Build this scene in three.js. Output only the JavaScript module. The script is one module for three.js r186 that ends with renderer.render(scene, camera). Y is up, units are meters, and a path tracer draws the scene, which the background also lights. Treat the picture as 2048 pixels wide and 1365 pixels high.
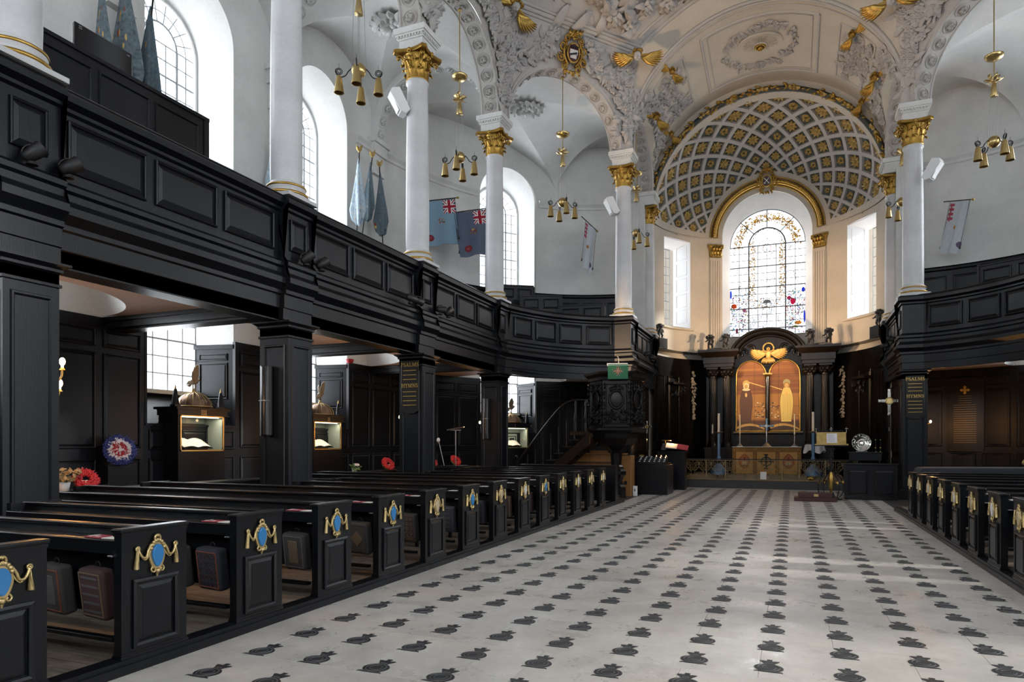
import * as THREE from 'three';
import { mergeGeometries, toCreasedNormals } from 'three/addons/utils/BufferGeometryUtils.js';
import { RoundedBoxGeometry } from 'three/addons/geometries/RoundedBoxGeometry.js';
import { RectAreaLightUniformsLib } from 'three/addons/lights/RectAreaLightUniformsLib.js';
import { FontLoader } from 'three/addons/loaders/FontLoader.js';
import { TextGeometry } from 'three/addons/geometries/TextGeometry.js';

// ---------------------------------------------------------------- camera, sky, light
const scene = new THREE.Scene();
const renderer = new THREE.WebGLRenderer({ antialias: true });
renderer.toneMapping = THREE.LinearToneMapping;
renderer.toneMappingExposure = 0.9;
renderer.shadowMap.enabled = true;
RectAreaLightUniformsLib.init();
const EYE = 1.55, CX = 0.97, YAW = Math.atan(560 / 1365);
const camera = new THREE.PerspectiveCamera(2 * Math.atan(682.5 / 1365) * 180 / Math.PI, 2048 / 1365, 0.1, 200);
camera.position.set(CX, EYE, 0);
camera.rotation.y = YAW;
camera.setViewOffset(2048, 1365, 0, 682.5 - 888, 2048, 1365);
scene.add(camera);
const SKY = 10, SKYCOL = [0.94, 0.985, 1.05];
scene.background = new THREE.Color().setRGB(...SKYCOL);
scene.backgroundIntensity = 2.4;
const sun = new THREE.DirectionalLight(new THREE.Color().setRGB(1, 0.95, 0.87), 4.5);      // hazy low sun from the lectern side
sun.name = 'hazy_sun'; sun.position.set(40, 15.2, -17.6); sun.target.position.set(0, 0, -12); sun.castShadow = true; sun.shadow.radius = 7;
sun.shadow.camera.left = sun.shadow.camera.bottom = -30; sun.shadow.camera.right = sun.shadow.camera.top = 30; sun.shadow.camera.far = 90; sun.shadow.mapSize.set(2048, 2048);
scene.add(sun, sun.target);
function skyLight(w, h, at, to, k = 1) {          // the daylight that falls through one window opening
  const l = new THREE.RectAreaLight(new THREE.Color().setRGB(...SKYCOL), SKY * k, w, h);
  l.name = 'window_daylight'; l.position.copy(at); l.lookAt(to); scene.add(l);
}
function spot(at, to, power, angle, name, size = 4, col = 0xffd6aa) {
  const l = new THREE.SpotLight(col, power, 0, angle, 0.6, 2); l.name = name;
  l.position.copy(at); l.target.position.copy(to); scene.add(l); scene.add(l.target);
  l.castShadow = true; l.shadow.radius = size; return l;
}
function bulbLight(at, power, size = 2, col = 0xffb870) {
  const l = new THREE.PointLight(col, power, 0, 2); l.name = 'lamp_bulb'; l.position.copy(at); l.castShadow = true; l.shadow.radius = size; scene.add(l);
}

// ---------------------------------------------------------------- numbers, textures, materials
let _s = 7; const rnd = () => { _s = (_s * 1664525 + 1013904223) >>> 0; return _s / 4294967296; };
const rr = (a, b) => a + (b - a) * rnd(), PI = Math.PI, V = (x, y, z) => new THREE.Vector3(x, y, z);
const lerp = (a, b, t) => a + (b - a) * t, clamp = (x, a = 0, b = 1) => Math.min(b, Math.max(a, x));
function hash(x, y, s) { let h = (x * 374761393 + y * 668265263 + s * 1442695041) | 0; h = Math.imul(h ^ (h >>> 13), 1274126177); return ((h ^ (h >>> 16)) >>> 0) / 4294967296; }
function tileNoise(x, y, n, s) {                   // value noise that repeats every n cells
  const x0 = Math.floor(x), y0 = Math.floor(y), f = t => t * t * (3 - 2 * t), fx = f(x - x0), fy = f(y - y0), m = k => ((k % n) + n) % n;
  const h = (i, j) => hash(m(x0 + i), m(y0 + j), s);
  return lerp(lerp(h(0, 0), h(1, 0), fx), lerp(h(0, 1), h(1, 1), fx), fy);
}
function tex(N, fn, srgb = true) {
  const d = new Uint8Array(N * N * 4);
  for (let y = 0; y < N; y++) for (let x = 0; x < N; x++) { const c = fn(x / N, y / N), o = (y * N + x) * 4; d[o] = clamp(c[0]) * 255; d[o + 1] = clamp(c[1]) * 255; d[o + 2] = clamp(c[2]) * 255; d[o + 3] = 255; }
  const t = new THREE.DataTexture(d, N, N); t.wrapS = t.wrapT = THREE.RepeatWrapping; t.magFilter = THREE.LinearFilter; t.minFilter = THREE.LinearMipmapLinearFilter;
  if (srgb) t.colorSpace = THREE.SRGBColorSpace; t.needsUpdate = true; return t;
}
const fbm = (u, v, n, s) => 0.5 * tileNoise(u * n, v * n, n, s) + 0.27 * tileNoise(u * n * 2, v * n * 2, n * 2, s + 1) + 0.15 * tileNoise(u * n * 4, v * n * 4, n * 4, s + 2) + 0.08 * tileNoise(u * n * 8, v * n * 8, n * 8, s + 3);
const g3 = (v, r = 1, g = 1, b = 1) => [v * r, v * g, v * b];
const grainTex = tex(512, (u, v) => { const a = tileNoise(u * 256, v * 6, 256, 3) * 0.5 + tileNoise(u * 64, v * 3, 64, 9) * 0.3 + fbm(u, v, 8, 5) * 0.2; return g3(0.62 + 0.38 * a); });
const grainBump = tex(512, (u, v) => g3(tileNoise(u * 256, v * 6, 256, 3) * 0.6 + tileNoise(u * 64, v * 4, 64, 9) * 0.4), false);
const stoneTex = tex(1024, (u, v) => { const a = fbm(u, v, 6, 11), b = fbm(u, v, 40, 21), c = Math.pow(fbm(u, v, 14, 31), 3); return g3(0.86 + 0.10 * a + 0.06 * (b - 0.5) - 0.10 * c, 1, 0.985, 0.965); });
const stoneRough = tex(512, (u, v) => g3(0.55 + 0.6 * (fbm(u, v, 7, 41) - 0.5) + 0.3 * (fbm(u, v, 60, 51) - 0.5)), false);
const plasterTex = tex(512, (u, v) => g3(0.93 + 0.08 * (fbm(u, v, 5, 61) - 0.5) + 0.05 * (fbm(u, v, 60, 71) - 0.5)));
const boardTex = tex(512, (u, v) => { const a = tileNoise(u * 5, v * 128, 128, 3), b = fbm(u, v, 9, 5), c = tileNoise(u * 3, v * 40, 120, 8); return g3(0.55 + 0.25 * a + 0.3 * (b - 0.4) + 0.15 * c); });
const goldTex = tex(256, (u, v) => { const a = fbm(u, v, 12, 81); return [0.86 + 0.2 * (a - 0.5), 0.86 + 0.26 * (a - 0.5), 0.84 + 0.34 * (a - 0.5)]; });
const L = (r, g, b) => new THREE.Color().setRGB(r, g, b);
const mat = (o) => new THREE.MeshStandardMaterial(o), pmat = (o) => new THREE.MeshPhysicalMaterial(o);
const rep = (t, k) => { const c = t.clone(); c.repeat.set(k, k); c.needsUpdate = true; return c; };
const M = {
  wood: pmat({ color: L(0.0070, 0.0084, 0.0118), map: grainTex, roughness: 0.36, specularIntensity: 0.62, bumpMap: grainBump, bumpScale: 0.0006 }),  // blue of the reflected sky is tinted into this base colour
  woodPew: pmat({ color: L(0.0060, 0.0070, 0.0095), map: grainTex, roughness: 0.3, specularIntensity: 0.7, bumpMap: grainBump, bumpScale: 0.0005 }),  // same bluish sky reflection put into the pew colour
  woodBrown: pmat({ color: L(0.016, 0.0105, 0.0075), map: grainTex, roughness: 0.32, specularIntensity: 0.6, bumpMap: grainBump, bumpScale: 0.0006 }),
  woodGloss: pmat({ color: L(0.0085, 0.0065, 0.0055), map: grainTex, roughness: 0.3, specularIntensity: 0.45, bumpMap: grainBump, bumpScale: 0.001 }),
  oak: mat({ color: L(0.42, 0.19, 0.055), map: grainTex, roughness: 0.4 }),
  plaster: mat({ color: L(0.74, 0.74, 0.72), map: rep(plasterTex, 0.4), roughness: 0.75 }),
  plasterWarm: mat({ color: L(0.56, 0.53, 0.50), map: rep(plasterTex, 0.4), roughness: 0.8 }),
  plasterRelief: mat({ color: L(0.55, 0.52, 0.495), map: rep(plasterTex, 0.8), roughness: 0.85 }),
  plasterApse: mat({ color: L(0.62, 0.56, 0.47), map: rep(plasterTex, 0.4), roughness: 0.75 }),
  soffit: mat({ color: L(0.72, 0.56, 0.47), map: rep(plasterTex, 0.4), roughness: 0.8 }),
  column: mat({ color: L(0.70, 0.70, 0.71), map: rep(plasterTex, 0.5), roughness: 0.38 }),
  stone: mat({ color: L(0.70, 0.685, 0.66), map: rep(stoneTex, 0.5), roughness: 0.74, roughnessMap: rep(stoneRough, 0.5) }),
  stoneB: mat({ color: L(0.675, 0.655, 0.63), map: rep(stoneTex, 0.43), roughness: 0.7, roughnessMap: rep(stoneRough, 0.43) }),
  stoneC: mat({ color: L(0.715, 0.70, 0.685), map: rep(stoneTex, 0.37), roughness: 0.72, roughnessMap: rep(stoneRough, 0.61) }),
  grout: mat({ color: L(0.5, 0.48, 0.45), roughness: 0.9 }),
  slate: mat({ color: L(0.034, 0.036, 0.042), map: rep(stoneTex, 3), roughness: 0.5 }),
  slateLine: mat({ color: L(0.12, 0.12, 0.12), roughness: 0.5 }),
  boardA: mat({ color: L(0.30, 0.235, 0.18), map: boardTex, roughness: 0.6 }),
  boardB: mat({ color: L(0.25, 0.195, 0.15), map: boardTex, roughness: 0.62 }),
  boardC: mat({ color: L(0.34, 0.28, 0.22), map: boardTex, roughness: 0.58 }),
  aisleFloor: mat({ color: L(0.06, 0.05, 0.045), map: boardTex, roughness: 0.5 }),
  gold: mat({ color: L(0.72, 0.46, 0.13), map: goldTex, metalness: 1, roughness: 0.36 }),
  goldPale: mat({ color: L(0.80, 0.60, 0.29), map: goldTex, metalness: 0.85, roughness: 0.34 }),
  goldDeep: mat({ color: L(0.58, 0.35, 0.085), map: goldTex, metalness: 1, roughness: 0.42 }),
  goldPaint: mat({ color: L(0.62, 0.42, 0.14), map: goldTex, metalness: 0.35, roughness: 0.5 }),
  brass: mat({ color: L(0.62, 0.46, 0.20), metalness: 1, roughness: 0.33 }),
  brassIn: mat({ color: L(0.34, 0.20, 0.06), metalness: 0.6, roughness: 0.5 }),
  iron: mat({ color: L(0.02, 0.02, 0.022), metalness: 0.5, roughness: 0.45 }),
  ironGold: mat({ color: L(0.30, 0.22, 0.11), metalness: 0.8, roughness: 0.42 }),
  steel: mat({ color: L(0.5, 0.5, 0.52), metalness: 1, roughness: 0.3 }),
  silver: mat({ color: L(0.82, 0.80, 0.74), metalness: 1, roughness: 0.16 }),
  black: mat({ color: L(0.010, 0.010, 0.011), roughness: 0.5 }),
  blackGloss: mat({ color: L(0.008, 0.009, 0.011), roughness: 0.18 }),
  blue: mat({ color: L(0.03, 0.19, 0.45), roughness: 0.18 }),
  blueMetal: mat({ color: L(0.13, 0.24, 0.40), roughness: 0.4, metalness: 0.3 }),
  shieldWhite: mat({ color: L(0.66, 0.64, 0.62), roughness: 0.3 }),
  shieldGold: mat({ color: L(0.62, 0.50, 0.30), roughness: 0.35, metalness: 0.4 }),
  white: mat({ color: L(0.78, 0.78, 0.78), roughness: 0.5 }),
  paper: mat({ color: L(0.80, 0.79, 0.75), roughness: 0.8 }),
  cream: mat({ color: L(0.74, 0.68, 0.54), roughness: 0.7 }),
  red: mat({ color: L(0.42, 0.02, 0.03), roughness: 0.6 }),
  pinkRed: mat({ color: L(0.36, 0.05, 0.07), roughness: 0.6 }),
  bluePoppy: mat({ color: L(0.035, 0.05, 0.20), roughness: 0.7 }),
  whitePetal: mat({ color: L(0.78, 0.74, 0.76), roughness: 0.7 }),
  dryFlower: mat({ color: L(0.42, 0.30, 0.14), roughness: 0.8 }),
  leaf: mat({ color: L(0.10, 0.17, 0.05), roughness: 0.7 }),
  teal: mat({ color: L(0.105, 0.125, 0.115), roughness: 0.7 }),
  bronze: mat({ color: L(0.018, 0.017, 0.016), roughness: 0.35 }),
  bird: mat({ color: L(0.40, 0.33, 0.24), roughness: 0.45, metalness: 0.3 }),
  candle: mat({ color: L(0.74, 0.62, 0.38), roughness: 0.5 }),
  candleWhite: mat({ color: L(0.66, 0.60, 0.52), roughness: 0.5 }),
  cabinetIn: mat({ color: L(0.28, 0.33, 0.30), roughness: 0.7 }),
  copper: mat({ color: L(0.19, 0.115, 0.075), metalness: 0.85, roughness: 0.3 }),
  darkRed: mat({ color: L(0.055, 0.008, 0.008), roughness: 0.4 }),
  greenBlack: mat({ color: L(0.035, 0.04, 0.03), roughness: 0.5 }),
  stepStone: mat({ color: L(0.045, 0.045, 0.047), map: rep(stoneTex, 0.7), roughness: 0.5 }),
  chancelFloor: mat({ color: L(0.36, 0.27, 0.18), map: rep(stoneTex, 0.5), roughness: 0.45 }),
  lead: mat({ color: L(0.05, 0.052, 0.055), roughness: 0.6 }),
  leadPale: mat({ color: L(0.34, 0.35, 0.36), roughness: 0.6 }),
  glass: pmat({ color: L(0.97, 0.98, 0.98), transmission: 1, thickness: 0, roughness: 0.02, ior: 1.45 }),
  vitrine: pmat({ color: L(0.98, 0.98, 0.98), transmission: 1, thickness: 0, roughness: 0.0, ior: 1.45 }),
  navy: mat({ color: L(0.02, 0.024, 0.035), roughness: 0.9 }),
};

// ---------------------------------------------------------------- geometry helpers
function norm(g) { if (g.index) g = g.toNonIndexed(); for (const k of Object.keys(g.attributes)) if (!['position', 'normal', 'uv'].includes(k)) g.deleteAttribute(k); if (!g.attributes.normal) g.computeVertexNormals(); if (!g.attributes.uv) g.setAttribute('uv', new THREE.BufferAttribute(new Float32Array(g.attributes.position.count * 2), 2)); g.clearGroups(); return g; }
function J(...gs) { gs = gs.flat(Infinity).filter(Boolean).map(norm); return gs.length === 1 ? gs[0] : mergeGeometries(gs); }
function tf(g, x = 0, y = 0, z = 0, rx = 0, ry = 0, rz = 0, sx = 1, sy = sx, sz = sx) { return g.applyMatrix4(new THREE.Matrix4().compose(V(x, y, z), new THREE.Quaternion().setFromEuler(new THREE.Euler(rx, ry, rz, 'YXZ')), V(sx, sy, sz))); }
const box = (w, h, d, x = 0, y = 0, z = 0, rx = 0, ry = 0, rz = 0) => tf(norm(new THREE.BoxGeometry(w, h, d)), x, y, z, rx, ry, rz);
const bx = (x0, x1, y0, y1, z0, z1) => box(Math.abs(x1 - x0), Math.abs(y1 - y0), Math.abs(z1 - z0), (x0 + x1) / 2, (y0 + y1) / 2, (z0 + z1) / 2);
const rbox = (w, h, d, r, x = 0, y = 0, z = 0, rx = 0, ry = 0, rz = 0) => tf(norm(new RoundedBoxGeometry(w, h, d, 2, r)), x, y, z, rx, ry, rz);
const cyl = (r0, r1, h, x = 0, y = 0, z = 0, n = 16, rx = 0, ry = 0, rz = 0, open = false) => tf(norm(new THREE.CylinderGeometry(r1, r0, h, n, 1, open)), x, y, z, rx, ry, rz);
const sph = (r, x = 0, y = 0, z = 0, n = 12, sx = 1, sy = 1, sz = 1) => tf(norm(new THREE.SphereGeometry(r, n, Math.max(6, n * 0.7 | 0))), x, y, z, 0, 0, 0, sx, sy, sz);
const torus = (R, r, x = 0, y = 0, z = 0, rx = 0, ry = 0, rz = 0, n = 24, m = 8, arc = 2 * PI) => tf(norm(new THREE.TorusGeometry(R, r, m, n, arc)), x, y, z, rx, ry, rz);
const lathe = (pts, n = 24, x = 0, y = 0, z = 0) => tf(norm(new THREE.LatheGeometry(pts.map(p => new THREE.Vector2(p[0], p[1])), n)), x, y, z);
const tube = (pts, r, n = 16, m = 6, closed = false) => norm(new THREE.TubeGeometry(new THREE.CatmullRomCurve3(pts.map(p => p.isVector3 ? p : V(...p)), closed), n, r, m, closed));
const rod = (a, b, r, m = 6) => { a = a.isVector3 ? a : V(...a); b = b.isVector3 ? b : V(...b); const d = b.clone().sub(a), g = norm(new THREE.CylinderGeometry(r, r, d.length(), m)); return g.applyMatrix4(new THREE.Matrix4().compose(a.clone().add(b).multiplyScalar(0.5), new THREE.Quaternion().setFromUnitVectors(V(0, 1, 0), d.normalize()), V(1, 1, 1))); };
const shp = (pts) => new THREE.Shape(pts.map(p => new THREE.Vector2(p[0], p[1])));
const ext = (shape, d, bev = 0, seg = 8, bs = 1) => norm(new THREE.ExtrudeGeometry(Array.isArray(shape) ? shp(shape) : shape, { depth: d, bevelEnabled: bev > 0, bevelSize: bev, bevelThickness: bev, bevelSegments: bs, curveSegments: seg }));
function uvBox(g) {                               // texture coordinates in metres, from the face the surface is turned to
  const p = g.attributes.position, n = g.attributes.normal, uv = new Float32Array(p.count * 2);
  for (let i = 0; i < p.count; i += 3) {
    let nx = 0, ny = 0, nz = 0; for (let k = 0; k < 3 && i + k < p.count; k++) { nx += Math.abs(n.getX(i + k)); ny += Math.abs(n.getY(i + k)); nz += Math.abs(n.getZ(i + k)); }
    for (let k = 0; k < 3 && i + k < p.count; k++) { const x = p.getX(i + k), y = p.getY(i + k), z = p.getZ(i + k); let u, v; if (ny > nx && ny > nz) { u = x; v = z; } else if (nx > nz) { u = z; v = y; } else { u = x; v = y; } uv[(i + k) * 2] = u; uv[(i + k) * 2 + 1] = v; }
  }
  g.setAttribute('uv', new THREE.BufferAttribute(uv, 2)); return g;
}
function quads(rows, closedV = false) {           // rows of points -> smooth surface
  const p = [], uv = []; const R = rows.length, C = rows[0].length;
  const put = (a, i, j) => { p.push(a.x, a.y, a.z); uv.push(i / (R - 1), j / (C - 1)); };
  const g = new THREE.BufferGeometry(), idx = [];
  for (let i = 0; i < R; i++) for (let j = 0; j < C; j++) put(rows[i][j], i, j);
  for (let i = 0; i < R - 1; i++) for (let j = 0; j < C - 1; j++) { const a = i * C + j; idx.push(a, a + 1, a + C, a + 1, a + C + 1, a + C); }
  g.setAttribute('position', new THREE.Float32BufferAttribute(p, 3)); g.setAttribute('uv', new THREE.Float32BufferAttribute(uv, 2)); g.setIndex(idx); g.computeVertexNormals(); return norm(g);
}
function tri(list) { const g = new THREE.BufferGeometry(); g.setAttribute('position', new THREE.Float32BufferAttribute(list.flatMap(v => [v.x, v.y, v.z]), 3)); g.computeVertexNormals(); return norm(g); }
const crease = (g, a = 0.5) => norm(toCreasedNormals(g, a));
// a path in plan [[x,z],...]: position and outward normal at each point (mitred)
function mitres(path, side) {
  return path.map((p, i) => {
    const a = path[Math.max(0, i - 1)], b = path[Math.min(path.length - 1, i + 1)], q = (u, v) => { const dx = v[0] - u[0], dz = v[1] - u[1], l = Math.hypot(dx, dz) || 1; return [-dz / l * side, dx / l * side]; };
    const n1 = i > 0 ? q(a, p) : q(p, b), n2 = i < path.length - 1 ? q(p, b) : n1; let nx = n1[0] + n2[0], nz = n1[1] + n2[1]; const l = Math.hypot(nx, nz); nx /= l; nz /= l; const k = 1 / Math.max(0.5, nx * n1[0] + nz * n1[1]);
    return [nx * k, nz * k];
  });
}
function sweep(profile, path, side, caps = true) { // profile [[out, y],...] carried along a plan path
  const ms = mitres(path, side), rows = profile.map(([o, y]) => path.map((p, i) => V(p[0] + ms[i][0] * o, y, p[1] + ms[i][1] * o)));
  let g = quads(rows); const extra = [];
  if (caps) for (const e of [0, path.length - 1]) { const c = rows.map(r => r[e]), m = c.reduce((s, v) => s.add(v), V(0, 0, 0)).multiplyScalar(1 / c.length); const l = []; for (let i = 0; i < c.length; i++) l.push(m, c[i], c[(i + 1) % c.length]); extra.push(tri(l)); }
  return J(crease(g, 0.45), extra);
}
// a raised and fielded panel on a local xy plane, z outward
function fielded(w, h, d = 0.035, m = 0.03, bevel = 0.06) {
  const f = (a, b, z) => [V(-a, -b, z), V(a, -b, z), V(a, b, z), V(-a, b, z), V(-a, -b, z)];
  const A = w / 2, B = h / 2; const rs = [f(A, B, 0), f(A, B, d * 0.8), f(A - m * 0.5, B - m * 0.5, d), f(A - m, B - m, d * 0.75), f(A - m, B - m, 0.004), f(A - m - 0.008, B - m - 0.008, 0.004), f(A - m - bevel, B - m - bevel, d * 0.62), f(A - m - bevel, B - m - bevel, d * 0.75)];
  const q = f(A - m - bevel, B - m - bevel, d * 0.75);
  return J(crease(quads(rs), 0.2), tri([q[0], q[1], q[2], q[0], q[2], q[3]]));
}
// a sunk panel shown by a moulding frame with a flat field
function sunk(w, h, d = 0.02, m = 0.03) {
  const f = (a, b, z) => [V(-a, -b, z), V(a, -b, z), V(a, b, z), V(-a, b, z), V(-a, -b, z)], A = w / 2, B = h / 2;
  return crease(quads([f(A, B, 0), f(A - m * 0.2, B - m * 0.2, d), f(A - m * 0.6, B - m * 0.6, d), f(A - m, B - m, d * 0.2), f(A - m, B - m, 0.002)]), 0.2);
}
// ---------------------------------------------------------------- scene helpers
const taken = {};
const numbered = (n) => { const k = taken[n] = (taken[n] ?? -1) + 1; return k ? `${n}_${String(k).padStart(3, '0')}` : n; };
const KEEPUV = new Set();
function mesh(name, g, m, parent) { g = Array.isArray(g) ? J(g) : g; if (m.map && !KEEPUV.has(m) && !g.userData.uvDone) { uvBox(g = norm(g)); g.userData.uvDone = true; } const o = new THREE.Mesh(g, m); o.name = name; o.castShadow = o.receiveShadow = true; parent.add(o); return o; }
function thing(name, label, category, at = [0, 0, 0], ry = 0, group) { const o = new THREE.Group(); o.name = numbered(name); o.position.set(...at); o.rotation.y = ry; o.userData = { label, category }; if (group) o.userData.group = group; scene.add(o); return o; }
function solo(name, g, m, label, category, group) { const o = mesh(numbered(name), g, m, scene); o.userData = { label, category }; if (group) o.userData.group = group; return o; }
function struct(name, g, m) { let o; if (g) o = mesh(numbered(name), g, m, scene); else { o = new THREE.Group(); o.name = numbered(name); scene.add(o); } o.userData = { kind: 'structure' }; return o; }
function copy(src, at, ry, label, group) { const o = src.clone(); o.name = numbered(src.name.replace(/_\d{3}$/, '')); o.userData = { ...src.userData, label }; if (group) o.userData.group = group; o.position.set(...at); o.rotation.y = ry; scene.add(o); return o; }
const stuff = (o) => { o.userData.kind = 'stuff'; return o; };
// small leaves and flowers for plaster and gilt relief, laid on a frame (origin, right, up, out)
function leafGeo(len = 1, wid = 0.42, lift = 0.34) {
  const P = (x, y, z) => V(x, y, z), n = 5, rows = [[], [], []];
  for (let i = 0; i <= n; i++) { const t = i / n, w = wid * Math.sin(PI * Math.pow(t, 0.8)) * 0.5 + 0.005, z = lift * Math.sin(t * PI * 0.75), y = t * len; rows[0].push(P(-w, y, 0.0 + z * 0.35)); rows[1].push(P(0, y, 0.05 + z)); rows[2].push(P(w, y, z * 0.35)); }
  return quads([rows[2], rows[1], rows[0]]);
}
const LEAF = leafGeo(), FLOWER = (() => { const l = []; for (let i = 0; i < 6; i++) l.push(tf(leafGeo(0.5, 0.42, 0.2), 0, 0, 0, 0, 0, i * PI / 3)); for (let i = 0; i < 5; i++) l.push(tf(leafGeo(0.3, 0.3, 0.34), 0, 0, 0.08, 0, 0, i * PI * 0.4 + 0.3)); l.push(sph(0.12, 0, 0, 0.24, 8)); return J(l); })();
function onFrame(g, o, out, ang, s, upHint) {
  const z = out.clone().normalize(); let up = upHint ? upHint.clone() : Math.abs(z.y) > 0.9 ? V(0, 0, -1) : V(0, 1, 0); up.addScaledVector(z, -up.dot(z)).normalize();
  const x = up.clone().cross(z), m = new THREE.Matrix4().makeBasis(x, up, z); m.multiply(new THREE.Matrix4().makeRotationZ(ang)); m.scale(V(s, s, s)); m.setPosition(o); return g.clone().applyMatrix4(m);
}
function mapFrame(at, x, y, z) { return new THREE.Matrix4().makeBasis(x, y, z).setPosition(at); }
// ================================================================ the shell
const COLZ = [-4.9, -9.3, -13.7, -18.1], BAY = 4.4, XC = 7.0, C5 = [4.1, -21.9], C6 = [4.1, -25.9];
const SPR = 10.95, RISE = 1.95;
// plan path of an outer wall (x counted outward), straight and then curving in to the apse
const wallPts = (() => { const p = []; for (let z = 8.3; z > -17; z -= 0.4) p.push([11.1, z]); for (let i = 0; i <= 60; i++) { const a = i / 60 * PI / 2; p.push([4.45 + 6.65 * Math.cos(a), -17 - 8.9 * Math.sin(a)]); } return p; })();
const wallLen = (() => { const l = [0]; for (let i = 1; i < wallPts.length; i++) l.push(l[i - 1] + Math.hypot(wallPts[i][0] - wallPts[i - 1][0], wallPts[i][1] - wallPts[i - 1][1])); return l; })();
function wallAt(s, d = 0) {                        // [x, z, outward nx, nz]
  let i = 0; while (i < wallLen.length - 2 && wallLen[i + 1] < s) i++;
  const t = (s - wallLen[i]) / (wallLen[i + 1] - wallLen[i]), a = wallPts[i], b = wallPts[i + 1], dx = b[0] - a[0], dz = b[1] - a[1], l = Math.hypot(dx, dz), nx = -dz / l, nz = dx / l;
  return [lerp(a[0], b[0], t) + nx * d, lerp(a[1], b[1], t) + nz * d, nx, nz, dx / l, dz / l];
}
const sOfZ = (z) => 8.3 - z, S_END = wallLen[wallLen.length - 1];
const S3 = (() => { let best = 0, e = 1e9; for (let s = 25; s < S_END; s += 0.02) { const w = wallAt(s), d = Math.hypot(w[0] - 8.9, w[1] + 23.61); if (d < e) { e = d; best = s; } } return best; })();
const winS = [sOfZ(2.1), sOfZ(-2.3), sOfZ(-6.7), sOfZ(-11.1), sOfZ(-15.5), S3];
const archTop = (w, ds) => w.spring === undefined ? w.top : w.spring + Math.sqrt(Math.max(0, w.half * w.half - ds * ds));
function stripWall(at, s0, s1, step, y0, y1, wins) {
  const ss = new Set(); for (let s = s0; s < s1; s += step) ss.add(s); ss.add(s1);
  for (const w of wins) for (let i = 0; i <= 24; i++) ss.add(clamp(w.s - w.half * Math.cos(i / 24 * PI), s0, s1));
  const a = [...ss].sort((p, q) => p - q), l = [];
  const quad = (p, q, ya, yb, yc, yd) => { const A = at(p, ya), B = at(q, yb), C = at(q, yd), D = at(p, yc); l.push(A, B, C, A, C, D); };
  for (let i = 0; i < a.length - 1; i++) {
    const p = a[i], q = a[i + 1], m = (p + q) / 2; if (q - p < 1e-5) continue;
    const w = wins.filter(w => Math.abs(m - w.s) < w.half).sort((u, v) => u.y0 - v.y0); let yp = y0, yq = y0;
    for (const k of w) { quad(p, q, yp, yq, k.y0, k.y0); yp = Math.min(y1, archTop(k, p - k.s)); yq = Math.min(y1, archTop(k, q - k.s)); }
    if (y1 - Math.max(yp, yq) > 1e-4 || y1 - Math.min(yp, yq) > 1e-4) { const n = 6; for (let j = 0; j < n; j++) quad(p, q, lerp(yp, y1, j / n), lerp(yq, y1, j / n), lerp(yp, y1, (j + 1) / n), lerp(yq, y1, (j + 1) / n)); }
  }
  return crease(tri(l), 0.6);
}
const outline = (half, y0, spring, top, n = 24) => { const o = [[-half, y0]]; if (spring === undefined) { o.push([-half, top], [half, top]); } else for (let i = 0; i <= n; i++) { const a = PI - i / n * PI; o.push([half * Math.cos(a), spring + half * Math.sin(a)]); } o.push([half, y0]); return o; };

// a leaded window: its own group, local x along the wall, y up, z outward
let winNo = 0;
function leadedWindow(frame, half, y0, spring, top, style) {
  const w = new THREE.Group(); w.name = `window_${++winNo}`; w.userData = { kind: 'structure' }; w.applyMatrix4(frame); scene.add(w);
  const bars = [], pane = (pts) => mesh('pane', tf(norm(new THREE.ShapeGeometry(shp(pts))), 0, 0, 0), M.glass, w);
  const bar = (x0, ya, x1, yb, t = 0.018) => bars.push(rod([x0, ya, 0], [x1, yb, 0], t, 5));
  const inn = half * 0.46, xs = style === 'upper' ? [-half, -half * 0.73, -inn, -inn / 3, inn / 3, inn, half * 0.73, half] : [-half, -half * 0.62, -half * 0.2, half * 0.2, half * 0.62, half];
  const yTop = spring ?? top, nr = Math.round((yTop - y0) / 0.36), ys = []; for (let i = 0; i <= nr; i++) ys.push(lerp(y0, yTop, i / nr));
  const cache = {};
  for (let i = 0; i < xs.length - 1; i++) for (let j = 0; j < nr; j++) {
    const a = xs[i + 1] - xs[i], b = ys[1] - ys[0], k = a.toFixed(3); cache[k] ??= norm(new THREE.PlaneGeometry(a, b)); const m = mesh('pane', cache[k], M.glass, w); m.position.set((xs[i] + xs[i + 1]) / 2, ys[j] + b / 2, 0);
  }
  xs.forEach((x, i) => bar(x, y0, x, yTop, style === 'upper' && (Math.abs(Math.abs(x) - inn) < 1e-6) ? 0.036 : 0.017)); ys.forEach((y, i) => bar(-half, y, half, y, i % 3 ? 0.016 : 0.027));
  if (spring !== undefined) {
    const arc = (r, a0, a1, n = 6) => { const o = []; for (let i = 0; i <= n; i++) { const a = lerp(a0, a1, i / n); o.push([r * Math.cos(a), spring + r * Math.sin(a)]); } return o; };
    pane([...arc(inn, 0, PI, 16)]); const rs = [inn, (inn + half) / 2, half];
    for (let k = 0; k < 2; k++) for (let i = 0; i < 9; i++) { const a0 = i / 9 * PI, a1 = (i + 1) / 9 * PI; pane([...arc(rs[k + 1], a0, a1), ...arc(rs[k], a1, a0)]); }
    for (let i = 0; i <= 9; i++) { const a = i / 9 * PI; bar(inn * Math.cos(a), spring + inn * Math.sin(a), half * Math.cos(a), spring + half * Math.sin(a), 0.014); }
    for (const [r, t] of [[inn, 0.03], [rs[1], 0.013], [half, 0.03]]) bars.push(torus(r, t, 0, spring, 0, 0, 0, 0, 32, 5, PI));
  }
  mesh('glazing_bar', J(bars), M.leadPale, w);
  return w;
}
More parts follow.
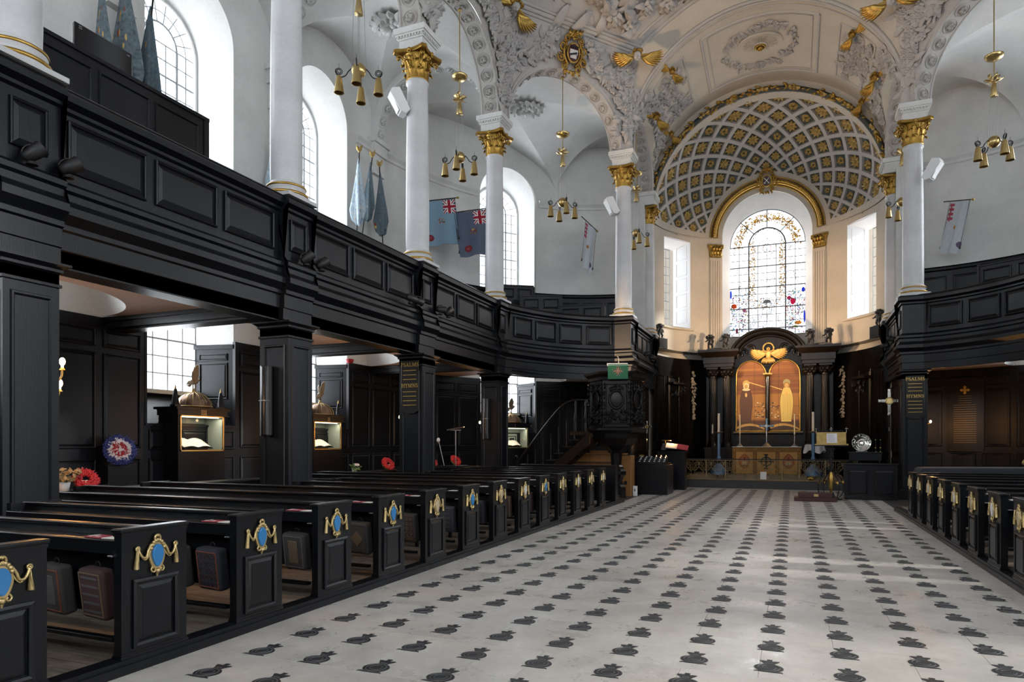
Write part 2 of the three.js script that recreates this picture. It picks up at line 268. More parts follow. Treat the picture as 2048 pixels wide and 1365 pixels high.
function localFrame(s, d, side) { const w = wallAt(s, d); const x = V(w[4] * side, 0, w[5]), z = V(w[2] * side, 0, w[3]), y = V(0, 1, 0); const fx = y.clone().cross(z); return mapFrame(V(w[0] * side, 0, w[1]), fx, y, z); }

for (const sd of [-1, 1]) {
  const P = (s, y, d = 0) => { const w = wallAt(s, d); return V(w[0] * sd, y, w[1]); };
  const ups = winS.map(s => ({ s, half: 1.18, y0: 6.4, spring: 10.72 })), lows = winS.map(s => ({ s, half: 1.18, y0: 1.95, top: 4.72 }));
  const W = struct(sd < 0 ? 'wall_left' : 'wall_right');
  mesh('plaster_face', stripWall((s, y) => P(s, y), 0, S_END, 0.8, 0, 13.1, [...ups, ...lows]), M.plaster, W);
  mesh('outer_face', stripWall((s, y) => P(s, y, 1.0), 0, S_END, 0.8, 0, 13.1, winS.flatMap(s => [{ s, half: 0.95, y0: 6.62, spring: 10.5 }, { s, half: 0.97, y0: 2.72, top: 4.66 }])), M.plaster, W);
  for (const s of winS) {
    const F0 = localFrame(s, 0, sd), F1 = localFrame(s, 0.96, sd), F2 = localFrame(s, 1.0, sd);
    const loft = (a, b) => { const A = a.map(p => V(p[0], p[1], 0).applyMatrix4(F0)), B = b.map(p => V(p[0], p[1], 0).applyMatrix4(F2)); return crease(quads([A, B]), 0.5); };
    const curve = s === S3 ? -0.13 : 0; // the wall bends away from the chord of this window
    const up0 = outline(1.18, 6.4, 10.72), up1 = outline(0.95, 6.62, 10.5);
    mesh('window_reveal', J(loft(up0, up1), loft([[-1.18, 6.4], [1.18, 6.4]], [[-0.95, 6.62], [0.95, 6.62]])), M.plaster, W);
    mesh('window_casing', sweep3(outline(0.95, 6.62, 10.5).map(p => V(p[0], p[1], -0.02).applyMatrix4(F1)), 0.05), M.white, W);
    mesh('window_reveal', J(loft([[-1.18, 3.86], [-1.18, 4.72], [1.18, 4.72], [1.18, 3.86]], [[-0.97, 3.86], [-0.97, 4.66], [0.97, 4.66], [0.97, 3.86]])), M.plaster, W);
    mesh('window_lining', J(loft([[-1.18, 1.95], [-1.18, 3.86]], [[-0.97, 2.72], [-0.97, 3.86]]), loft([[1.18, 1.95], [1.18, 3.86]], [[0.97, 2.72], [0.97, 3.86]]), loft([[-1.18, 1.95], [1.18, 1.95]], [[-0.97, 2.72], [0.97, 2.72]])), M.wood, W);
    mesh('window_sill', box(1.94, 0.09, 0.2, 0, 2.70, 0.88).applyMatrix4(F0), M.cream, W);
    for (const e of [-1, 1]) { // fielded panels and rails on the splayed linings
      const a = V(e * 1.18, 0, 0).applyMatrix4(F0), b = V(e * 0.97, 0, 0).applyMatrix4(F2), c = a.clone().lerp(b, 0.5), t = b.clone().sub(a).normalize(), up = V(0, 1, 0), n = t.clone().cross(up).multiplyScalar(1); const ctr = V(0, 0, 0.5).applyMatrix4(F0); if (n.dot(ctr.clone().sub(c)) < 0) n.negate(); const tx = up.clone().cross(n);
      const put = (g, y) => g.applyMatrix4(mapFrame(c.clone().setY(y), tx, up, n));
      mesh('lining_panel', put(fielded(0.72, 0.85, 0.03, 0.025, 0.04), 3.02), M.wood, W); mesh('lining_panel', put(fielded(0.72, 0.16, 0.03, 0.02, 0.02), 3.58), M.wood, W); mesh('lining_cornice', put(box(1.02, 0.1, 0.06), 3.82), M.wood, W);
      mesh('lining_rail', J(rod(V(e * 1.15, 2.15, 0.1).applyMatrix4(F0), V(e * 1.0, 2.78, 0.9).applyMatrix4(F0), 0.03), rod(V(e * 1.12, 2.0, 0.1).applyMatrix4(F0), V(e * 0.97, 2.62, 0.9).applyMatrix4(F0), 0.02)), M.woodGloss, W);
    }
    leadedWindow(localFrame(s, 0.97, sd), 0.95, 6.62, 10.5, undefined, 'upper');
    leadedWindow(localFrame(s, 0.97, sd), 0.97, 2.74, undefined, 4.66, 'lower');
    const a = V(0, 9.0, 1.06).applyMatrix4(F0), b = V(0, 9.0, 0).applyMatrix4(F0); skyLight(1.9, 4.6, a, b, sd > 0 ? 1.5 : 1);
    const c = V(0, 3.7, 1.06).applyMatrix4(F0), e = V(0, 3.7, 0).applyMatrix4(F0); skyLight(1.9, 1.9, c, e, sd > 0 ? 1.6 : 1);
  }
  // dark panelling of the aisle wall
  const D = struct(`trim_${sd < 0 ? 1 : 2}`);
  mesh('panelling_back', stripWall((s, y) => P(s, y, -0.05), 0, S_END, 0.8, 0, 3.93, winS.map(s => ({ s, half: 1.18, y0: 1.95, top: 3.93 }))), M.wood, D);
  mesh('panelling_edge', winS.flatMap(s => { const F = localFrame(s, 0, sd); return [-1, 1].map(e => box(0.05, 1.98, 0.08, e * 1.2, 2.94, -0.02).applyMatrix4(F)).concat([box(2.45, 0.05, 0.1, 0, 1.94, -0.03).applyMatrix4(F)]); }), M.wood, D);
  const panelAt = (s, y, w, h) => mesh('panel', fielded(w, h, 0.035, 0.03, 0.05).applyMatrix4((() => { const q = wallAt(s, -0.05), n = V(-q[2] * sd, 0, -q[3]), up = V(0, 1, 0); return mapFrame(V(q[0] * sd, y, q[1]), up.clone().cross(n), up, n); })()), M.wood, D);
  const mids = []; for (let i = 0; i < winS.length - 1; i++) mids.push([winS[i] + 1.25, winS[i + 1] - 1.25]); mids.push([S3 + 1.3, S_END - 0.2]);
  for (const [a, b] of mids) { const n = Math.max(2, Math.round((b - a) / 0.95)); for (let i = 0; i < n; i++) { const s = lerp(a, b, (i + 0.5) / n), w = (b - a) / n - 0.16; panelAt(s, 0.78, w, 0.95); panelAt(s, 2.36, w, 1.8); panelAt(s, 3.54, w, 0.34); } }
  for (const s of winS) for (let i = 0; i < 3; i++) { panelAt(s + (i - 1) * 0.8, 0.78, 0.66, 0.95); panelAt(s + (i - 1) * 0.8, 1.63, 0.66, 0.42); }
  mesh('skirting', sweep([[0, 0], [0.05, 0], [0.05, 0.16], [0.03, 0.2], [0, 0.2]], wallPts.map(p => [(p[0] - 0.05) * sd, p[1]]), -sd, false), M.wood, D);
  // wainscot round the gallery wall
  const T = struct(`trim_${sd < 0 ? 3 : 4}`), g0 = sOfZ(-9.4), GW = 7.28;
  mesh('wainscot_back', stripWall((s, y) => P(s, y, -0.04), g0, S_END, 0.6, 4.9, GW - 0.06, [{ s: S3, half: 1.18, y0: GW, top: GW + 1 }]), M.wood, T);
  mesh('wainscot_cap', sweep([[0, GW - 0.14], [0.06, GW - 0.1], [0.07, GW - 0.04], [0.1, GW], [-0.02, GW + 0.02]], Array.from({ length: 70 }, (_, i) => { const q = wallAt(lerp(g0, S_END, i / 69), -0.04); return [q[0] * sd, q[1]]; }), -sd), M.wood, T);
  for (let s = g0 + 0.5; s < S_END - 0.4; s += 0.98) mesh('panel', fielded(0.8, 1.25, 0.035, 0.03, 0.05).applyMatrix4((() => { const q = wallAt(s, -0.04), n = V(-q[2] * sd, 0, -q[3]), up = V(0, 1, 0); return mapFrame(V(q[0] * sd, 6.35, q[1]), up.clone().cross(n), up, n); })()), M.wood, T);
  // string course on the wall at the springing of the vault
  mesh('string_course', sweep([[0, 10.55], [0.05, 10.58], [0.05, 10.66], [0.12, 10.76], [0.12, 10.82], [0, 10.84]], [[0, 0]].flatMap(() => Array.from({ length: 40 }, (_, i) => { const q = wallAt(lerp(S3 + 1.3, S_END, i / 39)); return [q[0] * sd, q[1]]; })), -sd), M.plaster, T);
  mesh('string_course', sweep([[0, 10.55], [0.05, 10.58], [0.05, 10.66], [0.12, 10.76], [0.12, 10.82], [0, 10.84]], Array.from({ length: 30 }, (_, i) => { const q = wallAt(lerp(winS[4] + 1.6, S3 - 1.3, i / 29)); return [q[0] * sd, q[1]]; }), -sd), M.plaster, T);
}
function sweep3(pts, r, m = 4) { return norm(new THREE.TubeGeometry(new THREE.CatmullRomCurve3(pts, false, 'catmullrom', 0.05), pts.length * 2, r, m)); }

// ---------------------------------------------------------------- west end, behind the camera; unseen windows added to brighten the floor
{ const W = struct('wall_back'), ws = [-8.6, -3.4, 0, 3.4, 8.6].map((x, i) => ({ s: x + 12, half: 1.15, y0: 6.4, spring: 11 }));
  for (const z of [8.25, 8.6]) mesh('plaster_face', stripWall((s, y) => V(s - 12, y, z), 0, 24, 2, 0, 17, ws), M.plaster, W);
  for (const w of ws) { const o = outline(1.15, 6.4, 11).map(p => [p[0] + w.s - 12, p[1]]); mesh('window_reveal', crease(quads([o.map(p => V(p[0], p[1], 8.25)), o.map(p => V(p[0], p[1], 8.6))]), 0.5), M.plaster, W); leadedWindow(mapFrame(V(w.s - 12, 0, 8.5), V(1, 0, 0), V(0, 1, 0), V(0, 0, 1)), 1.15, 6.4, 11, undefined, 'upper'); skyLight(2.2, 5.2, V(w.s - 12, 9.1, 8.7), V(w.s - 12, 9.1, 0), 1); }
  mesh('panelling', bx(-11.1, 11.1, 0, 5.6, 8.1, 8.2), M.wood, W); }

// ---------------------------------------------------------------- floor of limestone slabs with slate badges
const badgeShape = (() => { const p = [], R = 0.088; for (let i = 0; i <= 22; i++) { const a = -0.5 * PI + 0.42 + i / 22 * (2 * PI - 0.84); p.push([R * 1.06 * Math.cos(a + PI * 2), R * Math.sin(a)]); }
  const top = []; const body = []; // circle with a crown above and a scroll below
  for (let i = 0; i <= 18; i++) { const a = -PI * 0.30 + i / 18 * PI * 0.69; body.push([0.096 * Math.cos(a), 0.086 * Math.sin(a)]); }
  const crown = [[0.036, 0.090], [0.042, 0.108], [0.062, 0.140], [0.066, 0.156], [0.040, 0.158], [0.024, 0.152], [0.015, 0.160], [0.019, 0.188], [0, 0.190]];
  const scroll = [[0, -0.094], [0.035, -0.096], [0.084, -0.090], [0.094, -0.100], [0.088, -0.078], [0.062, -0.072]];
  const right = [...scroll, ...body, ...crown], left = right.slice(0, -1).reverse().map(q => [-q[0], q[1]]); return [...right, ...left.slice(0, -1)]; })();
{
  const F = struct('floor'); const zN = 3.0, zF = -24.9, xe = 3.24;
  mesh('bed', bx(-11.2, 11.2, -0.3, -0.006, 8.3, -26), M.grout, F);
  const mats = [M.stone, M.stoneB, M.stone, M.stoneC]; let row = 0; const gcache = {};
  for (let z = -1.2; z > zF + 0.01; row++) { const d = Math.min(0.9, z - zF); let x = -xe + (row % 2 ? -0.5 : 0); while (x < xe) { const w = 1.0, x0 = Math.max(-xe, x), x1 = Math.min(xe, x + w); if (x1 - x0 > 0.05) { const s = mesh('floor_slab', rbox(x1 - x0 - 0.0025, 0.05, d - 0.0025, 0.002, (x0 + x1) / 2, -0.025 - hash(row, Math.round(x * 10), 3) * 0.0006, z - d / 2), mats[Math.floor(hash(row, Math.round(x * 7), 5) * 4)], F); } x += w; } z -= d; }
  mesh('near_paving', bx(-xe, xe, -0.05, -0.0003, -1.2, 8.3), M.stone, F);
  const BG = J(ext(badgeShape, 0.004, 0.0), ), RING = J(torus(0.072, 0.003, 0, 0, 0.005, 0, 0, 0, 20, 4), torus(0.045, 0.0025, 0, 0, 0.005, 0, 0, 0, 12, 4), box(0.05, 0.01, 0.003, 0, 0.098, 0.005), box(0.12, 0.006, 0.003, 0, -0.083, 0.005));
  BG.rotateX(-PI / 2); RING.rotateX(-PI / 2); uvBox(BG); BG.userData.uvDone = true;
  const list = []; for (let r = 0; r < 43; r++) for (let c = 0; c < 12; c++) { const x = 0.32 + 0.502 * (c - 6), z = -2.98 - 0.513 * r; if (z > -24.4) list.push([x, z]); }
  const vis = list.map(([x, z]) => { const X = x - CX, rx = X * Math.cos(YAW) - z * Math.sin(YAW), d = -X * Math.sin(YAW) - z * Math.cos(YAW), u = 1024 + 1365 * rx / d, v = 888 + 1365 * EYE / d; return [x, z, d, u > -60 && u < 2110 && v < 1420]; }).filter(a => a[3]).sort((a, b) => a[2] - b[2]);
  const far = [];
  vis.forEach(([x, z], i) => { const ry = (hash(i, 2, 9) - 0.5) * 0.06; if (i < 298) { const m = mesh('slate_badge', BG, M.slate, F); m.position.set(x, -0.0015, z); m.rotation.y = ry; const k = mesh('badge_line', RING, M.slateLine, m); } else far.push(tf(BG.clone(), x, -0.0015, z, 0, ry, 0)); });
  stuff(mesh('far_slate_badges', J(far), M.slate, F)).userData.label = 'dark slate badges inlaid in the far floor';
  // raised pew platforms of boards, with a dark kerb
  for (const sd of [-1, 1]) {
    const K = struct('floor'); const bm = [M.boardA, M.boardB, M.boardC]; let n = 0;
    for (let z = 0.6; z > -18.0; z -= 0.155, n++) mesh('floor_board', bx(sd * 3.28, sd * 8.3, 0, 0.085 - hash(n, sd, 4) * 0.001, z - 0.002, z - 0.153), bm[Math.floor(hash(n, sd + 5, 6) * 3)], K);
    mesh('kerb', J(bx(sd * 3.17, sd * 3.30, 0, 0.094, 0.6, -17.95), bx(sd * 3.15, sd * 3.2, 0, 0.06, 0.6, -17.95)), M.wood, K);
    mesh('aisle_paving', bx(sd * 8.3, sd * 11.1, 0, 0.03, 8.3, -25), M.aisleFloor, K); mesh('aisle_paving', bx(sd * 3.24, sd * 8.3, -0.01, 0.004, -17.95, -25), M.aisleFloor, K);
  }
  const S = struct('floor'); mesh('chancel_paving', J(bx(-4.3, 4.3, 0, 0.25, -24.93, -31)), M.chancelFloor, S); mesh('chancel_step', J(bx(-4.2, 4.2, 0, 0.262, -24.85, -25.25)), M.stepStone, S); mesh('altar_step', J(bx(-2.6, 2.6, 0.25, 0.4, -26.3, -29)), M.chancelFloor, S);
}

// ---------------------------------------------------------------- under the galleries: soffits with wells over the windows, gallery floor
const frontPts = (() => { const p = []; for (let z = 8.3; z >= -17.6; z -= 0.7) p.push([6.85, z]); // gallery front line
  for (let i = 0; i <= 16; i++) { const t = i / 16, a = [6.85, -17.9], c = [6.2, -20.95], b = [3.98, -21.7]; const k = (1 - t) * (1 - t), m = 2 * t * (1 - t), n = t * t; p.push([k * a[0] + m * c[0] + n * b[0], k * a[1] + m * c[1] + n * b[1]]); }
  return p; })();
const frontEnd = [[3.92, -21.75], [3.92, -25.6]];
for (const sd of [-1, 1]) {
  const C = struct('ceiling'); const WR = 2.2;
  const poly = [...frontPts.map(p => [p[0] + 0.1, p[1]]), [4.1, -22.0], [4.1, -25.8]]; const back = [];
  let s = S_END; const ws = [...winS].reverse();
  for (const w of ws) {
    for (; s > w + WR; s -= 0.25) { const q = wallAt(s); back.push([q[0], q[1]]); }
    const q = wallAt(w); for (let i = 0; i <= 28; i++) { const a = i / 28 * PI, t = WR * Math.cos(a), n = -WR * Math.sin(a); back.push([q[0] + q[4] * t + q[2] * n, q[1] + q[5] * t + q[3] * n]); } s = w - WR;
  }
  for (; s > 0; s -= 0.5) { const q = wallAt(s); back.push([q[0], q[1]]); }
  const all = [...poly, ...back];
  const flat = (pts, y) => norm(new THREE.ShapeGeometry(shp(pts.map(p => [p[0] * sd, -p[1]])))).rotateX(-PI / 2).translate(0, y, 0);
  mesh('soffit', flat(all, 3.93), M.soffit, C);
  for (const w of winS) { const q = wallAt(w), arc = (r, y) => Array.from({ length: 29 }, (_, i) => { const a = i / 28 * PI, t = r * Math.cos(a), n = -r * Math.sin(a); return V((q[0] + q[4] * t + q[2] * n) * sd, y, q[1] + q[5] * t + q[3] * n); });
    const A = arc(WR, 3.93), B = arc(WR - 0.28, 4.75); mesh('window_well', J(quads([A, B]), tri(B.slice(0, -1).flatMap((b, i) => [B[0].clone().lerp(B[28], 0.5), b, B[i + 1]]))), M.plaster, C); }
  const outer = Array.from({ length: 90 }, (_, i) => { const q = wallAt(lerp(S_END, 0, i / 89)); return [q[0], q[1]]; });
  const G = struct('floor'); mesh('gallery_deck', flat([...frontPts.map(p => [p[0] + 0.12, p[1]]), [4.1, -22.0], [4.1, -25.8], ...outer], 4.9), M.aisleFloor, G);
}

// ---------------------------------------------------------------- nave arcade, vaults
const RIB = M.plasterWarm;
const rosetteGeo = (() => { const l = [torus(0.17, 0.016, 0, 0, 0, 0, 0, 0, 20, 5), torus(0.11, 0.009, 0, 0, 0, 0, 0, 0, 16, 4)]; for (let i = 0; i < 6; i++) l.push(tf(leafGeo(0.1, 0.07, 0.03), 0, 0, 0, 0, 0, i * PI / 3)); l.push(sph(0.022, 0, 0, 0.02, 6)); return J(l); })();
uvBox(rosetteGeo); rosetteGeo.userData.uvDone = true;
const garland = (out, n, pathFn, spread, size) => { for (let i = 0; i < n; i++) { const t = i / n, f = pathFn(t); const k = 2; for (let j = 0; j < k; j++) { const o = f.p.clone().addScaledVector(f.x, rr(-spread, spread)).addScaledVector(f.y, rr(-spread, spread) * 0.6).addScaledVector(f.z, 0.02); out.push(onFrame(rnd() < 0.35 ? FLOWER : LEAF, o, f.z, rr(0, 2 * PI), size * rr(0.75, 1.3), f.y)); } } };
for (const sd of [-1, 1]) {
  const A = struct('wall_arcade'); const cols = [[7, 8.3], [7, 3.9], [7, -0.5], ...COLZ.map(z => [7, z]), C5, C6]; const gar = [];
  for (let i = 0; i < cols.length - 1; i++) {
    const a = cols[i], b = cols[i + 1], dx = (b[0] - a[0]), dz = b[1] - a[1], Ls = Math.hypot(dx, dz), tx = dx / Ls, tz = dz / Ls, nx = tz, nz = -tx; // inward normal (towards the nave): x decreasing
    const inN = [nx, nz]; const half = Ls / 2 - 0.32, rise = i === 7 ? 1.7 : RISE, last = i === 7;
    const at = (s, y, o) => V((a[0] + tx * s + inN[0] * o) * sd, y, a[1] + tz * s + inN[1] * o), inset = (y) => 0.25 + 0.3 * Math.pow(clamp((y - 12.0) / 2), 2);
    const w = { s: Ls / 2, half, y0: SPR }; const top = (s) => { const d = (s - Ls / 2) / half; return Math.abs(d) >= 1 ? SPR : SPR + rise * Math.sqrt(1 - d * d); };
    const N = 44, ss = []; for (let k = 0; k <= N; k++) { const d = -half * Math.cos(k / N * PI); ss.push(Ls / 2 + d); } ss.unshift(0); ss.push(Ls);
    const face = (o, y1, f) => { const rows = []; const m = 8; for (let j = 0; j <= m; j++) rows.push(ss.map(s => { const y = lerp(top(s), y1, j / m); return at(s, y, f ? f(y) * o : o); })); return quads(rows); };
    if (!last) mesh('spandrel', J(face(1, 14.0, inset), face(-0.25, 13.2)), M.plasterWarm, A); else mesh('spandrel', face(-0.25, 13.2), M.plasterWarm, A);
    const inner = ss.slice(1, -1); mesh('arch_soffit', quads([inner.map(s => at(s, top(s), 0.25)), inner.map(s => at(s, top(s), -0.25))]), M.plasterWarm, A);
    if (i >= 4) {
      mesh('arch_moulding', J([0.25, -0.25].map(o => sweep3(inner.map(s => at(s, top(s) + 0.02, o)), 0.035, 6)), sweep3(inner.map(s => at(s, top(s) + 0.2, 0.27)), 0.03, 5)), RIB, A);
      const nr = 15; for (let k = 0; k < nr; k++) { const th = (k + 0.5) / nr * PI, s = Ls / 2 - half * Math.cos(th), y = SPR + rise * Math.sin(th), out = at(Ls / 2, SPR, 0).sub(at(s, y, 0)).normalize(); const m = mesh('soffit_rosette', rosetteGeo, RIB, A); m.matrixAutoUpdate = true; const Z = out, X = V(tz * sd * -1, 0, tx).normalize(); const Xn = V(inN[0] * sd, 0, inN[1]), Y = Z.clone().cross(Xn); new THREE.Matrix4().makeBasis(Xn, Y, Z).setPosition(at(s, y, 0).addScaledVector(out, 0.012)).decompose(m.position, m.quaternion, m.scale); }
      if (!last) {
        const zf = V(inN[0] * sd, 0, inN[1]), xf = V(tx * sd, 0, tz), yf = V(0, 1, 0);
        const onFace = (s, y) => ({ p: at(s, y, inset(y) + 0.01), x: xf, y: yf, z: zf });
        // dense rope of leaves along the arch, and swags over it
        garland(gar, 44, t => { const th = 0.12 + t * (PI - 0.24), s = Ls / 2 - (half + 0.42) * Math.cos(th), y = SPR + (rise + 0.32) * Math.sin(th) + 0.05; return onFace(clamp(s, 0.05, Ls - 0.05), y); }, 0.1, 0.27);
        for (const [c, wd] of [[0.2, 0.34], [0.8, 0.34]]) garland(gar, 30, t => { const q = t * 2 - 1; return onFace(Ls * (c + wd * 0.42 * q), 13.62 - 0.6 * (1 - q * q) - (Math.abs(c + wd * 0.42 * q - 0.5) < 0.2 ? -0.12 : 0)); }, 0.17, 0.38);
        for (const e of [0.04, 0.96]) garland(gar, 26, t => onFace(Ls * e, 13.7 - 2.4 * t), 0.2, 0.38);
      }
      // moulding at the foot of the ceiling panel
      if (!last) mesh('ceiling_moulding', J([[0, 13.98, 0.05], [0.07, 14.06, 0.07], [0.16, 14.12, 0.045]].map(([o, y, r]) => rod(at(-0.2, y, 0.56 + o), at(Ls + 0.05, y, 0.56 + o), r, 8))), RIB, A);
    }
  }
  { const a = cols[6], b = cols[7], dx = b[0] - a[0], dz = b[1] - a[1], l = Math.hypot(dx, dz); mesh('corner_rope', sweep3(Array.from({ length: 12 }, (_, i) => { const y = lerp(SPR - 0.05, 14.1, i / 11), o = 0.2 + 0.3 * Math.pow(clamp((y - 12) / 2), 2); return V((b[0] + dz / l * o) * sd, y, b[1] - dx / l * o); }), 0.17, 8), M.plasterWarm, A); }
  stuff(mesh('leaf_garlands', J(gar), M.plasterRelief, A)).userData.label = 'white plaster garlands of leaves and flowers over the arches';
  // aisle vaults
  const C = struct('ceiling_aisle'); const arch = (t) => Math.sqrt(Math.max(0, 1 - (2 * t - 1) ** 2));
  const bay = (Af, Wf, name) => { const n = 40, rows = []; for (let i = 0; i <= n; i++) { const u = (1 - Math.cos(i / n * PI)) / 2, r = []; for (let j = 0; j <= n; j++) { const v = (1 - Math.cos(j / n * PI)) / 2, p = Af(u), q = Wf(u); r.push(V(lerp(p[0], q[0], v) * sd, SPR + 0.06 + 2.0 * Math.max(arch(u), arch(v)), lerp(p[1], q[1], v))); } rows.push(r); } const ps = [], ix = [], q = n + 1; rows.forEach(r => r.forEach(v => ps.push(v.x, v.y, v.z))); for (let i = 0; i < n; i++) for (let j = 0; j < n; j++) { const a = i * q + j, same = (i < n / 2) === (j < n / 2); if (same) ix.push(a, a + 1, a + q + 1, a, a + q + 1, a + q); else ix.push(a, a + 1, a + q, a + 1, a + q + 1, a + q); } const g = new THREE.BufferGeometry(); g.setAttribute('position', new THREE.Float32BufferAttribute(ps, 3)); g.setIndex(ix); g.computeVertexNormals(); return mesh(name, crease(norm(g), 0.3), M.plaster, C); };
  const zz = [8.3, 3.9, -0.5, ...COLZ];
  for (let i = 0; i < zz.length - 1; i++) bay(u => [7.0, lerp(zz[i], zz[i + 1], u)], u => [11.12, lerp(zz[i], zz[i + 1], u)], 'groin_vault');
  const s4 = sOfZ(-18.1) , sM = S3 + 2.0;
  bay(u => [lerp(7, 4.1, u), lerp(-18.1, -21.9, u)], u => { const q = wallAt(lerp(s4, sM, u), 0.03); return q; }, 'groin_vault');
  bay(u => [4.1, lerp(-21.9, -25.9, u)], u => { const q = wallAt(lerp(sM, S_END, u), 0.03); return q; }, 'groin_vault');
  // transverse arches from the columns to the wall
  for (const z of [...COLZ]) { const R = 1.86, xc = 9.06, band = (r0, r1, w) => { const rows = [[], [], [], []]; for (let k = 0; k <= 28; k++) { const a = k / 28 * PI, c = Math.cos(a), s = Math.sin(a), P = (r, d) => V((xc + r * c) * sd, SPR + r * s, z + d); rows[0].push(P(r1, w)); rows[1].push(P(r0, w)); rows[2].push(P(r0, -w)); rows[3].push(P(r1, -w)); } return crease(quads(rows), 0.3); };
    mesh('transverse_arch', band(R, R + 0.35, 0.24), M.plaster, C); mesh('wall_corbel', J(bx(sd * 10.85, sd * 11.12, 10.5, 10.95, z - 0.36, z + 0.36), bx(sd * 10.78, sd * 11.12, 10.82, 10.96, z - 0.42, z + 0.42), bx(sd * 10.92, sd * 11.12, 9.9, 10.5, z - 0.3, z + 0.3)), M.plaster, C);
    for (let k = 0; k < 14; k++) { const a = (k + 0.5) / 14 * PI, o = V(Math.cos(a) * sd, Math.sin(a), 0), m = mesh('arch_rosette', rosetteGeo, M.plaster, C); const Z = o.clone().negate(), X = V(0, 0, 1), Y = Z.clone().cross(X); new THREE.Matrix4().makeBasis(X, Y, Z).setPosition(V(xc * sd, SPR, z).addScaledVector(o, R - 0.012)).decompose(m.position, m.quaternion, m.scale); } }
  // plaster rose at the crown of each bay
  const rose = (() => { const l = []; for (let i = 0; i < 14; i++) { const a = i / 14 * 2 * PI; l.push(tf(leafGeo(0.42, 0.26, 0.12), Math.cos(a) * 0.22, Math.sin(a) * 0.22, 0.02, 0, 0, a - PI / 2 + 0.5)); l.push(tf(leafGeo(0.3, 0.2, 0.14), Math.cos(a) * 0.1, Math.sin(a) * 0.1, 0.04, 0, 0, a - PI / 2 - 0.4)); } l.push(sph(0.09, 0, 0, 0.06, 10)); return J(l).rotateX(PI / 2); })();
  for (const [x, z] of [[9.05, -11.5], [9.05, -15.9], [7.35, -21.6]]) { const m = mesh('ceiling_rose', rose, M.plaster, C); m.position.set(x * sd, SPR + 2.02, z); if (z < -20) m.scale.set(0.92, 1, 0.92); }
}
// nave ceiling: barrel over the nave, narrowing panel towards the chancel
{
  const C = struct('ceiling'); const wz = (z) => z > -17.8 ? 6.45 : lerp(6.5, 3.66, (-17.8 - z) / 3.77), rise = (z) => z > -17.8 ? 2.2 : lerp(2.2, 1.62, (-17.8 - z) / 3.77);
  const yAt = (x, z) => 14.0 + rise(z) * (1 - (x / wz(z)) ** 2);
  const zs = [8.4, 4, 0, -4, -8, -12, -16, -17.8]; for (let i = 1; i <= 16; i++) zs.push(-17.8 - 3.77 * i / 16);
  mesh('vault', quads(zs.map(z => Array.from({ length: 41 }, (_, j) => { const x = lerp(-1, 1, j / 40) * (wz(z) + 0.03); return V(x, yAt(clamp(x, -wz(z), wz(z)), z), z); }))), M.plasterWarm, C);
  // wall between the panel and the chancel arch
  const R = 4.0, xs = Array.from({ length: 61 }, (_, j) => -Math.cos(j / 60 * PI)); const A = xs.map(x => V(x * R, SPR + R * Math.sqrt(Math.max(0, 1 - x * x)), -21.9)), B = xs.map(x => { const X = x * 3.66; return V(X, yAt(X, -21.57), -21.57); });
  mesh('chancel_arch_wall', quads([A, A.map((a, i) => a.clone().lerp(B[i], 0.5)), B]), M.plasterApse, C);
  mesh('chancel_arch_moulding', J(sweep3(A.map(a => a.clone().add(V(0, 0.0, 0.03))), 0.05, 6), sweep3(B.map(b => b.clone().add(V(0, -0.02, 0.0))), 0.07, 6), sweep3(xs.map(x => { const X = x * 3.5, z = -21.3; return V(X, yAt(X, z) - 0.02, z); }), 0.05, 6)), M.plasterWarm, C);
  const fl = []; for (let i = 0; i < 330; i++) { const z = rr(-18.0, -21.15), w = wz(z) - 0.45, x = rr(-w, w), n = V(2 * rise(z) * x / wz(z) ** 2, -1, 0.0).normalize().negate(); const out = V(-2 * rise(z) * x / wz(z) ** 2, -1, 0).normalize(); fl.push(onFrame(i % 4 ? LEAF : FLOWER, V(x, yAt(x, z) - 0.01, z), out, rr(0, 6.3), i % 4 ? rr(0.5, 0.8) : rr(0.55, 0.75))); }
  stuff(mesh('foliage_relief', J(fl), M.plasterRelief, C)).userData.label = 'dense white plaster foliage filling the ceiling panel';
}
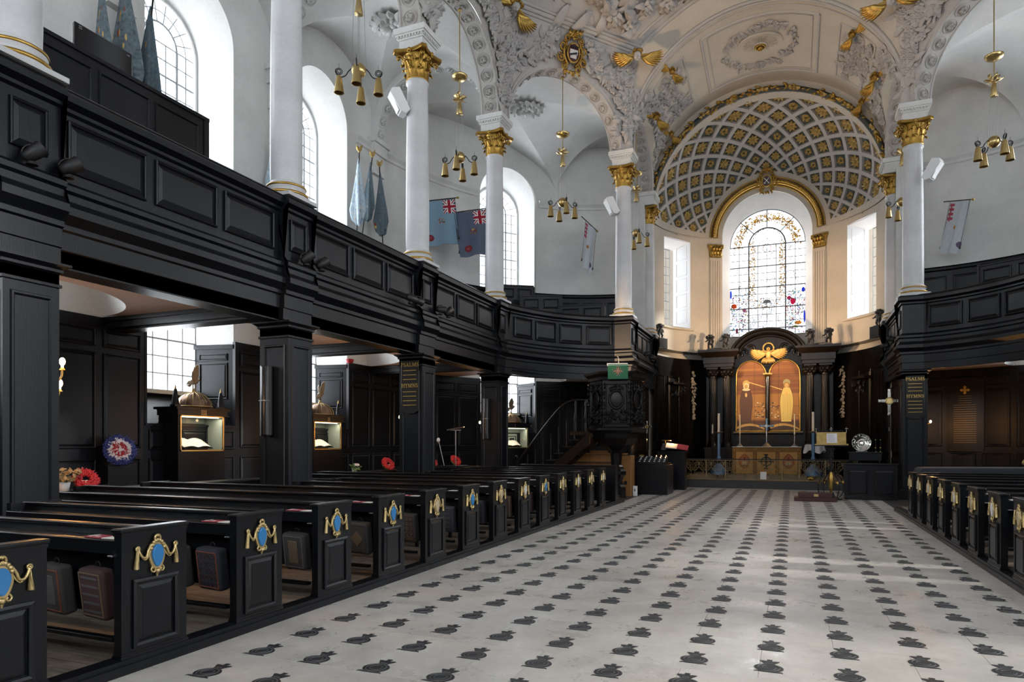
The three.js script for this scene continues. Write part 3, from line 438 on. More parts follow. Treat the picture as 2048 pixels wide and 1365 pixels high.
// ================================================================ chancel vault and apse
const CZ = -26, DR = 4.0, DY = 10.1, WSPR = 10.1;
const canvas = (w, h, draw) => { const c = document.createElement('canvas'); c.width = w; c.height = h; const x = c.getContext('2d'); draw(x, w, h); const t = new THREE.CanvasTexture(c); t.colorSpace = THREE.SRGBColorSpace; t.needsUpdate = true; return t; };
const keep = (m) => { KEEPUV.add(m); return m; };
{
  const C = struct('ceiling_chancel'); const z0 = -21.9, z1 = -26.0, zc = -23.9, half = 1.68, ris = 1.7;
  const archY = (z) => { const d = (z - zc) / half; return Math.abs(d) >= 1 ? 0 : ris * Math.sqrt(1 - d * d); };
  const crown = (z) => DR - 0.5 * clamp((z0 - z) / (z0 - z1)), S = (ph, z, h = 0) => V((DR - h) * Math.cos(ph), SPR + (crown(z) - h) * Math.sin(ph), z);
  const zs = []; for (let i = 0; i <= 10; i++) zs.push(lerp(z0, zc + half, i / 10)); for (let i = 1; i <= 36; i++) zs.push(zc + half * Math.cos(i / 36 * PI)); for (let i = 1; i <= 10; i++) zs.push(lerp(zc - half, z1, i / 10));
  mesh('barrel_vault', quads(zs.map(z => { const p0 = Math.asin(archY(z) / crown(z)); return Array.from({ length: 49 }, (_, j) => S(lerp(p0, PI - p0, j / 48), z)); })), M.plasterApse, C);
  const zz = zs.filter(z => Math.abs(z - zc) <= half + 1e-6);
  for (const sd of [-1, 1]) mesh('lunette_reveal', quads([zz.map(z => { const y = archY(z), x = DR * Math.sqrt(1 - (y / crown(z)) ** 2); return V(sd * x, SPR + y, z); }), zz.map(z => V(sd * 3.86, SPR + archY(z), z))]), M.plasterApse, C);
  const line = (ph0, za, ph1, zb, r = 0.03, h = 0.01) => sweep3(Array.from({ length: 25 }, (_, i) => S(lerp(ph0, ph1, i / 24), lerp(za, zb, i / 24), h)), r, 5);
  const frame = (a, b, za, zb, r) => [line(a, za, b, za, r), line(a, zb, b, zb, r), line(a, za, a, zb, r), line(b, za, b, zb, r)];
  mesh('panel_moulding', J(frame(1.12, PI - 1.12, -22.5, -25.35, 0.045), frame(1.17, PI - 1.17, -22.63, -25.22, 0.02), frame(0.62, 0.95, -22.6, -25.2, 0.03), frame(PI - 0.62, PI - 0.95, -22.6, -25.2, 0.03), line(0.02, -21.98, PI - 0.02, -21.98, 0.04), line(0.0, -22.2, PI, -22.2, 0.02)), M.plasterWarm, C);
  const rel = [], put = (ph, z, s, ang, g) => rel.push(onFrame(g, S(ph, z, 0.0), V(-Math.cos(ph), -Math.sin(ph), 0), ang, s, V(0, 0, -1)));
  for (let i = 0; i < 130; i++) { const a = rr(0, 2 * PI), r = rr(0.86, 1.14); put(PI / 2 + r * 1.05 * Math.cos(a) / DR, -23.93 + r * 0.98 * Math.sin(a), rr(0.16, 0.26), a + rr(-0.6, 0.6), rnd() < 0.25 ? FLOWER : LEAF); }
  for (const m of [1, -1]) for (let i = 0; i < 120; i++) { const ph = rr(0.66, 0.91); put(m > 0 ? ph : PI - ph, rr(-22.7, -25.1), rr(0.18, 0.3), rr(0, 6.3), i % 3 ? LEAF : FLOWER); }
  for (const m of [1, -1]) for (let i = 0; i < 170; i++) { const z = rr(-22.1, -25.7), p0 = Math.asin(archY(z) / crown(z)) + 0.06, ph = rr(p0, 0.58); if (ph < p0) continue; put(m > 0 ? ph : PI - ph, z, rr(0.2, 0.34), rr(0, 6.3), i % 3 ? LEAF : FLOWER); }
  stuff(mesh('leaf_relief', J(rel), M.plasterRelief, C)).userData.label = 'white plaster leaf scrolls and wreath on the chancel vault';
  mesh('vault_boss_ring', J(torus(0.72, 0.035, 0, SPR + DR - 0.25 - 0.02, -23.93, PI / 2), torus(0.2, 0.03, 0, SPR + DR - 0.25 - 0.03, -23.93, PI / 2), ...Array.from({ length: 32 }, (_, i) => rod([0.25 * Math.cos(i * PI / 16), SPR + DR - 0.25 - 0.03, -23.93 + 0.25 * Math.sin(i * PI / 16)], [0.55 * Math.cos(i * PI / 16), SPR + DR - 0.25 - 0.04, -23.93 + 0.55 * Math.sin(i * PI / 16)], 0.012, 4))), M.plasterApse, C);
  mesh('vault_boss', J(sph(0.1, 0, SPR + DR - 0.25 - 0.1, -23.93, 10), torus(0.15, 0.035, 0, SPR + DR - 0.25 - 0.06, -23.93, PI / 2)), M.goldDeep, C);
  // dado of the barrel beside the columns
  for (const sd of [-1, 1]) mesh('impost_band', J(bx(sd * 3.8, sd * 4.35, 10.5, 10.97, -25.55, -26.2), bx(sd * 3.74, sd * 4.35, 10.84, 10.98, -25.5, -26.22)), M.plaster, C);
}
// ---------------------------------------------------------------- apse: wall, windows, coffered half dome
{
  const W = struct('wall_apse'), R = 4.05, at = (s, y, d = 0) => { const a = s / R; return V((R + d) * Math.cos(a), y, CZ - (R + d) * Math.sin(a)); };
  const cw = { s: PI / 2 * R, half: Math.asin(1.72 / R) * R, y0: 6.0, spring: WSPR }, sw = [0.576, PI - 0.576].map(a => ({ s: a * R, half: 0.78, y0: 6.3, top: 9.86 }));
  mesh('plaster_face', stripWall((s, y) => at(s, y), 0, PI * R, 0.2, 0, DY + 0.02, [cw, ...sw]), M.plasterApse, W);
  mesh('outer_face', stripWall((s, y) => at(s, y, 0.95), 0, PI * R, 0.2, 0, DY + 0.02, [{ s: PI / 2 * R, half: 1.5, y0: 6, spring: WSPR }, ...sw.map(w => ({ ...w, half: 0.66 }))]), M.plasterApse, W);
  const zWall = (x, y) => y <= DY ? CZ - Math.sqrt(R * R - x * x) : CZ - Math.sqrt(Math.max(0.1, (DR + 0.02) ** 2 - x * x - (y - DY) ** 2));
  const GZ = -30.45, GH = 1.48, GS = 9.88, GB = 6.1, inn = outline(1.72, 6.0, WSPR, 0, 36).map(p => V(p[0], p[1], zWall(p[0], p[1]))), out = outline(GH, GB, GS, 0, 36).map(p => V(p[0], p[1], GZ));
  mesh('window_reveal', J(crease(quads([inn, out]), 0.4), quads([[V(-1.72, 6, zWall(1.72, 6)), V(0, 6, zWall(0, 6)), V(1.72, 6, zWall(1.72, 6))], [V(-GH, GB, GZ), V(0, GB, GZ), V(GH, GB, GZ)]])), M.plaster, W);
  mesh('head_wall', (() => { const sh = shp([[-5.2, 5.8], [5.2, 5.8], [5.2, 12.4], [-5.2, 12.4]]); const h = new THREE.Path(outline(GH, GB, GS, 0, 36).map(p => new THREE.Vector2(p[0], p[1]))); sh.holes.push(h); return norm(new THREE.ShapeGeometry(sh)).translate(0, 0, GZ - 0.35); })(), M.plasterApse, W);
  mesh('window_recess_rim', crease(quads([outline(GH, GB, GS, 0, 36).map(p => V(p[0], p[1], GZ)), outline(GH, GB, GS, 0, 36).map(p => V(p[0], p[1], GZ - 0.36))]), 0.4), M.plaster, W);
  for (const w of sw) {
    const a = w.s / R, c = at(w.s, 0), n = V(Math.cos(a), 0, -Math.sin(a)), t = V(Math.sin(a), 0, Math.cos(a)).multiplyScalar(a < 1 ? 1 : -1);
    const o0 = [[-0.78, 6.3], [-0.78, 9.86], [0.78, 9.86], [0.78, 6.3], [-0.78, 6.3]], pt = (e, y, d) => at(w.s + e, y, d);
    mesh('window_reveal', crease(quads([o0.map(p => pt(p[0], p[1], 0)), o0.map(p => pt(p[0] * 0.85, p[1] > 8 ? p[1] - 0.12 : p[1] + 0.12, 0.95))]), 0.4), M.white, W);
    mesh('window_ledge', J(Array.from({ length: 8 }, (_, i) => rod(pt(-0.92 + 1.84 * i / 8, 6.24, -0.05), pt(-0.92 + 1.84 * (i + 1) / 8, 6.24, -0.05), 0.055, 6))), M.plasterApse, W);
    for (const e of [-1, 1]) for (let k = 0; k < 5; k++) { const A = pt(e * 0.775, 0, 0.12), B = pt(e * 0.67, 0, 0.85), c2 = A.clone().lerp(B, 0.5), tx = B.clone().sub(A).normalize(), up = V(0, 1, 0), nn = tx.clone().cross(up); if (nn.dot(pt(0, 0, 0.5).sub(c2)) < 0) nn.negate(); mesh('shutter_panel', sunk(0.6, 0.56, 0.012, 0.03).applyMatrix4(mapFrame(c2.setY(6.85 + k * 0.66).addScaledVector(nn, 0.012), up.clone().cross(nn), up, nn)), M.white, W); }
    const gc = pt(0, 0, 0.9); const z = n, y = V(0, 1, 0), x = y.clone().cross(z); leadedWindow(mapFrame(gc, x, y, z), 0.6, 6.45, undefined, 9.72, 'lower');
    skyLight(1.3, 3.4, pt(0, 8.1, 1.1), pt(0, 8.1, 0), 0.2);
  }
  skyLight(2.9, 5.3, V(0, 8.7, GZ - 0.45), V(0, 8.7, 0), 0.3);
  // cornice and fluted pilasters with gilt capitals
  const arc = (a0, a1, r, n = 30) => Array.from({ length: n + 1 }, (_, i) => { const a = lerp(a0, a1, i / n); return [r * Math.cos(a), CZ - r * Math.sin(a)]; });
  const aw = Math.acos(1.74 / R);
  for (const [a0, a1] of [[0.02, aw], [PI - aw, PI - 0.02]]) mesh('dome_cornice', sweep([[0, 9.84], [0.05, 9.88], [0.06, 9.98], [0.14, 10.06], [0.18, 10.1], [0.18, 10.16], [0, 10.2]], arc(a0, a1, R), 1), M.plasterApse, W);
  for (const e of [-1, 1]) { const x = e * 2.0, z = CZ - Math.sqrt(R * R - 4), a = Math.atan2(-(z - CZ), x), n = V(-Math.cos(a), 0, Math.sin(a)), up = V(0, 1, 0), F = mapFrame(V(x, 0, z), up.clone().cross(n), up, n);
    const fl = [box(0.5, 3.75, 0.06, 0, 7.4, 0.03)]; for (let k = 0; k < 5; k++) fl.push(box(0.045, 3.5, 0.04, -0.19 + k * 0.095, 7.4, 0.07)); fl.push(box(0.58, 0.16, 0.12, 0, 5.6, 0.05));
    mesh('pilaster', J(fl).applyMatrix4(F), M.plasterApse, W);
    const cp = [ext([[-0.24, 0], [0.24, 0], [0.27, 0.3], [0.33, 0.44], [0.33, 0.5], [-0.33, 0.5], [-0.33, 0.44], [-0.27, 0.3]], 0.1, 0.01).translate(0, 9.32, 0)]; for (let k = 0; k < 4; k++) cp.push(onFrame(leafGeo(0.26, 0.14, 0.12), V(-0.18 + k * 0.12, 9.33, 0.1), V(0, 0, 1), 0, 1)); for (let k = 0; k < 3; k++) cp.push(onFrame(leafGeo(0.3, 0.14, 0.14), V(-0.12 + k * 0.12, 9.46, 0.1), V(0, 0, 1), 0, 1)); for (const q of [-1, 1]) cp.push(torus(0.06, 0.022, q * 0.25, 9.7, 0.12, 0, 0, 0, 14, 6)); cp.push(torus(0.05, 0.02, 0, 9.72, 0.12, 0, 0, 0, 12, 6));
    mesh('pilaster_capital', J(cp).applyMatrix4(F), M.gold, W);
  }
  // stained glass: leaded panes in one arched light
  const SG = document.createElement('canvas'); const sgt = canvas(640, 1136, (x, w, h) => {
    x.fillStyle = '#fff'; x.fillRect(0, 0, w, h); const px = (X, Y) => [(X + 1.48) / 2.96 * w, h - (Y - 6.1) / 5.26 * h];
    const fleck = (X, Y, col, len, wd, an) => { const [a, b] = px(X, Y); x.save(); x.translate(a, b); x.rotate(an); x.fillStyle = col; x.beginPath(); x.ellipse(0, 0, len, wd, 0, 0, 6.3); x.fill(); x.restore(); };
    const golds = ['#7a5208', '#8a5a10', '#5a4008', '#94701c', '#6b3a0a'];
    for (let i = 0; i < 16; i++) { const a = 0.1 + i / 15 * (PI - 0.2), X = 1.16 * Math.cos(a), Y = 9.88 + 1.16 * Math.sin(a); for (let k = 0; k < 30; k++) fleck(X + rr(-0.17, 0.17), Y + rr(-0.17, 0.17), golds[Math.floor(rnd() * 5)], rr(4, 13), rr(2, 4.5), rr(0, 3.1)); }
    for (const e of [-1, 1]) for (let i = 0; i < 300; i++) fleck(e * (0.6 + rr(-0.13, 0.13)), rr(7.6, 10.1), golds[Math.floor(rnd() * 5)], rr(3, 9), rr(1.5, 3.5), rr(0, 3.1));
    for (let i = 0; i < 60; i++) { const a = rr(0, PI); fleck(0.58 * Math.cos(a), 10.0 + 0.58 * Math.sin(a), ['#3a6a5a', '#6a3a2a', '#7a5a20'][i % 3], rr(3, 8), rr(1.5, 3), rr(0, 3.1)); }
    for (let i = 0; i < 130; i++) fleck(rr(-0.75, 0.75), 7.45 + rr(-0.22, 0.22), ['#7a5208', '#3f6a7a', '#94701c', '#7a4a30'][i % 4], rr(3, 10), rr(1.5, 4), rr(-0.4, 0.4));
    for (let i = 0; i < 520; i++) { const e = rnd() < 0.5 ? -1 : 1; fleck(e * rr(0.72, 1.45), rr(6.1, 7.9), ['#123a8a', '#7a1030', '#8a5a10', '#2a5a30', '#5a2a60', '#3a7a9a', '#6a3010', '#888'][Math.floor(rnd() * 8)], rr(3, 11), rr(1.5, 5), rr(0, 3.1)); }
    for (const [X, Y, c, a, b] of [[1.0, 7.45, '#8a0a2a', 20, 30], [0.86, 7.6, '#7a0f30', 14, 18], [-1.32, 7.4, '#8a2a0a', 24, 22], [1.4, 7.9, '#10209a', 14, 22], [-1.44, 7.9, '#1030a0', 8, 40], [1.2, 6.55, '#a05a08', 30, 16], [1.1, 6.4, '#6a6a10', 26, 10], [-1.2, 6.35, '#5a1030', 10, 24], [1.44, 6.8, '#10209a', 7, 60], [-0.9, 7.2, '#6a3a50', 16, 20]]) fleck(X, Y, c, a, b, 0);
    x.strokeStyle = '#333'; x.lineWidth = 2.2; const curve = (pts) => { x.beginPath(); pts.forEach((p, i) => { const [a, b] = px(...p); i ? x.lineTo(a, b) : x.moveTo(a, b); }); x.stroke(); };
    for (let k = 0; k < 210; k++) { let X = rr(-1.45, 1.45), Y = k < 130 ? rr(6.1, 8.1) : rr(8.0, 11.1); const c = [[X, Y]]; for (let i = 0; i < 6; i++) { X += rr(-0.09, 0.09); Y += rr(-0.02, 0.14); c.push([X, Y]); } curve(c); }
    for (let k = 0; k < 9; k++) curve([[-0.7 + k * 0.06, 6.45], [-0.7 + k * 0.06, 6.9 + 0.02 * k]]); x.fillStyle = '#4a4648'; { const [a, b] = px(0.0, 7.45); x.beginPath(); x.ellipse(a, b, 36, 30, 0, PI, 2 * PI); x.fill(); } for (const Y of [7.45, 7.3, 7.15, 7.0]) curve([[-0.2, Y], [0.2, Y - 0.02]]); curve([[-0.2, 7.45], [-0.16, 6.9], [-0.7, 6.85]]); curve([[0.2, 7.45], [0.16, 6.9], [0.7, 6.85]]);
    x.strokeStyle = '#6a3010'; x.lineWidth = 4; { const [a, b] = px(0, 9.75); x.beginPath(); x.ellipse(a, b, 34, 38, 0, 0.6 * PI, 2.4 * PI); x.stroke(); x.strokeStyle = '#a08030'; x.lineWidth = 3; x.beginPath(); x.ellipse(a, b, 74, 84, 0, PI, 2 * PI); x.stroke(); }
  });
  const sgm = keep(pmat({ color: 0xffffff, map: sgt, transmission: 1, thickness: 0, roughness: 0.02, ior: 1.45 }));
  const G = new THREE.Group(); G.name = `window_${++winNo}`; G.userData = { kind: 'structure' }; G.position.set(0, 0, GZ - 0.06); scene.add(G);
  const pane = (pts) => { const g = norm(new THREE.ShapeGeometry(shp(pts))), p = g.attributes.position, uv = g.attributes.uv; for (let i = 0; i < p.count; i++) uv.setXY(i, (p.getX(i) + 1.48) / 2.96, (p.getY(i) - 6.1) / 5.26); mesh('stained_pane', g, sgm, G); };
  const bars = [], bar = (a, b, c, d, t) => bars.push(rod([a, b, 0.01], [c, d, 0.01], t, 4)), xs = [-1.48, -1.1, -0.72, -0.36, 0, 0.36, 0.72, 1.1, 1.48], nr = 13;
  for (let i = 0; i < 8; i++) for (let j = 0; j < nr; j++) { const ya = lerp(GB, GS, j / nr), yb = lerp(GB, GS, (j + 1) / nr); pane([[xs[i], ya], [xs[i + 1], ya], [xs[i + 1], yb], [xs[i], yb]]); }
  const ar = (r, a0, a1, n = 5) => Array.from({ length: n + 1 }, (_, i) => { const a = lerp(a0, a1, i / n); return [r * Math.cos(a), GS + r * Math.sin(a)]; });
  pane(ar(0.72, 0, PI, 20)); for (let i = 0; i < 8; i++) for (const [r0, r1] of [[0.72, 1.1], [1.1, 1.48]]) pane([...ar(r1, i * PI / 8, (i + 1) * PI / 8), ...ar(r0, (i + 1) * PI / 8, i * PI / 8)]);
  xs.forEach(x => bar(x, GB, x, GS, Math.abs(Math.abs(x) - 0.72) < 0.01 ? 0.026 : 0.011)); for (let j = 0; j <= nr; j++) { const y = lerp(GB, GS, j / nr); bar(-1.48, y, 1.48, y, j % 3 === 1 ? 0.022 : 0.011); }
  for (const a of [PI / 4, PI / 2, 3 * PI / 4]) bar(0.72 * Math.cos(a), GS + 0.72 * Math.sin(a), 1.48 * Math.cos(a), GS + 1.48 * Math.sin(a), 0.018);
  bars.push(torus(0.72, 0.028, 0, GS, 0.01, 0, 0, 0, 30, 5, PI), torus(1.48, 0.03, 0, GS, 0.01, 0, 0, 0, 40, 5, PI), torus(1.1, 0.008, 0, GS, 0.01, 0, 0, 0, 30, 4, PI)); mesh('glazing_bar', J(bars), M.lead, G);

  // half dome
  const D = struct('ceiling_apse'), Sp = (ps, ph, r) => V(r * Math.sin(ps) * Math.cos(ph), DY + r * Math.sin(ps) * Math.sin(ph), CZ - r * Math.cos(ps));
  const shell = []; { const n = 70, m = 60, ok = (v) => Math.hypot(v.x, v.y - DY) > 1.78; for (let i = 0; i < n; i++) for (let j = 0; j < m; j++) { const p = (a, b) => Sp(a / n * PI / 2, b / m * PI, DR + 0.13), q = [p(i, j), p(i + 1, j), p(i + 1, j + 1), p(i, j + 1)]; if (q.every(ok)) shell.push(q[0], q[1], q[2], q[0], q[2], q[3]); } }
  mesh('dome_shell', tri(shell), M.plasterApse, D);
  const Q = (q) => 2 * Math.atan(Math.exp(q)), st = PI / 12; const flower8 = (() => { const l = []; for (let i = 0; i < 8; i++) l.push(tf(leafGeo(0.5, 0.26, 0.16), 0, 0, 0, 0, 0, i * PI / 4)); l.push(sph(0.13, 0, 0, 0.1, 7)); return J(l); })(), scrollF = (() => { const l = []; for (let i = 0; i < 5; i++) l.push(tf(leafGeo(0.34, 0.24, 0.18), 0.22 * Math.cos(i * 1.256), 0.22 * Math.sin(i * 1.256), 0.02, 0, 0, i * 1.256 + 0.5)); l.push(torus(0.16, 0.06, 0, 0, 0.05, 0, 0, 0, 14, 5)); return J(l); })();
  uvBox(flower8); flower8.userData.uvDone = true; uvBox(scrollF); scrollF.userData.uvDone = true;
  for (let j = 0; j < 13; j++) for (let i = 0; i <= 12; i++) {
    const ph = i * st + (j % 2 ? st / 2 : 0), q = 0.02 - j * st / 2, ps = Q(q); if (ph > PI + 0.01) continue; const c = Sp(ps, ph, DR + 0.1); if (Math.hypot(c.x, c.y - DY) < 2.15) continue;
    const corner = (a, b) => Sp(Q(Math.min(0.06, q + b * st / 2)), clamp(ph + a * st / 2, 0, PI), DR + 0.1), rows = []; for (let a = 0; a <= 3; a++) { const r = []; for (let b = 0; b <= 3; b++) { const s = a / 3, t = b / 3; r.push(corner(s - t, s + t - 1)); } rows.push(r); }
    const k = mesh('coffer', quads(rows), M.teal, D), n = V(0, DY, CZ).sub(c).normalize(), f = mesh('coffer_flower', (i + j) % 3 === 1 ? scrollF : flower8, M.goldPaint, k), up = Sp(ps - 0.05, ph, DR + 0.1).sub(c).normalize(), X = up.clone().cross(n).normalize(), Y = n.clone().cross(X), sc = 0.70 * Math.sin(ps) * st * DR * 0.76; if (ph < 0.12 || ph > PI - 0.12) { k.remove(f); } new THREE.Matrix4().makeBasis(X, Y, n).scale(V(sc, sc, sc)).setPosition(c.addScaledVector(n, 0.015)).decompose(f.position, f.quaternion, f.scale);
  }
  for (const fam of [-1, 1]) for (let k = -6; k <= 19; k++) {
    const c = k * st + st / 2 - 0.02 * fam * 0 + (fam > 0 ? -0.02 : 0.02), secs = []; for (let i = 0; i <= 44; i++) { const q = 0.0 - i / 44 * 1.55, ph = c + fam * q; if (ph < 0 || ph > PI) continue; const P = Sp(Q(q), ph, DR); if (Math.hypot(P.x, P.y - DY) < 1.9) break; secs.push([P, Q(q), ph]); }
    if (secs.length < 3) continue; const rows = [[], [], [], []]; secs.forEach(([P, ps], i) => { const T = secs[Math.min(secs.length - 1, i + 1)][0].clone().sub(secs[Math.max(0, i - 1)][0]).normalize(), N = V(0, DY, CZ).sub(P).normalize(), Sd = T.clone().cross(N), w = 0.07 * Math.sin(ps) + 0.006; rows[0].push(P.clone().addScaledVector(Sd, -w * 1.15).addScaledVector(N, -0.11)); rows[1].push(P.clone().addScaledVector(Sd, -w)); rows[2].push(P.clone().addScaledVector(Sd, w)); rows[3].push(P.clone().addScaledVector(Sd, w * 1.15).addScaledVector(N, -0.11)); });
    mesh('dome_rib', crease(quads(rows), 0.3), M.plasterWarm, D);
  }
  const band = (f, n, name, m) => mesh(name, quads([0, 1].map(e => Array.from({ length: n + 1 }, (_, i) => f(i / n, e)))), m, D);
  band((t, e) => Sp(e ? PI / 2 : 1.46, t * PI, DR - 0.012), 60, 'dome_front_band', M.plasterApse);
  for (const s of [0, 1]) band((t, e) => Sp(lerp(0.46, PI / 2, t), s ? PI - e * 0.075 : e * 0.075, DR - 0.012), 30, 'dome_base_band', M.plasterApse);
  const rz = (r, th, k) => { const x = r * Math.cos(th), y = r * Math.sin(th); return V(x, DY + y, CZ - Math.sqrt(Math.max(0.2, k * k - x * x - y * y))); };
  mesh('archivolt_margin', quads([1.72, 1.9, 2.15, 2.36].map(r => Array.from({ length: 49 }, (_, i) => rz(r, i / 48 * PI, DR - 0.015)))), M.plasterApse, D);
  const ringPts = (r, k) => Array.from({ length: 49 }, (_, i) => rz(r, i / 48 * PI, DR - k)); const beads = []; for (let i = 0; i < 90; i++) { const p = rz(2.03, (i + 0.5) / 90 * PI, DR - 0.13); beads.push(sph(0.06, p.x, p.y, p.z, 6, 1, 0.8, 0.8)); }
  mesh('gilt_archivolt', J(sweep3(ringPts(2.03, 0.04), 0.105, 8), sweep3(ringPts(1.9, 0.04), 0.035, 6), sweep3(ringPts(2.16, 0.04), 0.035, 6), beads), M.goldDeep, D);
  // gilt and green laurel torus round the mouth of the apse
  const lau = [], frontP = (t, r = 4.0) => V(r * Math.cos(t * PI), DY + 0.05 + r * Math.sin(t * PI), CZ + 0.1); for (let i = 0; i < 190; i++) { const t = rr(0.02, 0.98), p = frontP(t, rr(3.93, 4.1)); lau.push(onFrame(LEAF, p.add(V(0, 0, 0.07)), V(-0.4 * Math.cos(t * PI), -0.4 * Math.sin(t * PI), 1), t * PI + rr(-0.6, 0.6), rr(0.15, 0.24))); }
  mesh('laurel_moulding', sweep3(Array.from({ length: 61 }, (_, i) => frontP(i / 60)), 0.1, 8), M.greenBlack, D); stuff(mesh('laurel_leaves', J(lau), M.goldDeep, D)).userData.label = 'gilt laurel leaves';
  mesh('dome_front_wall', quads([[4.0, 0], [4.15, 0], [5.2, 1]].map(([r]) => Array.from({ length: 49 }, (_, i) => { const a = i / 48 * PI; return V(r * Math.cos(a), (r > 4.5 ? SPR : DY) + r * Math.sin(a), CZ + 0.06); }))), M.plasterApse, D);
}
// ================================================================ galleries, piers, columns
const SIDE = { '-1': 'pulpit', '1': 'lectern' };
const ORD = ['nearest', 'second', 'third', 'fourth', 'fifth', 'sixth', 'seventh', 'eighth', 'ninth', 'tenth', 'eleventh', 'twelfth', 'thirteenth', 'fourteenth', 'fifteenth'];
const PROF = [[-0.12, 3.6], [0, 3.6], [0, 3.78], [0.025, 3.79], [0.025, 4.0], [0.06, 4.02], [0.06, 4.08], [0.12, 4.15], [0.15, 4.18], [0.15, 4.27], [0.1, 4.31], [0.07, 4.36], [0.07, 4.44], [0.11, 4.47], [0.11, 4.53], [0.03, 4.57], [0, 4.6], [0, 5.38], [0.04, 5.41], [0.04, 5.45], [0.12, 5.5], [0.12, 5.58], [0.1, 5.61], [-0.22, 5.61], [-0.22, 5.5], [-0.12, 5.45]];
const beam = (path, side, o = 0, caps = true) => sweep(PROF.map(([a, y]) => [a + o, y]), path, side, caps);
const frameOn = (x, y, z, nx, nz) => { const n = V(nx, 0, nz).normalize(), up = V(0, 1, 0); return mapFrame(V(x, y, z), up.clone().cross(n), up, n); };
for (const sd of [-1, 1]) {
  const G = thing('gallery_balcony', sd < 0 ? 'long dark panelled gallery front curving above the pulpit' : 'dark panelled gallery front curving in towards the lectern', 'gallery');
  const path = frontPts.map(p => [p[0] * sd, p[1]]), end = frontEnd.map(p => [p[0] * sd, p[1]]);
  mesh('entablature', beam(path, -sd), M.wood, G); mesh('entablature', beam(end, -sd), M.wood, G);
  mesh('rail_cap', J(sweep([[-0.2, 5.61], [0.09, 5.61], [0.1, 5.63], [0.08, 5.65], [-0.2, 5.65]], path, -sd), sweep([[-0.2, 5.61], [0.09, 5.61], [0.1, 5.63], [0.08, 5.65], [-0.2, 5.65]], end, -sd)), M.wood, G);
  const zs = [3.9, -0.5, ...COLZ];
  zs.forEach((z, i) => {
    mesh('pedestal', beam([[6.85 * sd, z + 0.36], [6.85 * sd, z - 0.36]], -sd, 0.09), M.wood, G);
    mesh('pedestal_panel', fielded(0.4, 0.52, 0.035, 0.03, 0.06).applyMatrix4(frameOn(6.76 * sd, 5.02, z, -sd, 0)), M.wood, G);
    if (i < zs.length - 1) for (let k = 0; k < 3; k++) { const a = z - 0.42, w = (BAY - 0.84) / 3; mesh('panel', fielded(w - 0.14, 0.6, 0.04, 0.035, 0.07).applyMatrix4(frameOn(6.85 * sd, 5.02, a - w * (k + 0.5), -sd, 0)), M.wood, G); }
  });
  // curved run: four panels bent along it
  const ms = mitres(path, -sd), curve = path.map((p, i) => ({ p, n: ms[i] })).filter(q => q.p[1] < -18.45), cl = [0]; for (let i = 1; i < curve.length; i++) cl.push(cl[i - 1] + Math.hypot(curve[i].p[0] - curve[i - 1].p[0], curve[i].p[1] - curve[i - 1].p[1]));
  const on = (s) => { let i = 0; while (i < cl.length - 2 && cl[i + 1] < s) i++; const t = (s - cl[i]) / (cl[i + 1] - cl[i]), a = curve[i], b = curve[i + 1]; return [lerp(a.p[0], b.p[0], t), lerp(a.p[1], b.p[1], t), lerp(a.n[0], b.n[0], t), lerp(a.n[1], b.n[1], t)]; };
  const CL = cl[cl.length - 1] - 0.4; for (let k = 0; k < 4; k++) { const w = CL / 4, c = (k + 0.5) * w, g = fielded(w - 0.14, 0.6, 0.04, 0.035, 0.07), p = g.attributes.position; for (let i = 0; i < p.count; i++) { const q = on(clamp(c + p.getX(i) * 1, 0, cl[cl.length - 1])), o = p.getZ(i) + 0.003; p.setXYZ(i, q[0] + q[2] * o, 5.02 + p.getY(i), q[1] + q[3] * o); } g.computeVertexNormals(); mesh('panel', crease(g, 0.2), M.wood, G); }
  mesh('pedestal', J(beam([[sd * 4.36, -21.62], [sd * 3.84, -21.62], [sd * 3.84, -22.2]], -sd, 0.05)), M.wood, G);
  mesh('pedestal_panel', fielded(0.34, 0.5, 0.03, 0.03, 0.05).applyMatrix4(frameOn(sd * 3.78, 5.02, -21.92, -sd, 0)), M.wood, G);
  mesh('pedestal', beam([[sd * 3.9, -25.5], [sd * 3.9, -26.0]], -sd, 0.06), M.wood, G);
  for (let k = 0; k < 4; k++) mesh('panel', fielded(0.72, 0.58, 0.035, 0.03, 0.06).applyMatrix4(frameOn(sd * 3.92, 5.02, -22.68 - k * 0.82, -sd, 0)), M.wood, G);
  mesh('underside', J(bx(sd * 6.85, sd * 7.2, 3.58, 3.94, 8.2, -18.0), ...curve.slice(0, -1).map((q, i) => rod(V(q.p[0] - q.n[0] * 0.16, 3.76, q.p[1] - q.n[1] * 0.16), V(curve[i + 1].p[0] - curve[i + 1].n[0] * 0.16, 3.76, curve[i + 1].p[1] - curve[i + 1].n[1] * 0.16), 0.19, 4))), M.wood, G);
}
// cross beams under the galleries
[...COLZ].forEach((z, i) => { const B = thing('gallery_beam', `dark ceiling beam running from the ${ORD[i]} pulpit-side pier to the aisle wall`, 'beam', [0, 0, 0], 0, 'beams under the gallery'); mesh('beam', J(bx(-7.05, -11.1, 3.74, 3.95, z - 0.24, z + 0.24), bx(-7.05, -11.1, 3.86, 3.94, z - 0.3, z + 0.3), bx(-7.05, -11.1, 3.70, 3.75, z - 0.17, z + 0.17)), M.wood, B); });

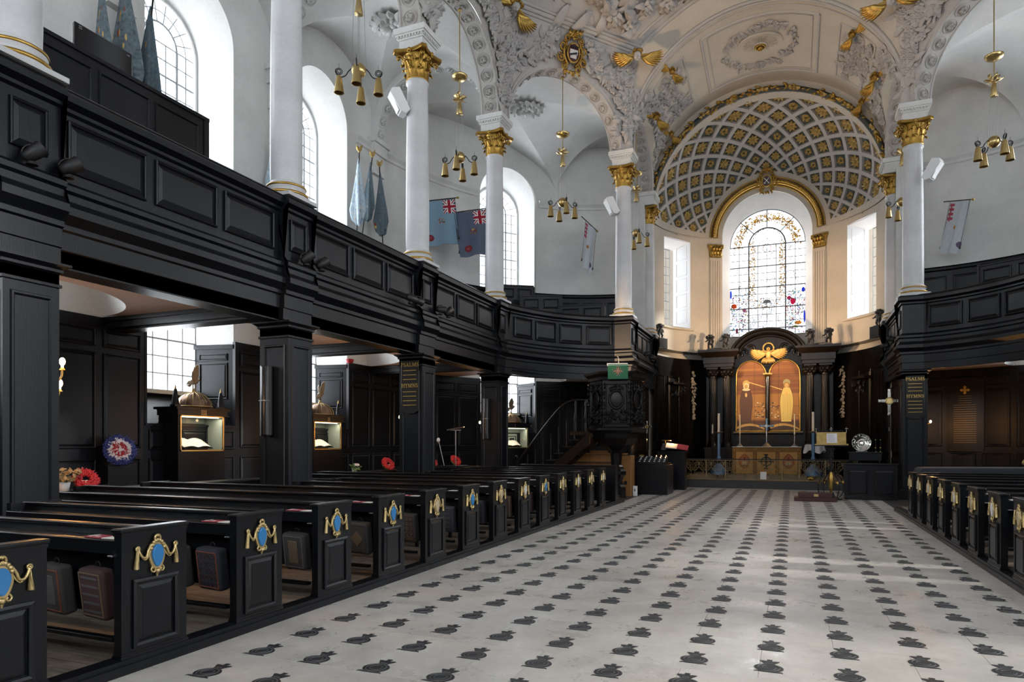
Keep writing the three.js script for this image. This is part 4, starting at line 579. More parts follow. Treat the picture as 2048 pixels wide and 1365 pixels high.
// piers
function pier(x, z, label) {
  const P = thing('gallery_pier', label, 'pier', [x, 0, z], 0, 'dark square piers under the galleries'), w = 0.6;
  mesh('shaft', bx(-0.3, 0.3, 0, 3.575, -0.3, 0.3), M.wood, P);
  const sq = (o) => [[-o, -o], [o, -o], [o, o], [-o, o]];
  const ring = (list) => { const rows = list.map(([o, y]) => [...sq(o), sq(o)[0]].map(p => V(p[0], y, p[1]))); return crease(quads(rows), 0.2); };
  mesh('capital', ring([[0.3, 3.3], [0.32, 3.31], [0.32, 3.34], [0.3, 3.35], [0.3, 3.46], [0.33, 3.48], [0.33, 3.51], [0.37, 3.54], [0.39, 3.55], [0.39, 3.575], [0.3, 3.576]]), M.wood, P);
  mesh('base', ring([[0.3, 0], [0.36, 0], [0.36, 0.24], [0.33, 0.28], [0.3, 0.29]]), M.wood, P);
  for (const [nx, nz] of [[0, 1], [1, 0], [-1, 0], [0, -1]]) mesh('panel_moulding', sunk(0.46, 2.55, 0.022, 0.05).applyMatrix4(frameOn(nx * 0.3, 1.92, nz * 0.3, nx, nz)), M.wood, P);
  return P;
}
COLZ.forEach((z, i) => pier(-7, z, `dark panelled square pier under the gallery, ${ORD[i]} one from the camera on the pulpit side`));
pier(-4.1, -21.9, 'dark square pier standing behind the pulpit'); pier(4.1, -21.9, 'dark square pier on the lectern side carrying a hymn board');

// Corinthian columns
const shaftGeo = lathe([[0.262, 5.95], [0.268, 6.2], [0.266, 7.2], [0.255, 8.5], [0.235, 9.7], [0.232, 9.76], [0.262, 9.79], [0.262, 9.83], [0.24, 9.86]], 40);
const baseGeo = J(bx(-0.37, 0.37, 5.64, 5.7, -0.37, 0.37), lathe([[0.36, 5.7], [0.36, 5.72], [0.3, 5.78], [0.3, 5.83], [0.32, 5.86], [0.32, 5.9], [0.28, 5.95], [0.262, 5.97]], 40)), ringsGeo = J(torus(0.335, 0.032, 0, 5.75, 0, PI / 2, 0, 0, 40, 8), torus(0.305, 0.026, 0, 5.885, 0, PI / 2, 0, 0, 40, 8));
const capGeo = (() => {
  const l = [lathe([[0.235, 9.85], [0.262, 9.87], [0.235, 9.9], [0.235, 10.1], [0.26, 10.3], [0.33, 10.42]], 24)];
  const leaf = (h, w, c) => { const n = 6, rows = [[], [], []]; for (let i = 0; i <= n; i++) { const t = i / n, y = h * Math.sin(Math.min(1, t * 1.12) * PI * 0.5) - (t > 0.86 ? (t - 0.86) * h * 0.9 : 0), z = 0.02 + c * Math.pow(t, 2.4), ww = w * (0.72 + 0.28 * Math.sin(t * PI)) * (t > 0.9 ? 0.7 : 1); rows[0].push(V(-ww / 2, y, z - 0.03)); rows[1].push(V(0, y, z)); rows[2].push(V(ww / 2, y, z - 0.03)); } return quads([rows[2], rows[1], rows[0]]); };
  const A = leaf(0.21, 0.15, 0.1), B2 = leaf(0.37, 0.15, 0.12);
  for (let i = 0; i < 8; i++) { l.push(tf(A.clone(), 0.235 * Math.sin(i * PI / 4), 9.88, 0.235 * Math.cos(i * PI / 4), 0, i * PI / 4, 0), sph(0.03, 0.335 * Math.sin(i * PI / 4), 10.05, 0.335 * Math.cos(i * PI / 4), 7)); const b = (i + 0.5) * PI / 4; l.push(tf(B2.clone(), 0.235 * Math.sin(b), 9.9, 0.235 * Math.cos(b), 0, b, 0), sph(0.032, 0.36 * Math.sin(b), 10.24, 0.36 * Math.cos(b), 7)); }
  for (let i = 0; i < 4; i++) { const a = (i + 0.5) * PI / 2; for (const e of [-1, 1]) l.push(tube([[0, 10.16, 0.26], [e * 0.03, 10.28, 0.3], [e * 0.025, 10.36, 0.38], [e * 0.02, 10.37, 0.45], [e * 0.02, 10.31, 0.475], [e * 0.02, 10.285, 0.44], [e * 0.02, 10.315, 0.42]], 0.022, 14, 5).rotateY(a)); const f = i * PI / 2; l.push(sph(0.05, 0.37 * Math.sin(f), 10.43, 0.37 * Math.cos(f), 8), onFrame(FLOWER, V(0.36 * Math.sin(f), 10.42, 0.36 * Math.cos(f)), V(Math.sin(f), 0, Math.cos(f)), 0, 0.13)); for (const e of [-1, 1]) l.push(tube([[e * 0.05, 10.12, 0.25], [e * 0.1, 10.27, 0.29], [e * 0.06, 10.35, 0.33], [e * 0.03, 10.31, 0.33]], 0.018, 10, 5).rotateY(f)); }
  const ab = new THREE.Shape(); const q = 0.42, c = 0.07; ab.moveTo(-q + c, -q - 0.0); ab.quadraticCurveTo(0, -q + 0.16, q - c, -q); ab.lineTo(q, -q + c); ab.quadraticCurveTo(q - 0.16, 0, q, q - c); ab.lineTo(q - c, q); ab.quadraticCurveTo(0, q - 0.16, -q + c, q); ab.lineTo(-q, q - c); ab.quadraticCurveTo(-q + 0.16, 0, -q, -q + c);
  l.push(ext(ab, 0.06, 0.015).rotateX(-PI / 2).translate(0, 10.415, 0)); return J(l);
})();
const impostGeo = (() => { const l = [bx(-0.3, 0.3, 10.48, 10.76, -0.3, 0.3), bx(-0.33, 0.33, 10.7, 10.78, -0.33, 0.33), bx(-0.4, 0.4, 10.82, 10.95, -0.4, 0.4), bx(-0.37, 0.37, 10.78, 10.84, -0.37, 0.37)]; for (let i = 0; i < 9; i++) for (const e of [-1, 1]) l.push(box(0.035, 0.045, 0.035, -0.3 + i * 0.075, 10.76, e * 0.345), box(0.035, 0.045, 0.035, e * 0.345, 10.76, -0.3 + i * 0.075)); return J(l); })();
[shaftGeo, baseGeo, ringsGeo, capGeo, impostGeo].forEach(g => { uvBox(g); g.userData.uvDone = true; });
function column(x, z, label) { const C = thing('column', label, 'column', [x, 0, z], 0, 'white columns with gilt capitals'); mesh('shaft', shaftGeo, M.column, C); mesh('base', baseGeo, M.column, C); mesh('gilt_ring', ringsGeo, M.gold, C); mesh('capital', capGeo, M.goldDeep, C).userData.label = 'gilt leafy capital'; mesh('impost_block', impostGeo, M.plaster, C); return C; }
COLZ.forEach((z, i) => column(-7, z, `white round column on the pulpit-side gallery, ${ORD[i]} from the camera`));
column(-4.1, -21.9, 'white round column above the pulpit with gilt capital'); column(4.1, -21.9, 'white round column above the hymn board on the lectern side');
for (const sd of [-1, 1]) { const C = column(sd * 4.12, -26.0, `white engaged column at the mouth of the apse, ${SIDE[sd]} side`); mesh('respond', J(bx(sd * 0.02, sd * 0.75, 0.05, 10.6, -0.32, 0.5)), M.plaster, C); }

// ================================================================ pews
const cartouche = (() => { // local: x across, y up, z out; about 0.33 wide
  const gold = [], E = (t) => { const a = t * 2 * PI; return [Math.cos(a), Math.sin(a)]; };
  const egg = (w, ht, hb, n = 28) => Array.from({ length: n }, (_, i) => { const [c, s] = E(i / n); const wy = s > 0 ? 1 : 1 - 0.34 * Math.pow(-s, 1.2); return [w * c * wy, s > 0 ? s * ht : s * hb]; });
  gold.push(ext(egg(0.064, 0.088, 0.125), 0.012, 0.006, 8, 2).translate(0, 0.0, 0));
  for (let i = 0; i < 9; i++) { const a = PI * (0.12 + 0.76 * i / 8); gold.push(sph(0.0145, 0.056 * Math.cos(a), 0.086 * Math.sin(a) + 0.012, 0.02, 7, 1, 1, 0.9)); } gold.push(torus(0.022, 0.009, 0, 0.112, 0.018, 0, 0, 0, 14, 6), sph(0.012, 0, 0.128, 0.02, 7));
  for (const e of [-1, 1]) {
    gold.push(tube([[e * 0.05, 0.07, 0.016], [e * 0.076, 0.03, 0.02], [e * 0.094, -0.012, 0.022], [e * 0.118, -0.012, 0.022], [e * 0.142, 0.018, 0.02], [e * 0.152, 0.044, 0.016]], 0.0095, 18, 6), tube([[e * 0.06, 0.02, 0.014], [e * 0.082, -0.018, 0.018], [e * 0.1, -0.03, 0.018], [e * 0.125, -0.008, 0.018], [e * 0.148, 0.03, 0.014]], 0.006, 14, 5));
    gold.push(torus(0.013, 0.0075, e * 0.154, 0.052, 0.014, 0, 0, 0, 14, 6), sph(0.008, e * 0.154, 0.052, 0.02, 7), cyl(0.019, 0.007, 0.125, e * 0.16, -0.022, 0.012, 10, 0, 0, e * 0.06), torus(0.012, 0.005, e * 0.164, -0.084, 0.013, PI / 2, 0, 0, 12, 5), tube([[e * 0.155, 0.04, 0.018], [e * 0.158, -0.02, 0.026], [e * 0.166, -0.08, 0.026]], 0.005, 8, 5));
    gold.push(tube([[e * 0.04, -0.085, 0.016], [e * 0.052, -0.108, 0.018], [e * 0.034, -0.124, 0.02], [e * 0.022, -0.112, 0.022], [e * 0.03, -0.102, 0.022]], 0.007, 14, 5));
  }
  gold.push(cyl(0.003, 0.016, 0.045, 0, -0.146, 0.012, 8), sph(0.02, 0, -0.118, 0.018, 8));
  const enamel = ext(egg(0.038, 0.062, 0.078), 0.006, 0.01, 8, 3).translate(0, -0.002, 0.016);
  return { gold: J(gold), enamel };
})();
uvBox(cartouche.gold); cartouche.gold.userData.uvDone = true;
const letterRows = (() => { const l = []; for (const [y, n] of [[-0.19, 9], [-0.225, 8]]) for (let i = 0; i < n; i++) { const x = (i - (n - 1) / 2) * 0.0145; if (y < -0.2 && i === 4) l.push(box(0.006, 0.003, 0.003, x, y, 0.006)); else l.push(box(0.0035, 0.018, 0.003, x - 0.003, y, 0.006), box(0.0035, 0.018, 0.003, x + 0.003, y, 0.006), box(0.006, 0.0035, 0.003, x, y + (i % 2 ? 0.007 : 0), 0.006)); } return J(l); })();
const panelD = 0.53, PH = 0.975;
const endGeo = (() => { const t = 0.07; return J(box(panelD, PH - 0.03, t, 0, (PH - 0.03) / 2, -t / 2), rbox(panelD + 0.03, 0.03, t + 0.03, 0.01, 0, PH - 0.014, -t / 2), box(panelD + 0.008, 0.024, t + 0.012, 0, PH - 0.04, -t / 2)); })(), plinthGeo = J(box(panelD + 0.02, 0.115, 0.09, 0, 0.0575, -0.035), box(panelD + 0.01, 0.02, 0.08, 0, 0.122, -0.035));
const panelGeo = (() => { const g = fielded(0.37, 0.47, 0.022, 0.035, 0.035); return g.translate(0, 0.385, 0); })(), holderGeo = J(rbox(0.045, 0.012, 0.03, 0.004, 0, 0, 0));
[endGeo, plinthGeo, panelGeo].forEach(g => { uvBox(g); g.userData.uvDone = true; });
const lenCache = {};
function pew(sd, k, label, enamel, letters) {
  const zc = -3.505 - 1.025 * k, zn = zc + panelD / 2; let len = 4.9; for (const z of COLZ) if (sd < 0 && zc - 0.75 < z + 0.3 && zn > z - 0.3) len = 2.92;
  const P = thing('pew', label, 'pew', [sd * 3.19, 0, zc], 0, `pews on the ${SIDE[sd]} side`), F = frameOn(0, 0, 0, -sd, 0);
  const put = (n, g, m, par = P) => { const o = mesh(n, g, m, par); if (par === P) F.decompose(o.position, o.quaternion, o.scale); return o; };
  const E = put('end_panel', endGeo, M.woodPew); put('plinth', plinthGeo, M.woodPew); put('field_panel', panelGeo, M.woodPew);
  const cg = put('gilt_cartouche', cartouche.gold, M.goldPale); cg.position.set(-sd * 0.002, 0.775, 0); cg.userData.label = 'gilt shield with ribbons';
  mesh('enamel_shield', cartouche.enamel, enamel, cg); if (letters) mesh('gold_lettering', letterRows, M.gold, cg);
  const key = sd + '_' + len; lenCache[key] ??= (() => { const a = sd * 0.06, b = sd * len, z = (o) => panelD / 2 - o; const r = {
    back: J(bx(a, b, 0.34, 0.95, z(0.185), z(0.215)), bx(a, b, 0.34, 0.40, z(0.18), z(0.23))), cap: J(rbox(len - 0.06, 0.03, 0.075, 0.01, (a + b) / 2, 0.962, z(0.2))),
    ledge: J(rbox(len - 0.06, 0.022, 0.17, 0.008, (a + b) / 2, 0.885, z(0.095)), bx(a, b, 0.80, 0.876, z(0.012), z(0.03))), seat: J(rbox(len - 0.06, 0.035, 0.34, 0.01, (a + b) / 2, 0.45, z(0.385)), bx(a, b, 0.36, 0.435, z(0.53), z(0.51))),
    foot: J(bx(b - sd * 0.06, b, 0.085, 0.97, z(0.02), z(0.52))), stretcher: J(rbox(len - 0.3, 0.03, 0.06, 0.006, (a + b) / 2, 0.19, z(0.10)), ...[0.25, 0.5, 0.75].map(t => bx(lerp(a, b, t) - 0.02, lerp(a, b, t) + 0.02, 0.085, 0.2, z(0.08), z(0.12)))) };
    for (const q in r) { uvBox(r[q]); r[q].userData.uvDone = true; } return r; })();
  const G = lenCache[key]; mesh('back', G.back, M.woodPew, P); mesh('back_rail', G.cap, M.woodPew, P); mesh('book_ledge', G.ledge, M.woodPew, P); mesh('seat', G.seat, M.woodPew, P); mesh('wall_end', G.foot, M.woodPew, P); mesh('kneeler_rail', G.stretcher, M.woodPew, P);
  const h = mesh('number_holder', holderGeo, M.steel, P); h.position.set(sd * 0.09, 0.79, panelD / 2 + 0.005);
  return P;
}
const enam = { b: M.blue, w: M.shieldWhite, g: M.shieldGold }, enN = { b: 'blue enamel', w: 'whitish', g: 'golden' };
'bbbbbgbgwbgwgw'.split('').forEach((e, i) => pew(-1, i - 1, `${ORD[i]} pew from the camera on the pulpit side, dark wood end with ${enN[e]} shield`, enam[e], i >= 4));
'gwgwgwwg'.split('').forEach((e, i) => pew(1, i + 5, `${ORD[i]} pew end on the lectern side, dark wood with gilt ribbons`, enam[e], true));
// front screen before the first row under the pulpit
{ const S = thing('pew_screen', 'plain dark panelled screen before the front pulpit-side pew', 'screen', [-3.19, 0, -17.15]); mesh('board', J(bx(-2.6, 0, 0, 0.98, -0.04, 0.04), rbox(2.65, 0.04, 0.12, 0.01, -1.3, 0.98, 0)), M.woodPew, S); mesh('end_post', J(bx(-0.06, 0.01, 0, 0.99, -0.16, 0.12)), M.woodPew, S); }
// ================================================================ sanctuary furniture
const X0 = 0.08;
function wing(n, len, spread, s) { const l = []; for (let row = 0; row < 3; row++) for (let i = 0; i < n; i++) { const t = i / (n - 1), L = len * (1 - row * 0.27) * (0.62 + 0.38 * Math.sin(PI * (0.25 + 0.6 * (1 - t)))); l.push(tf(leafGeo(L, 0.13 * len + 0.02, 0.05), s * (0.02 + 0.36 * len * (1 - t)), -0.02 - 0.05 * len * t + row * 0.02, 0.02 * row + 0.01, 0, 0, -s * lerp(1.18, 1.18 + spread, t))); } l.push(tube([[0, 0.02, 0.03], [s * 0.2 * len, 0.09 * len, 0.05], [s * 0.55 * len, 0.06 * len, 0.04], [s * 0.95 * len, -0.12 * len, 0.02]], 0.045 * len, 12, 6)); return J(l); }
const cherubHead = (() => { const l = [sph(0.13, 0, 0, 0.06, 16, 0.92, 1.1, 0.9), sph(0.035, 0, -0.02, 0.185, 8, 0.8, 1, 1), sph(0.045, 0.06, -0.045, 0.13, 8), sph(0.045, -0.06, -0.045, 0.13, 8), sph(0.03, 0, -0.1, 0.14, 8, 1.4, 0.8, 1)]; return J(l); })(), cherubHair = (() => { const l = []; for (let i = 0; i < 46; i++) { const a = hash(i, 1, 3) * 2 * PI, b = hash(i, 2, 3) * 1.6 - 0.3; const x = 0.14 * Math.cos(a) * Math.cos(b * 0.7), y = 0.05 + 0.15 * Math.sin(b), z = 0.05 + 0.1 * Math.sin(a) * Math.cos(b); if (z > 0.1 && y < 0.09) continue; l.push(torus(0.034, 0.02, x, y, z, a, b, 0, 8, 5)); } return J(l); })();
const wingL = wing(8, 0.6, 0.9, -1).translate(-0.1, -0.02, 0), wingR = wing(8, 0.6, 0.9, 1).translate(0.1, -0.02, 0);
[cherubHead, cherubHair, wingL, wingR].forEach(g => { uvBox(g); g.userData.uvDone = true; });
function cherub(at, n, label, s = 1, tilt = 0, m = M.gold) { const c = thing('winged_cherub', label, 'carving', [at.x, at.y, at.z], 0, 'gilt winged cherub heads on the ceiling'); const z = n.clone().normalize(), up0 = V(0, 1, 0), up = up0.addScaledVector(z, -z.y).normalize(), x = up.clone().cross(z); const mm = new THREE.Matrix4().makeBasis(x, up, z).multiply(new THREE.Matrix4().makeRotationZ(tilt)); c.quaternion.setFromRotationMatrix(mm); c.scale.setScalar(s); mesh('face', cherubHead, m === M.gold ? M.plasterRelief : m, c); mesh('hair', cherubHair, m, c); mesh('wing', wingL, m, c); mesh('wing', wingR, m, c); return c; }

{ // reredos
  const R = thing('reredos', 'tall dark carved wooden reredos curving round the apse behind the altar', 'reredos'), r = 3.9, at = (s, y) => { const a = s / r; return V(r * Math.cos(a), y, CZ - r * Math.sin(a)); };
  mesh('curved_panelling', stripWall(at, 0, PI * r, 0.2, 0.25, 5.0, []), M.woodGloss, R);
  const arc = (a0, a1, rad, n = 24) => Array.from({ length: n + 1 }, (_, i) => { const a = lerp(a0, a1, i / n); return [rad * Math.cos(a), CZ - rad * Math.sin(a)]; });
  for (const [a, b] of [[0.05, 0.92], [PI - 0.92, PI - 0.05]]) { mesh('cornice', sweep([[0, 4.55], [0.03, 4.56], [0.03, 4.7], [0.06, 4.72], [0.06, 4.92], [0.12, 4.98], [0.24, 5.1], [0.26, 5.13], [0.26, 5.22], [-0.2, 5.26]], arc(a, b, r), 1), M.woodGloss, R); mesh('dado', sweep([[0, 0.25], [0.06, 0.25], [0.06, 1.25], [0.1, 1.3], [0, 1.36]], arc(a, b, r), 1), M.woodGloss, R); }
  for (const a of [0.22, 0.48, PI - 0.22, PI - 0.48]) mesh('panel', fielded(0.72, 2.6, 0.05, 0.05, 0.08).applyMatrix4(frameOn(3.88 * Math.cos(a), 2.95, CZ - 3.88 * Math.sin(a), -Math.cos(a), Math.sin(a))), M.woodGloss, R);
  for (const e of [-1, 1]) { // carved drops of fruit and leaves, and hanging canopies
    const x = e * 2.78, z = CZ - Math.sqrt(3.86 ** 2 - x * x), n = V(-x, 0, CZ - z).normalize(), l = []; for (let i = 0; i < 46; i++) { const t = i / 46; l.push(onFrame(i % 3 ? LEAF : FLOWER, V(x, 4.45 - t * 1.9, z).add(V(rr(-0.06, 0.06) * (1.2 - t), 0, 0.02)).addScaledVector(n, 0.03), n, rr(2, 4.3), rr(0.1, 0.17))); } stuff(mesh('carved_drop', J(l), M.bird, R)).userData.label = 'carved wooden drop of fruit and leaves';
    const px = e * 3.35, pz = CZ - Math.sqrt(3.8 ** 2 - px * px), pn = V(-px, 0, CZ - pz).normalize(); mesh('carved_canopy', J(Array.from({ length: 24 }, () => onFrame(LEAF, V(px, rr(3.55, 3.9), pz).addScaledVector(pn, 0.1).add(V(rr(-0.3, 0.3), 0, rr(-0.2, 0.2))), pn, rr(2.4, 3.9), rr(0.15, 0.24))), box(0.9, 0.08, 0.3).applyMatrix4(frameOn(px + pn.x * 0.1, 3.95, pz + pn.z * 0.1, pn.x, pn.z))), M.woodBrown, R);
  }
  mesh('centre_board', J(bx(X0 - 1.34, X0 + 1.34, 0.4, 5.0, -29.0, -28.85)), M.woodGloss, R);
  const flute = (() => { const rows = []; for (const [y, k] of [[1.62, 0.155], [2.4, 0.158], [4.18, 0.132]]) rows.push(Array.from({ length: 97 }, (_, i) => { const a = i / 96 * 2 * PI, q = k * (1 - 0.09 * Math.abs(Math.sin(8 * a))); return V(q * Math.cos(a), y, q * Math.sin(a)); })); return quads(rows.reverse()); })(), capD = (() => { const l = [lathe([[0.14, 4.17], [0.165, 4.19], [0.14, 4.22], [0.15, 4.4], [0.2, 4.52]], 16), box(0.44, 0.06, 0.44, 0, 4.55, 0)]; for (let i = 0; i < 8; i++) { const b = i * PI / 4; l.push(onFrame(leafGeo(0.16, 0.12, 0.09), V(0.145 * Math.cos(b), 4.22, 0.145 * Math.sin(b)), V(Math.cos(b), 0, Math.sin(b)), 0, 1), onFrame(leafGeo(0.24, 0.11, 0.12), V(0.145 * Math.cos(b + 0.39), 4.26, 0.145 * Math.sin(b + 0.39)), V(Math.cos(b + 0.39), 0, Math.sin(b + 0.39)), 0, 1)); } return J(l); })(), basD = lathe([[0.24, 1.4], [0.24, 1.45], [0.2, 1.48], [0.22, 1.53], [0.18, 1.58], [0.16, 1.63]], 20);
  for (const e of [-1, 1]) {
    for (const x of [1.52, 2.06]) { const c = mesh('fluted_column', flute, M.woodGloss, R); c.position.set(X0 + e * x, 0, -28.42); mesh('capital', capD, M.woodBrown, c); mesh('base', basD, M.woodGloss, c); }
    const xa = X0 + e * 1.28, xb = X0 + e * 2.34; mesh('pedestal', J(bx(xa, xb, 0.4, 1.4, -28.75, -28.16), bx(xa - e * 0.04, xb + e * 0.04, 1.32, 1.4, -28.75, -28.12)), M.woodGloss, R);
    const pr = [[0, 4.58], [0.03, 4.6], [0.03, 4.72], [0.06, 4.74], [0.06, 4.98], [0.12, 5.04], [0.22, 5.16], [0.24, 5.18], [0.24, 5.27], [0, 5.3]], pt = e < 0 ? [[xb, -28.8], [xb, -28.2], [xa, -28.2], [xa, -28.8]] : [[xa, -28.8], [xa, -28.2], [xb, -28.2], [xb, -28.8]]; mesh('entablature', J(sweep(pr, pt, 1), bx(xa, xb, 4.58, 5.29, -28.85, -28.2)), M.woodBrown, R);
    mesh('back_pilaster', bx(xa, xb, 0.4, 4.6, -28.95, -28.72), M.woodGloss, R);
  }
  const el = (w, h, y0, n = 30) => Array.from({ length: n + 1 }, (_, i) => { const a = i / n * PI; return [X0 + w * Math.cos(a), y0 + h * Math.sin(a)]; });
  mesh('arched_pediment', ext([...el(1.36, 1.08, 4.95), [X0 - 1.36, 4.6], [X0 + 1.36, 4.6]], 0.2).translate(0, 0, -28.95), M.woodGloss, R);
  mesh('pediment_moulding', J([[1.3, 1.02, 0.1, -28.68], [1.14, 0.86, 0.05, -28.7], [1.42, 1.12, 0.06, -28.6]].map(([w, h, t, z]) => sweep3(el(w, h, 4.95).map(p => V(p[0], p[1], z)), t, 8)), [-1, 1].flatMap(e => [0.62, 0.9, 1.08].map(q => torus(0.12, 0.05, X0 + e * q, 5.0 + 0.5 * (1 - q) + 0.15, -28.7, 0, 0, e * 0.5, 14, 6, PI)))), M.woodGloss, R);
  const arched = (c, w, y0, sp) => { const p = [[c - w, y0]]; for (let i = 0; i <= 20; i++) { const a = PI - i / 20 * PI; p.push([c + w * Math.cos(a), sp + w * Math.sin(a)]); } p.push([c + w, y0]); return p; };
  const figure = (side) => canvas(384, 960, (x, w, h) => {
    const C = ['#8a5420', '#7a451a', '#a4691f', '#6b3c14', '#b07a28', '#c99436']; x.fillStyle = C[0]; x.fillRect(0, 0, w, h);
    for (let i = 0; i < 26; i++) { x.fillStyle = C[Math.floor(rnd() * 5)]; x.globalAlpha = 0.35; x.fillRect(0, rr(0, h * 0.75), w, rr(8, 46)); } x.globalAlpha = 1; x.fillStyle = '#a5712a'; x.fillRect(0, h * 0.48, w, h * 0.36); x.fillStyle = '#51310f'; x.fillRect(0, h * 0.86, w, h * 0.14); x.fillStyle = '#c29a4a'; x.beginPath(); x.moveTo(0, h * 0.95); x.quadraticCurveTo(w / 2, h * 0.84, w, h * 0.98); x.lineTo(w, h); x.lineTo(0, h); x.fill(); x.fillStyle = '#3f2812'; x.beginPath(); x.moveTo(0, h * 0.985); x.quadraticCurveTo(w / 2, h * 0.88, w, h); x.lineTo(0, h); x.fill();
    x.strokeStyle = '#2a1706'; x.lineWidth = 3; for (const f of [0.36, 0.7]) { x.beginPath(); x.moveTo(w * (side < 0 ? 0.62 : 0.3), 0); x.lineTo(w * (side < 0 ? 0.62 : 0.3), h); x.stroke(); } for (const f of [0.2, 0.46, 0.66, 0.8]) { x.beginPath(); x.moveTo(0, h * f); x.lineTo(w, h * f); x.stroke(); }
    x.strokeStyle = '#e0bd6a'; x.lineWidth = 12; x.beginPath(); if (side < 0) { x.moveTo(w * 0.42, h * 0.3); x.lineTo(w, h * 0.38); } else { x.moveTo(0, h * 0.36); x.lineTo(w * 0.55, h * 0.44); } x.stroke();
    const cx = side < 0 ? w * 0.33 : w * 0.57, hy = side < 0 ? h * 0.36 : h * 0.36; const E = (a, b, rx, ry, c) => { x.fillStyle = c; x.beginPath(); x.ellipse(a, b, rx, ry, 0, 0, 6.3); x.fill(); };
    E(cx, hy - 40, 46, 46, side < 0 ? '#c9a95a' : '#a5a06a'); x.fillStyle = side < 0 ? '#5a3416' : '#e2c76c'; x.beginPath(); x.moveTo(cx - 40, hy + 30); x.quadraticCurveTo(cx - 96, hy + 150, cx - 82, hy + 300); x.lineTo(cx - 70, h * 0.88); x.lineTo(cx + 62, h * 0.88); x.lineTo(cx + 84, hy + 280); x.quadraticCurveTo(cx + 92, hy + 120, cx + 40, hy + 30); x.fill(); x.strokeStyle = '#2a1706'; x.lineWidth = 4; x.stroke();
    for (let i = 0; i < 8; i++) { x.beginPath(); x.moveTo(cx - 55 + i * 15, hy + 120); x.quadraticCurveTo(cx - 60 + i * 17, hy + 260, cx - 58 + i * 16, h * 0.86); x.lineWidth = 1.6; x.stroke(); }
    E(cx, hy, 40, 46, side < 0 ? '#efdfae' : '#a8772a'); E(cx, hy + 2, 25, 34, '#d9b068'); E(cx, hy + 46, side < 0 ? 54 : 34, 18, side < 0 ? '#efdfae' : '#e2c76c'); E(cx, hy + 120, 15, 30, '#dcb46a'); x.fillStyle = '#3a2210'; for (const q of [-10, 10]) x.fillRect(cx + q - 3, hy - 3, 7, 3); x.fillRect(cx - 6, hy + 16, 12, 3);
    const bx0 = side < 0 ? w * 0.88 : w * 0.1; for (let i = 0; i < 46; i++) { const a = bx0 + rr(-95, 95), b = h * rr(0.6, 0.82); E(a, b, rr(6, 14), rr(5, 11), ['#e8d29a', '#5a2a18', '#d9bd7a', '#3a3a1a', '#c89a6a'][i % 5]); x.strokeStyle = '#2a1706'; x.lineWidth = 1.5; x.stroke(); }
  });
  for (const e of [-1, 1]) {
    const pts = arched(e * 0.62, 0.54, 2.08, 4.28), g = norm(new THREE.ShapeGeometry(shp(pts))), p = g.attributes.position, uv = g.attributes.uv; for (let i = 0; i < p.count; i++) uv.setXY(i, (p.getX(i) - e * 0.62 + 0.54) / 1.08, (p.getY(i) - 2.08) / 2.74); g.translate(X0, 0, -28.735);
    mesh('painted_panel', g, keep(mat({ map: figure(e), roughness: 0.45 })), R).userData.label = e < 0 ? 'painted panel of a dark-robed haloed figure' : 'painted panel of a pale-robed haloed figure';
    mesh('gilt_frame', J(sweep3(arched(e * 0.62, 0.56, 2.06, 4.28).map(q => V(q[0] + X0, q[1], -28.71)), 0.035, 6), rod([X0 + e * 0.62 - 0.56, 2.06, -28.71], [X0 + e * 0.62 + 0.56, 2.06, -28.71], 0.03)), M.gold, R);
  }
  mesh('centre_colonnette', J(cyl(0.09, 0.085, 2.15, X0, 3.18, -28.68, 16), cyl(0.12, 0.1, 0.1, X0, 2.12, -28.68, 16)), M.blackGloss, R); mesh('colonnette_cap', J(box(0.34, 0.07, 0.1, X0, 4.3, -28.68), cyl(0.09, 0.14, 0.08, X0, 4.23, -28.68, 12)), M.gold, R);
  mesh('predella_ledge', J(bx(X0 - 1.28, X0 + 1.28, 1.95, 2.0, -28.75, -28.6)), M.woodBrown, R); mesh('gilt_fillet', bx(X0 - 1.28, X0 + 1.28, 2.0, 2.02, -28.72, -28.61), M.goldPaint, R);
}
{ // gilded dove-winged figure in the pediment
  const E = thing('gilded_eagle', 'carved golden bird with spread wings and halo over the altarpiece', 'carving', [X0 + 0.03, 5.06, -28.62]); E.scale.setScalar(0.86);
  mesh('body', J(lathe([[0.0, -0.42], [0.1, -0.4], [0.2, -0.34], [0.16, -0.2], [0.1, -0.1], [0.15, 0.05], [0.13, 0.15], [0.06, 0.2], [0, 0.21]], 18)), M.goldPaint, E); mesh('tail_feathers', J(Array.from({ length: 9 }, (_, i) => tf(leafGeo(0.3, 0.1, 0.06), (i - 4) * 0.04, -0.15, 0.1, 0, 0, PI + (i - 4) * 0.12))), M.goldPaint, E);
  mesh('head', J(sph(0.085, 0, 0.24, 0.06, 12), cyl(0.022, 0.002, 0.09, 0, 0.21, 0.16, 8, PI / 2 + 0.4)), M.goldPaint, E); mesh('halo', J(torus(0.22, 0.028, 0, 0.29, -0.01, 0, 0, 0, 28, 8), ...Array.from({ length: 20 }, (_, i) => sph(0.035, 0.23 * Math.cos(i * PI / 10), 0.29 + 0.23 * Math.sin(i * PI / 10), 0.0, 6))), M.goldPaint, E);
  mesh('wing', tf(wing(9, 0.62, 1.0, -1), -0.05, 0.1, 0.03), M.goldPaint, E); mesh('wing', tf(wing(9, 0.62, 1.0, 1), 0.05, 0.1, 0.03), M.goldPaint, E);
}
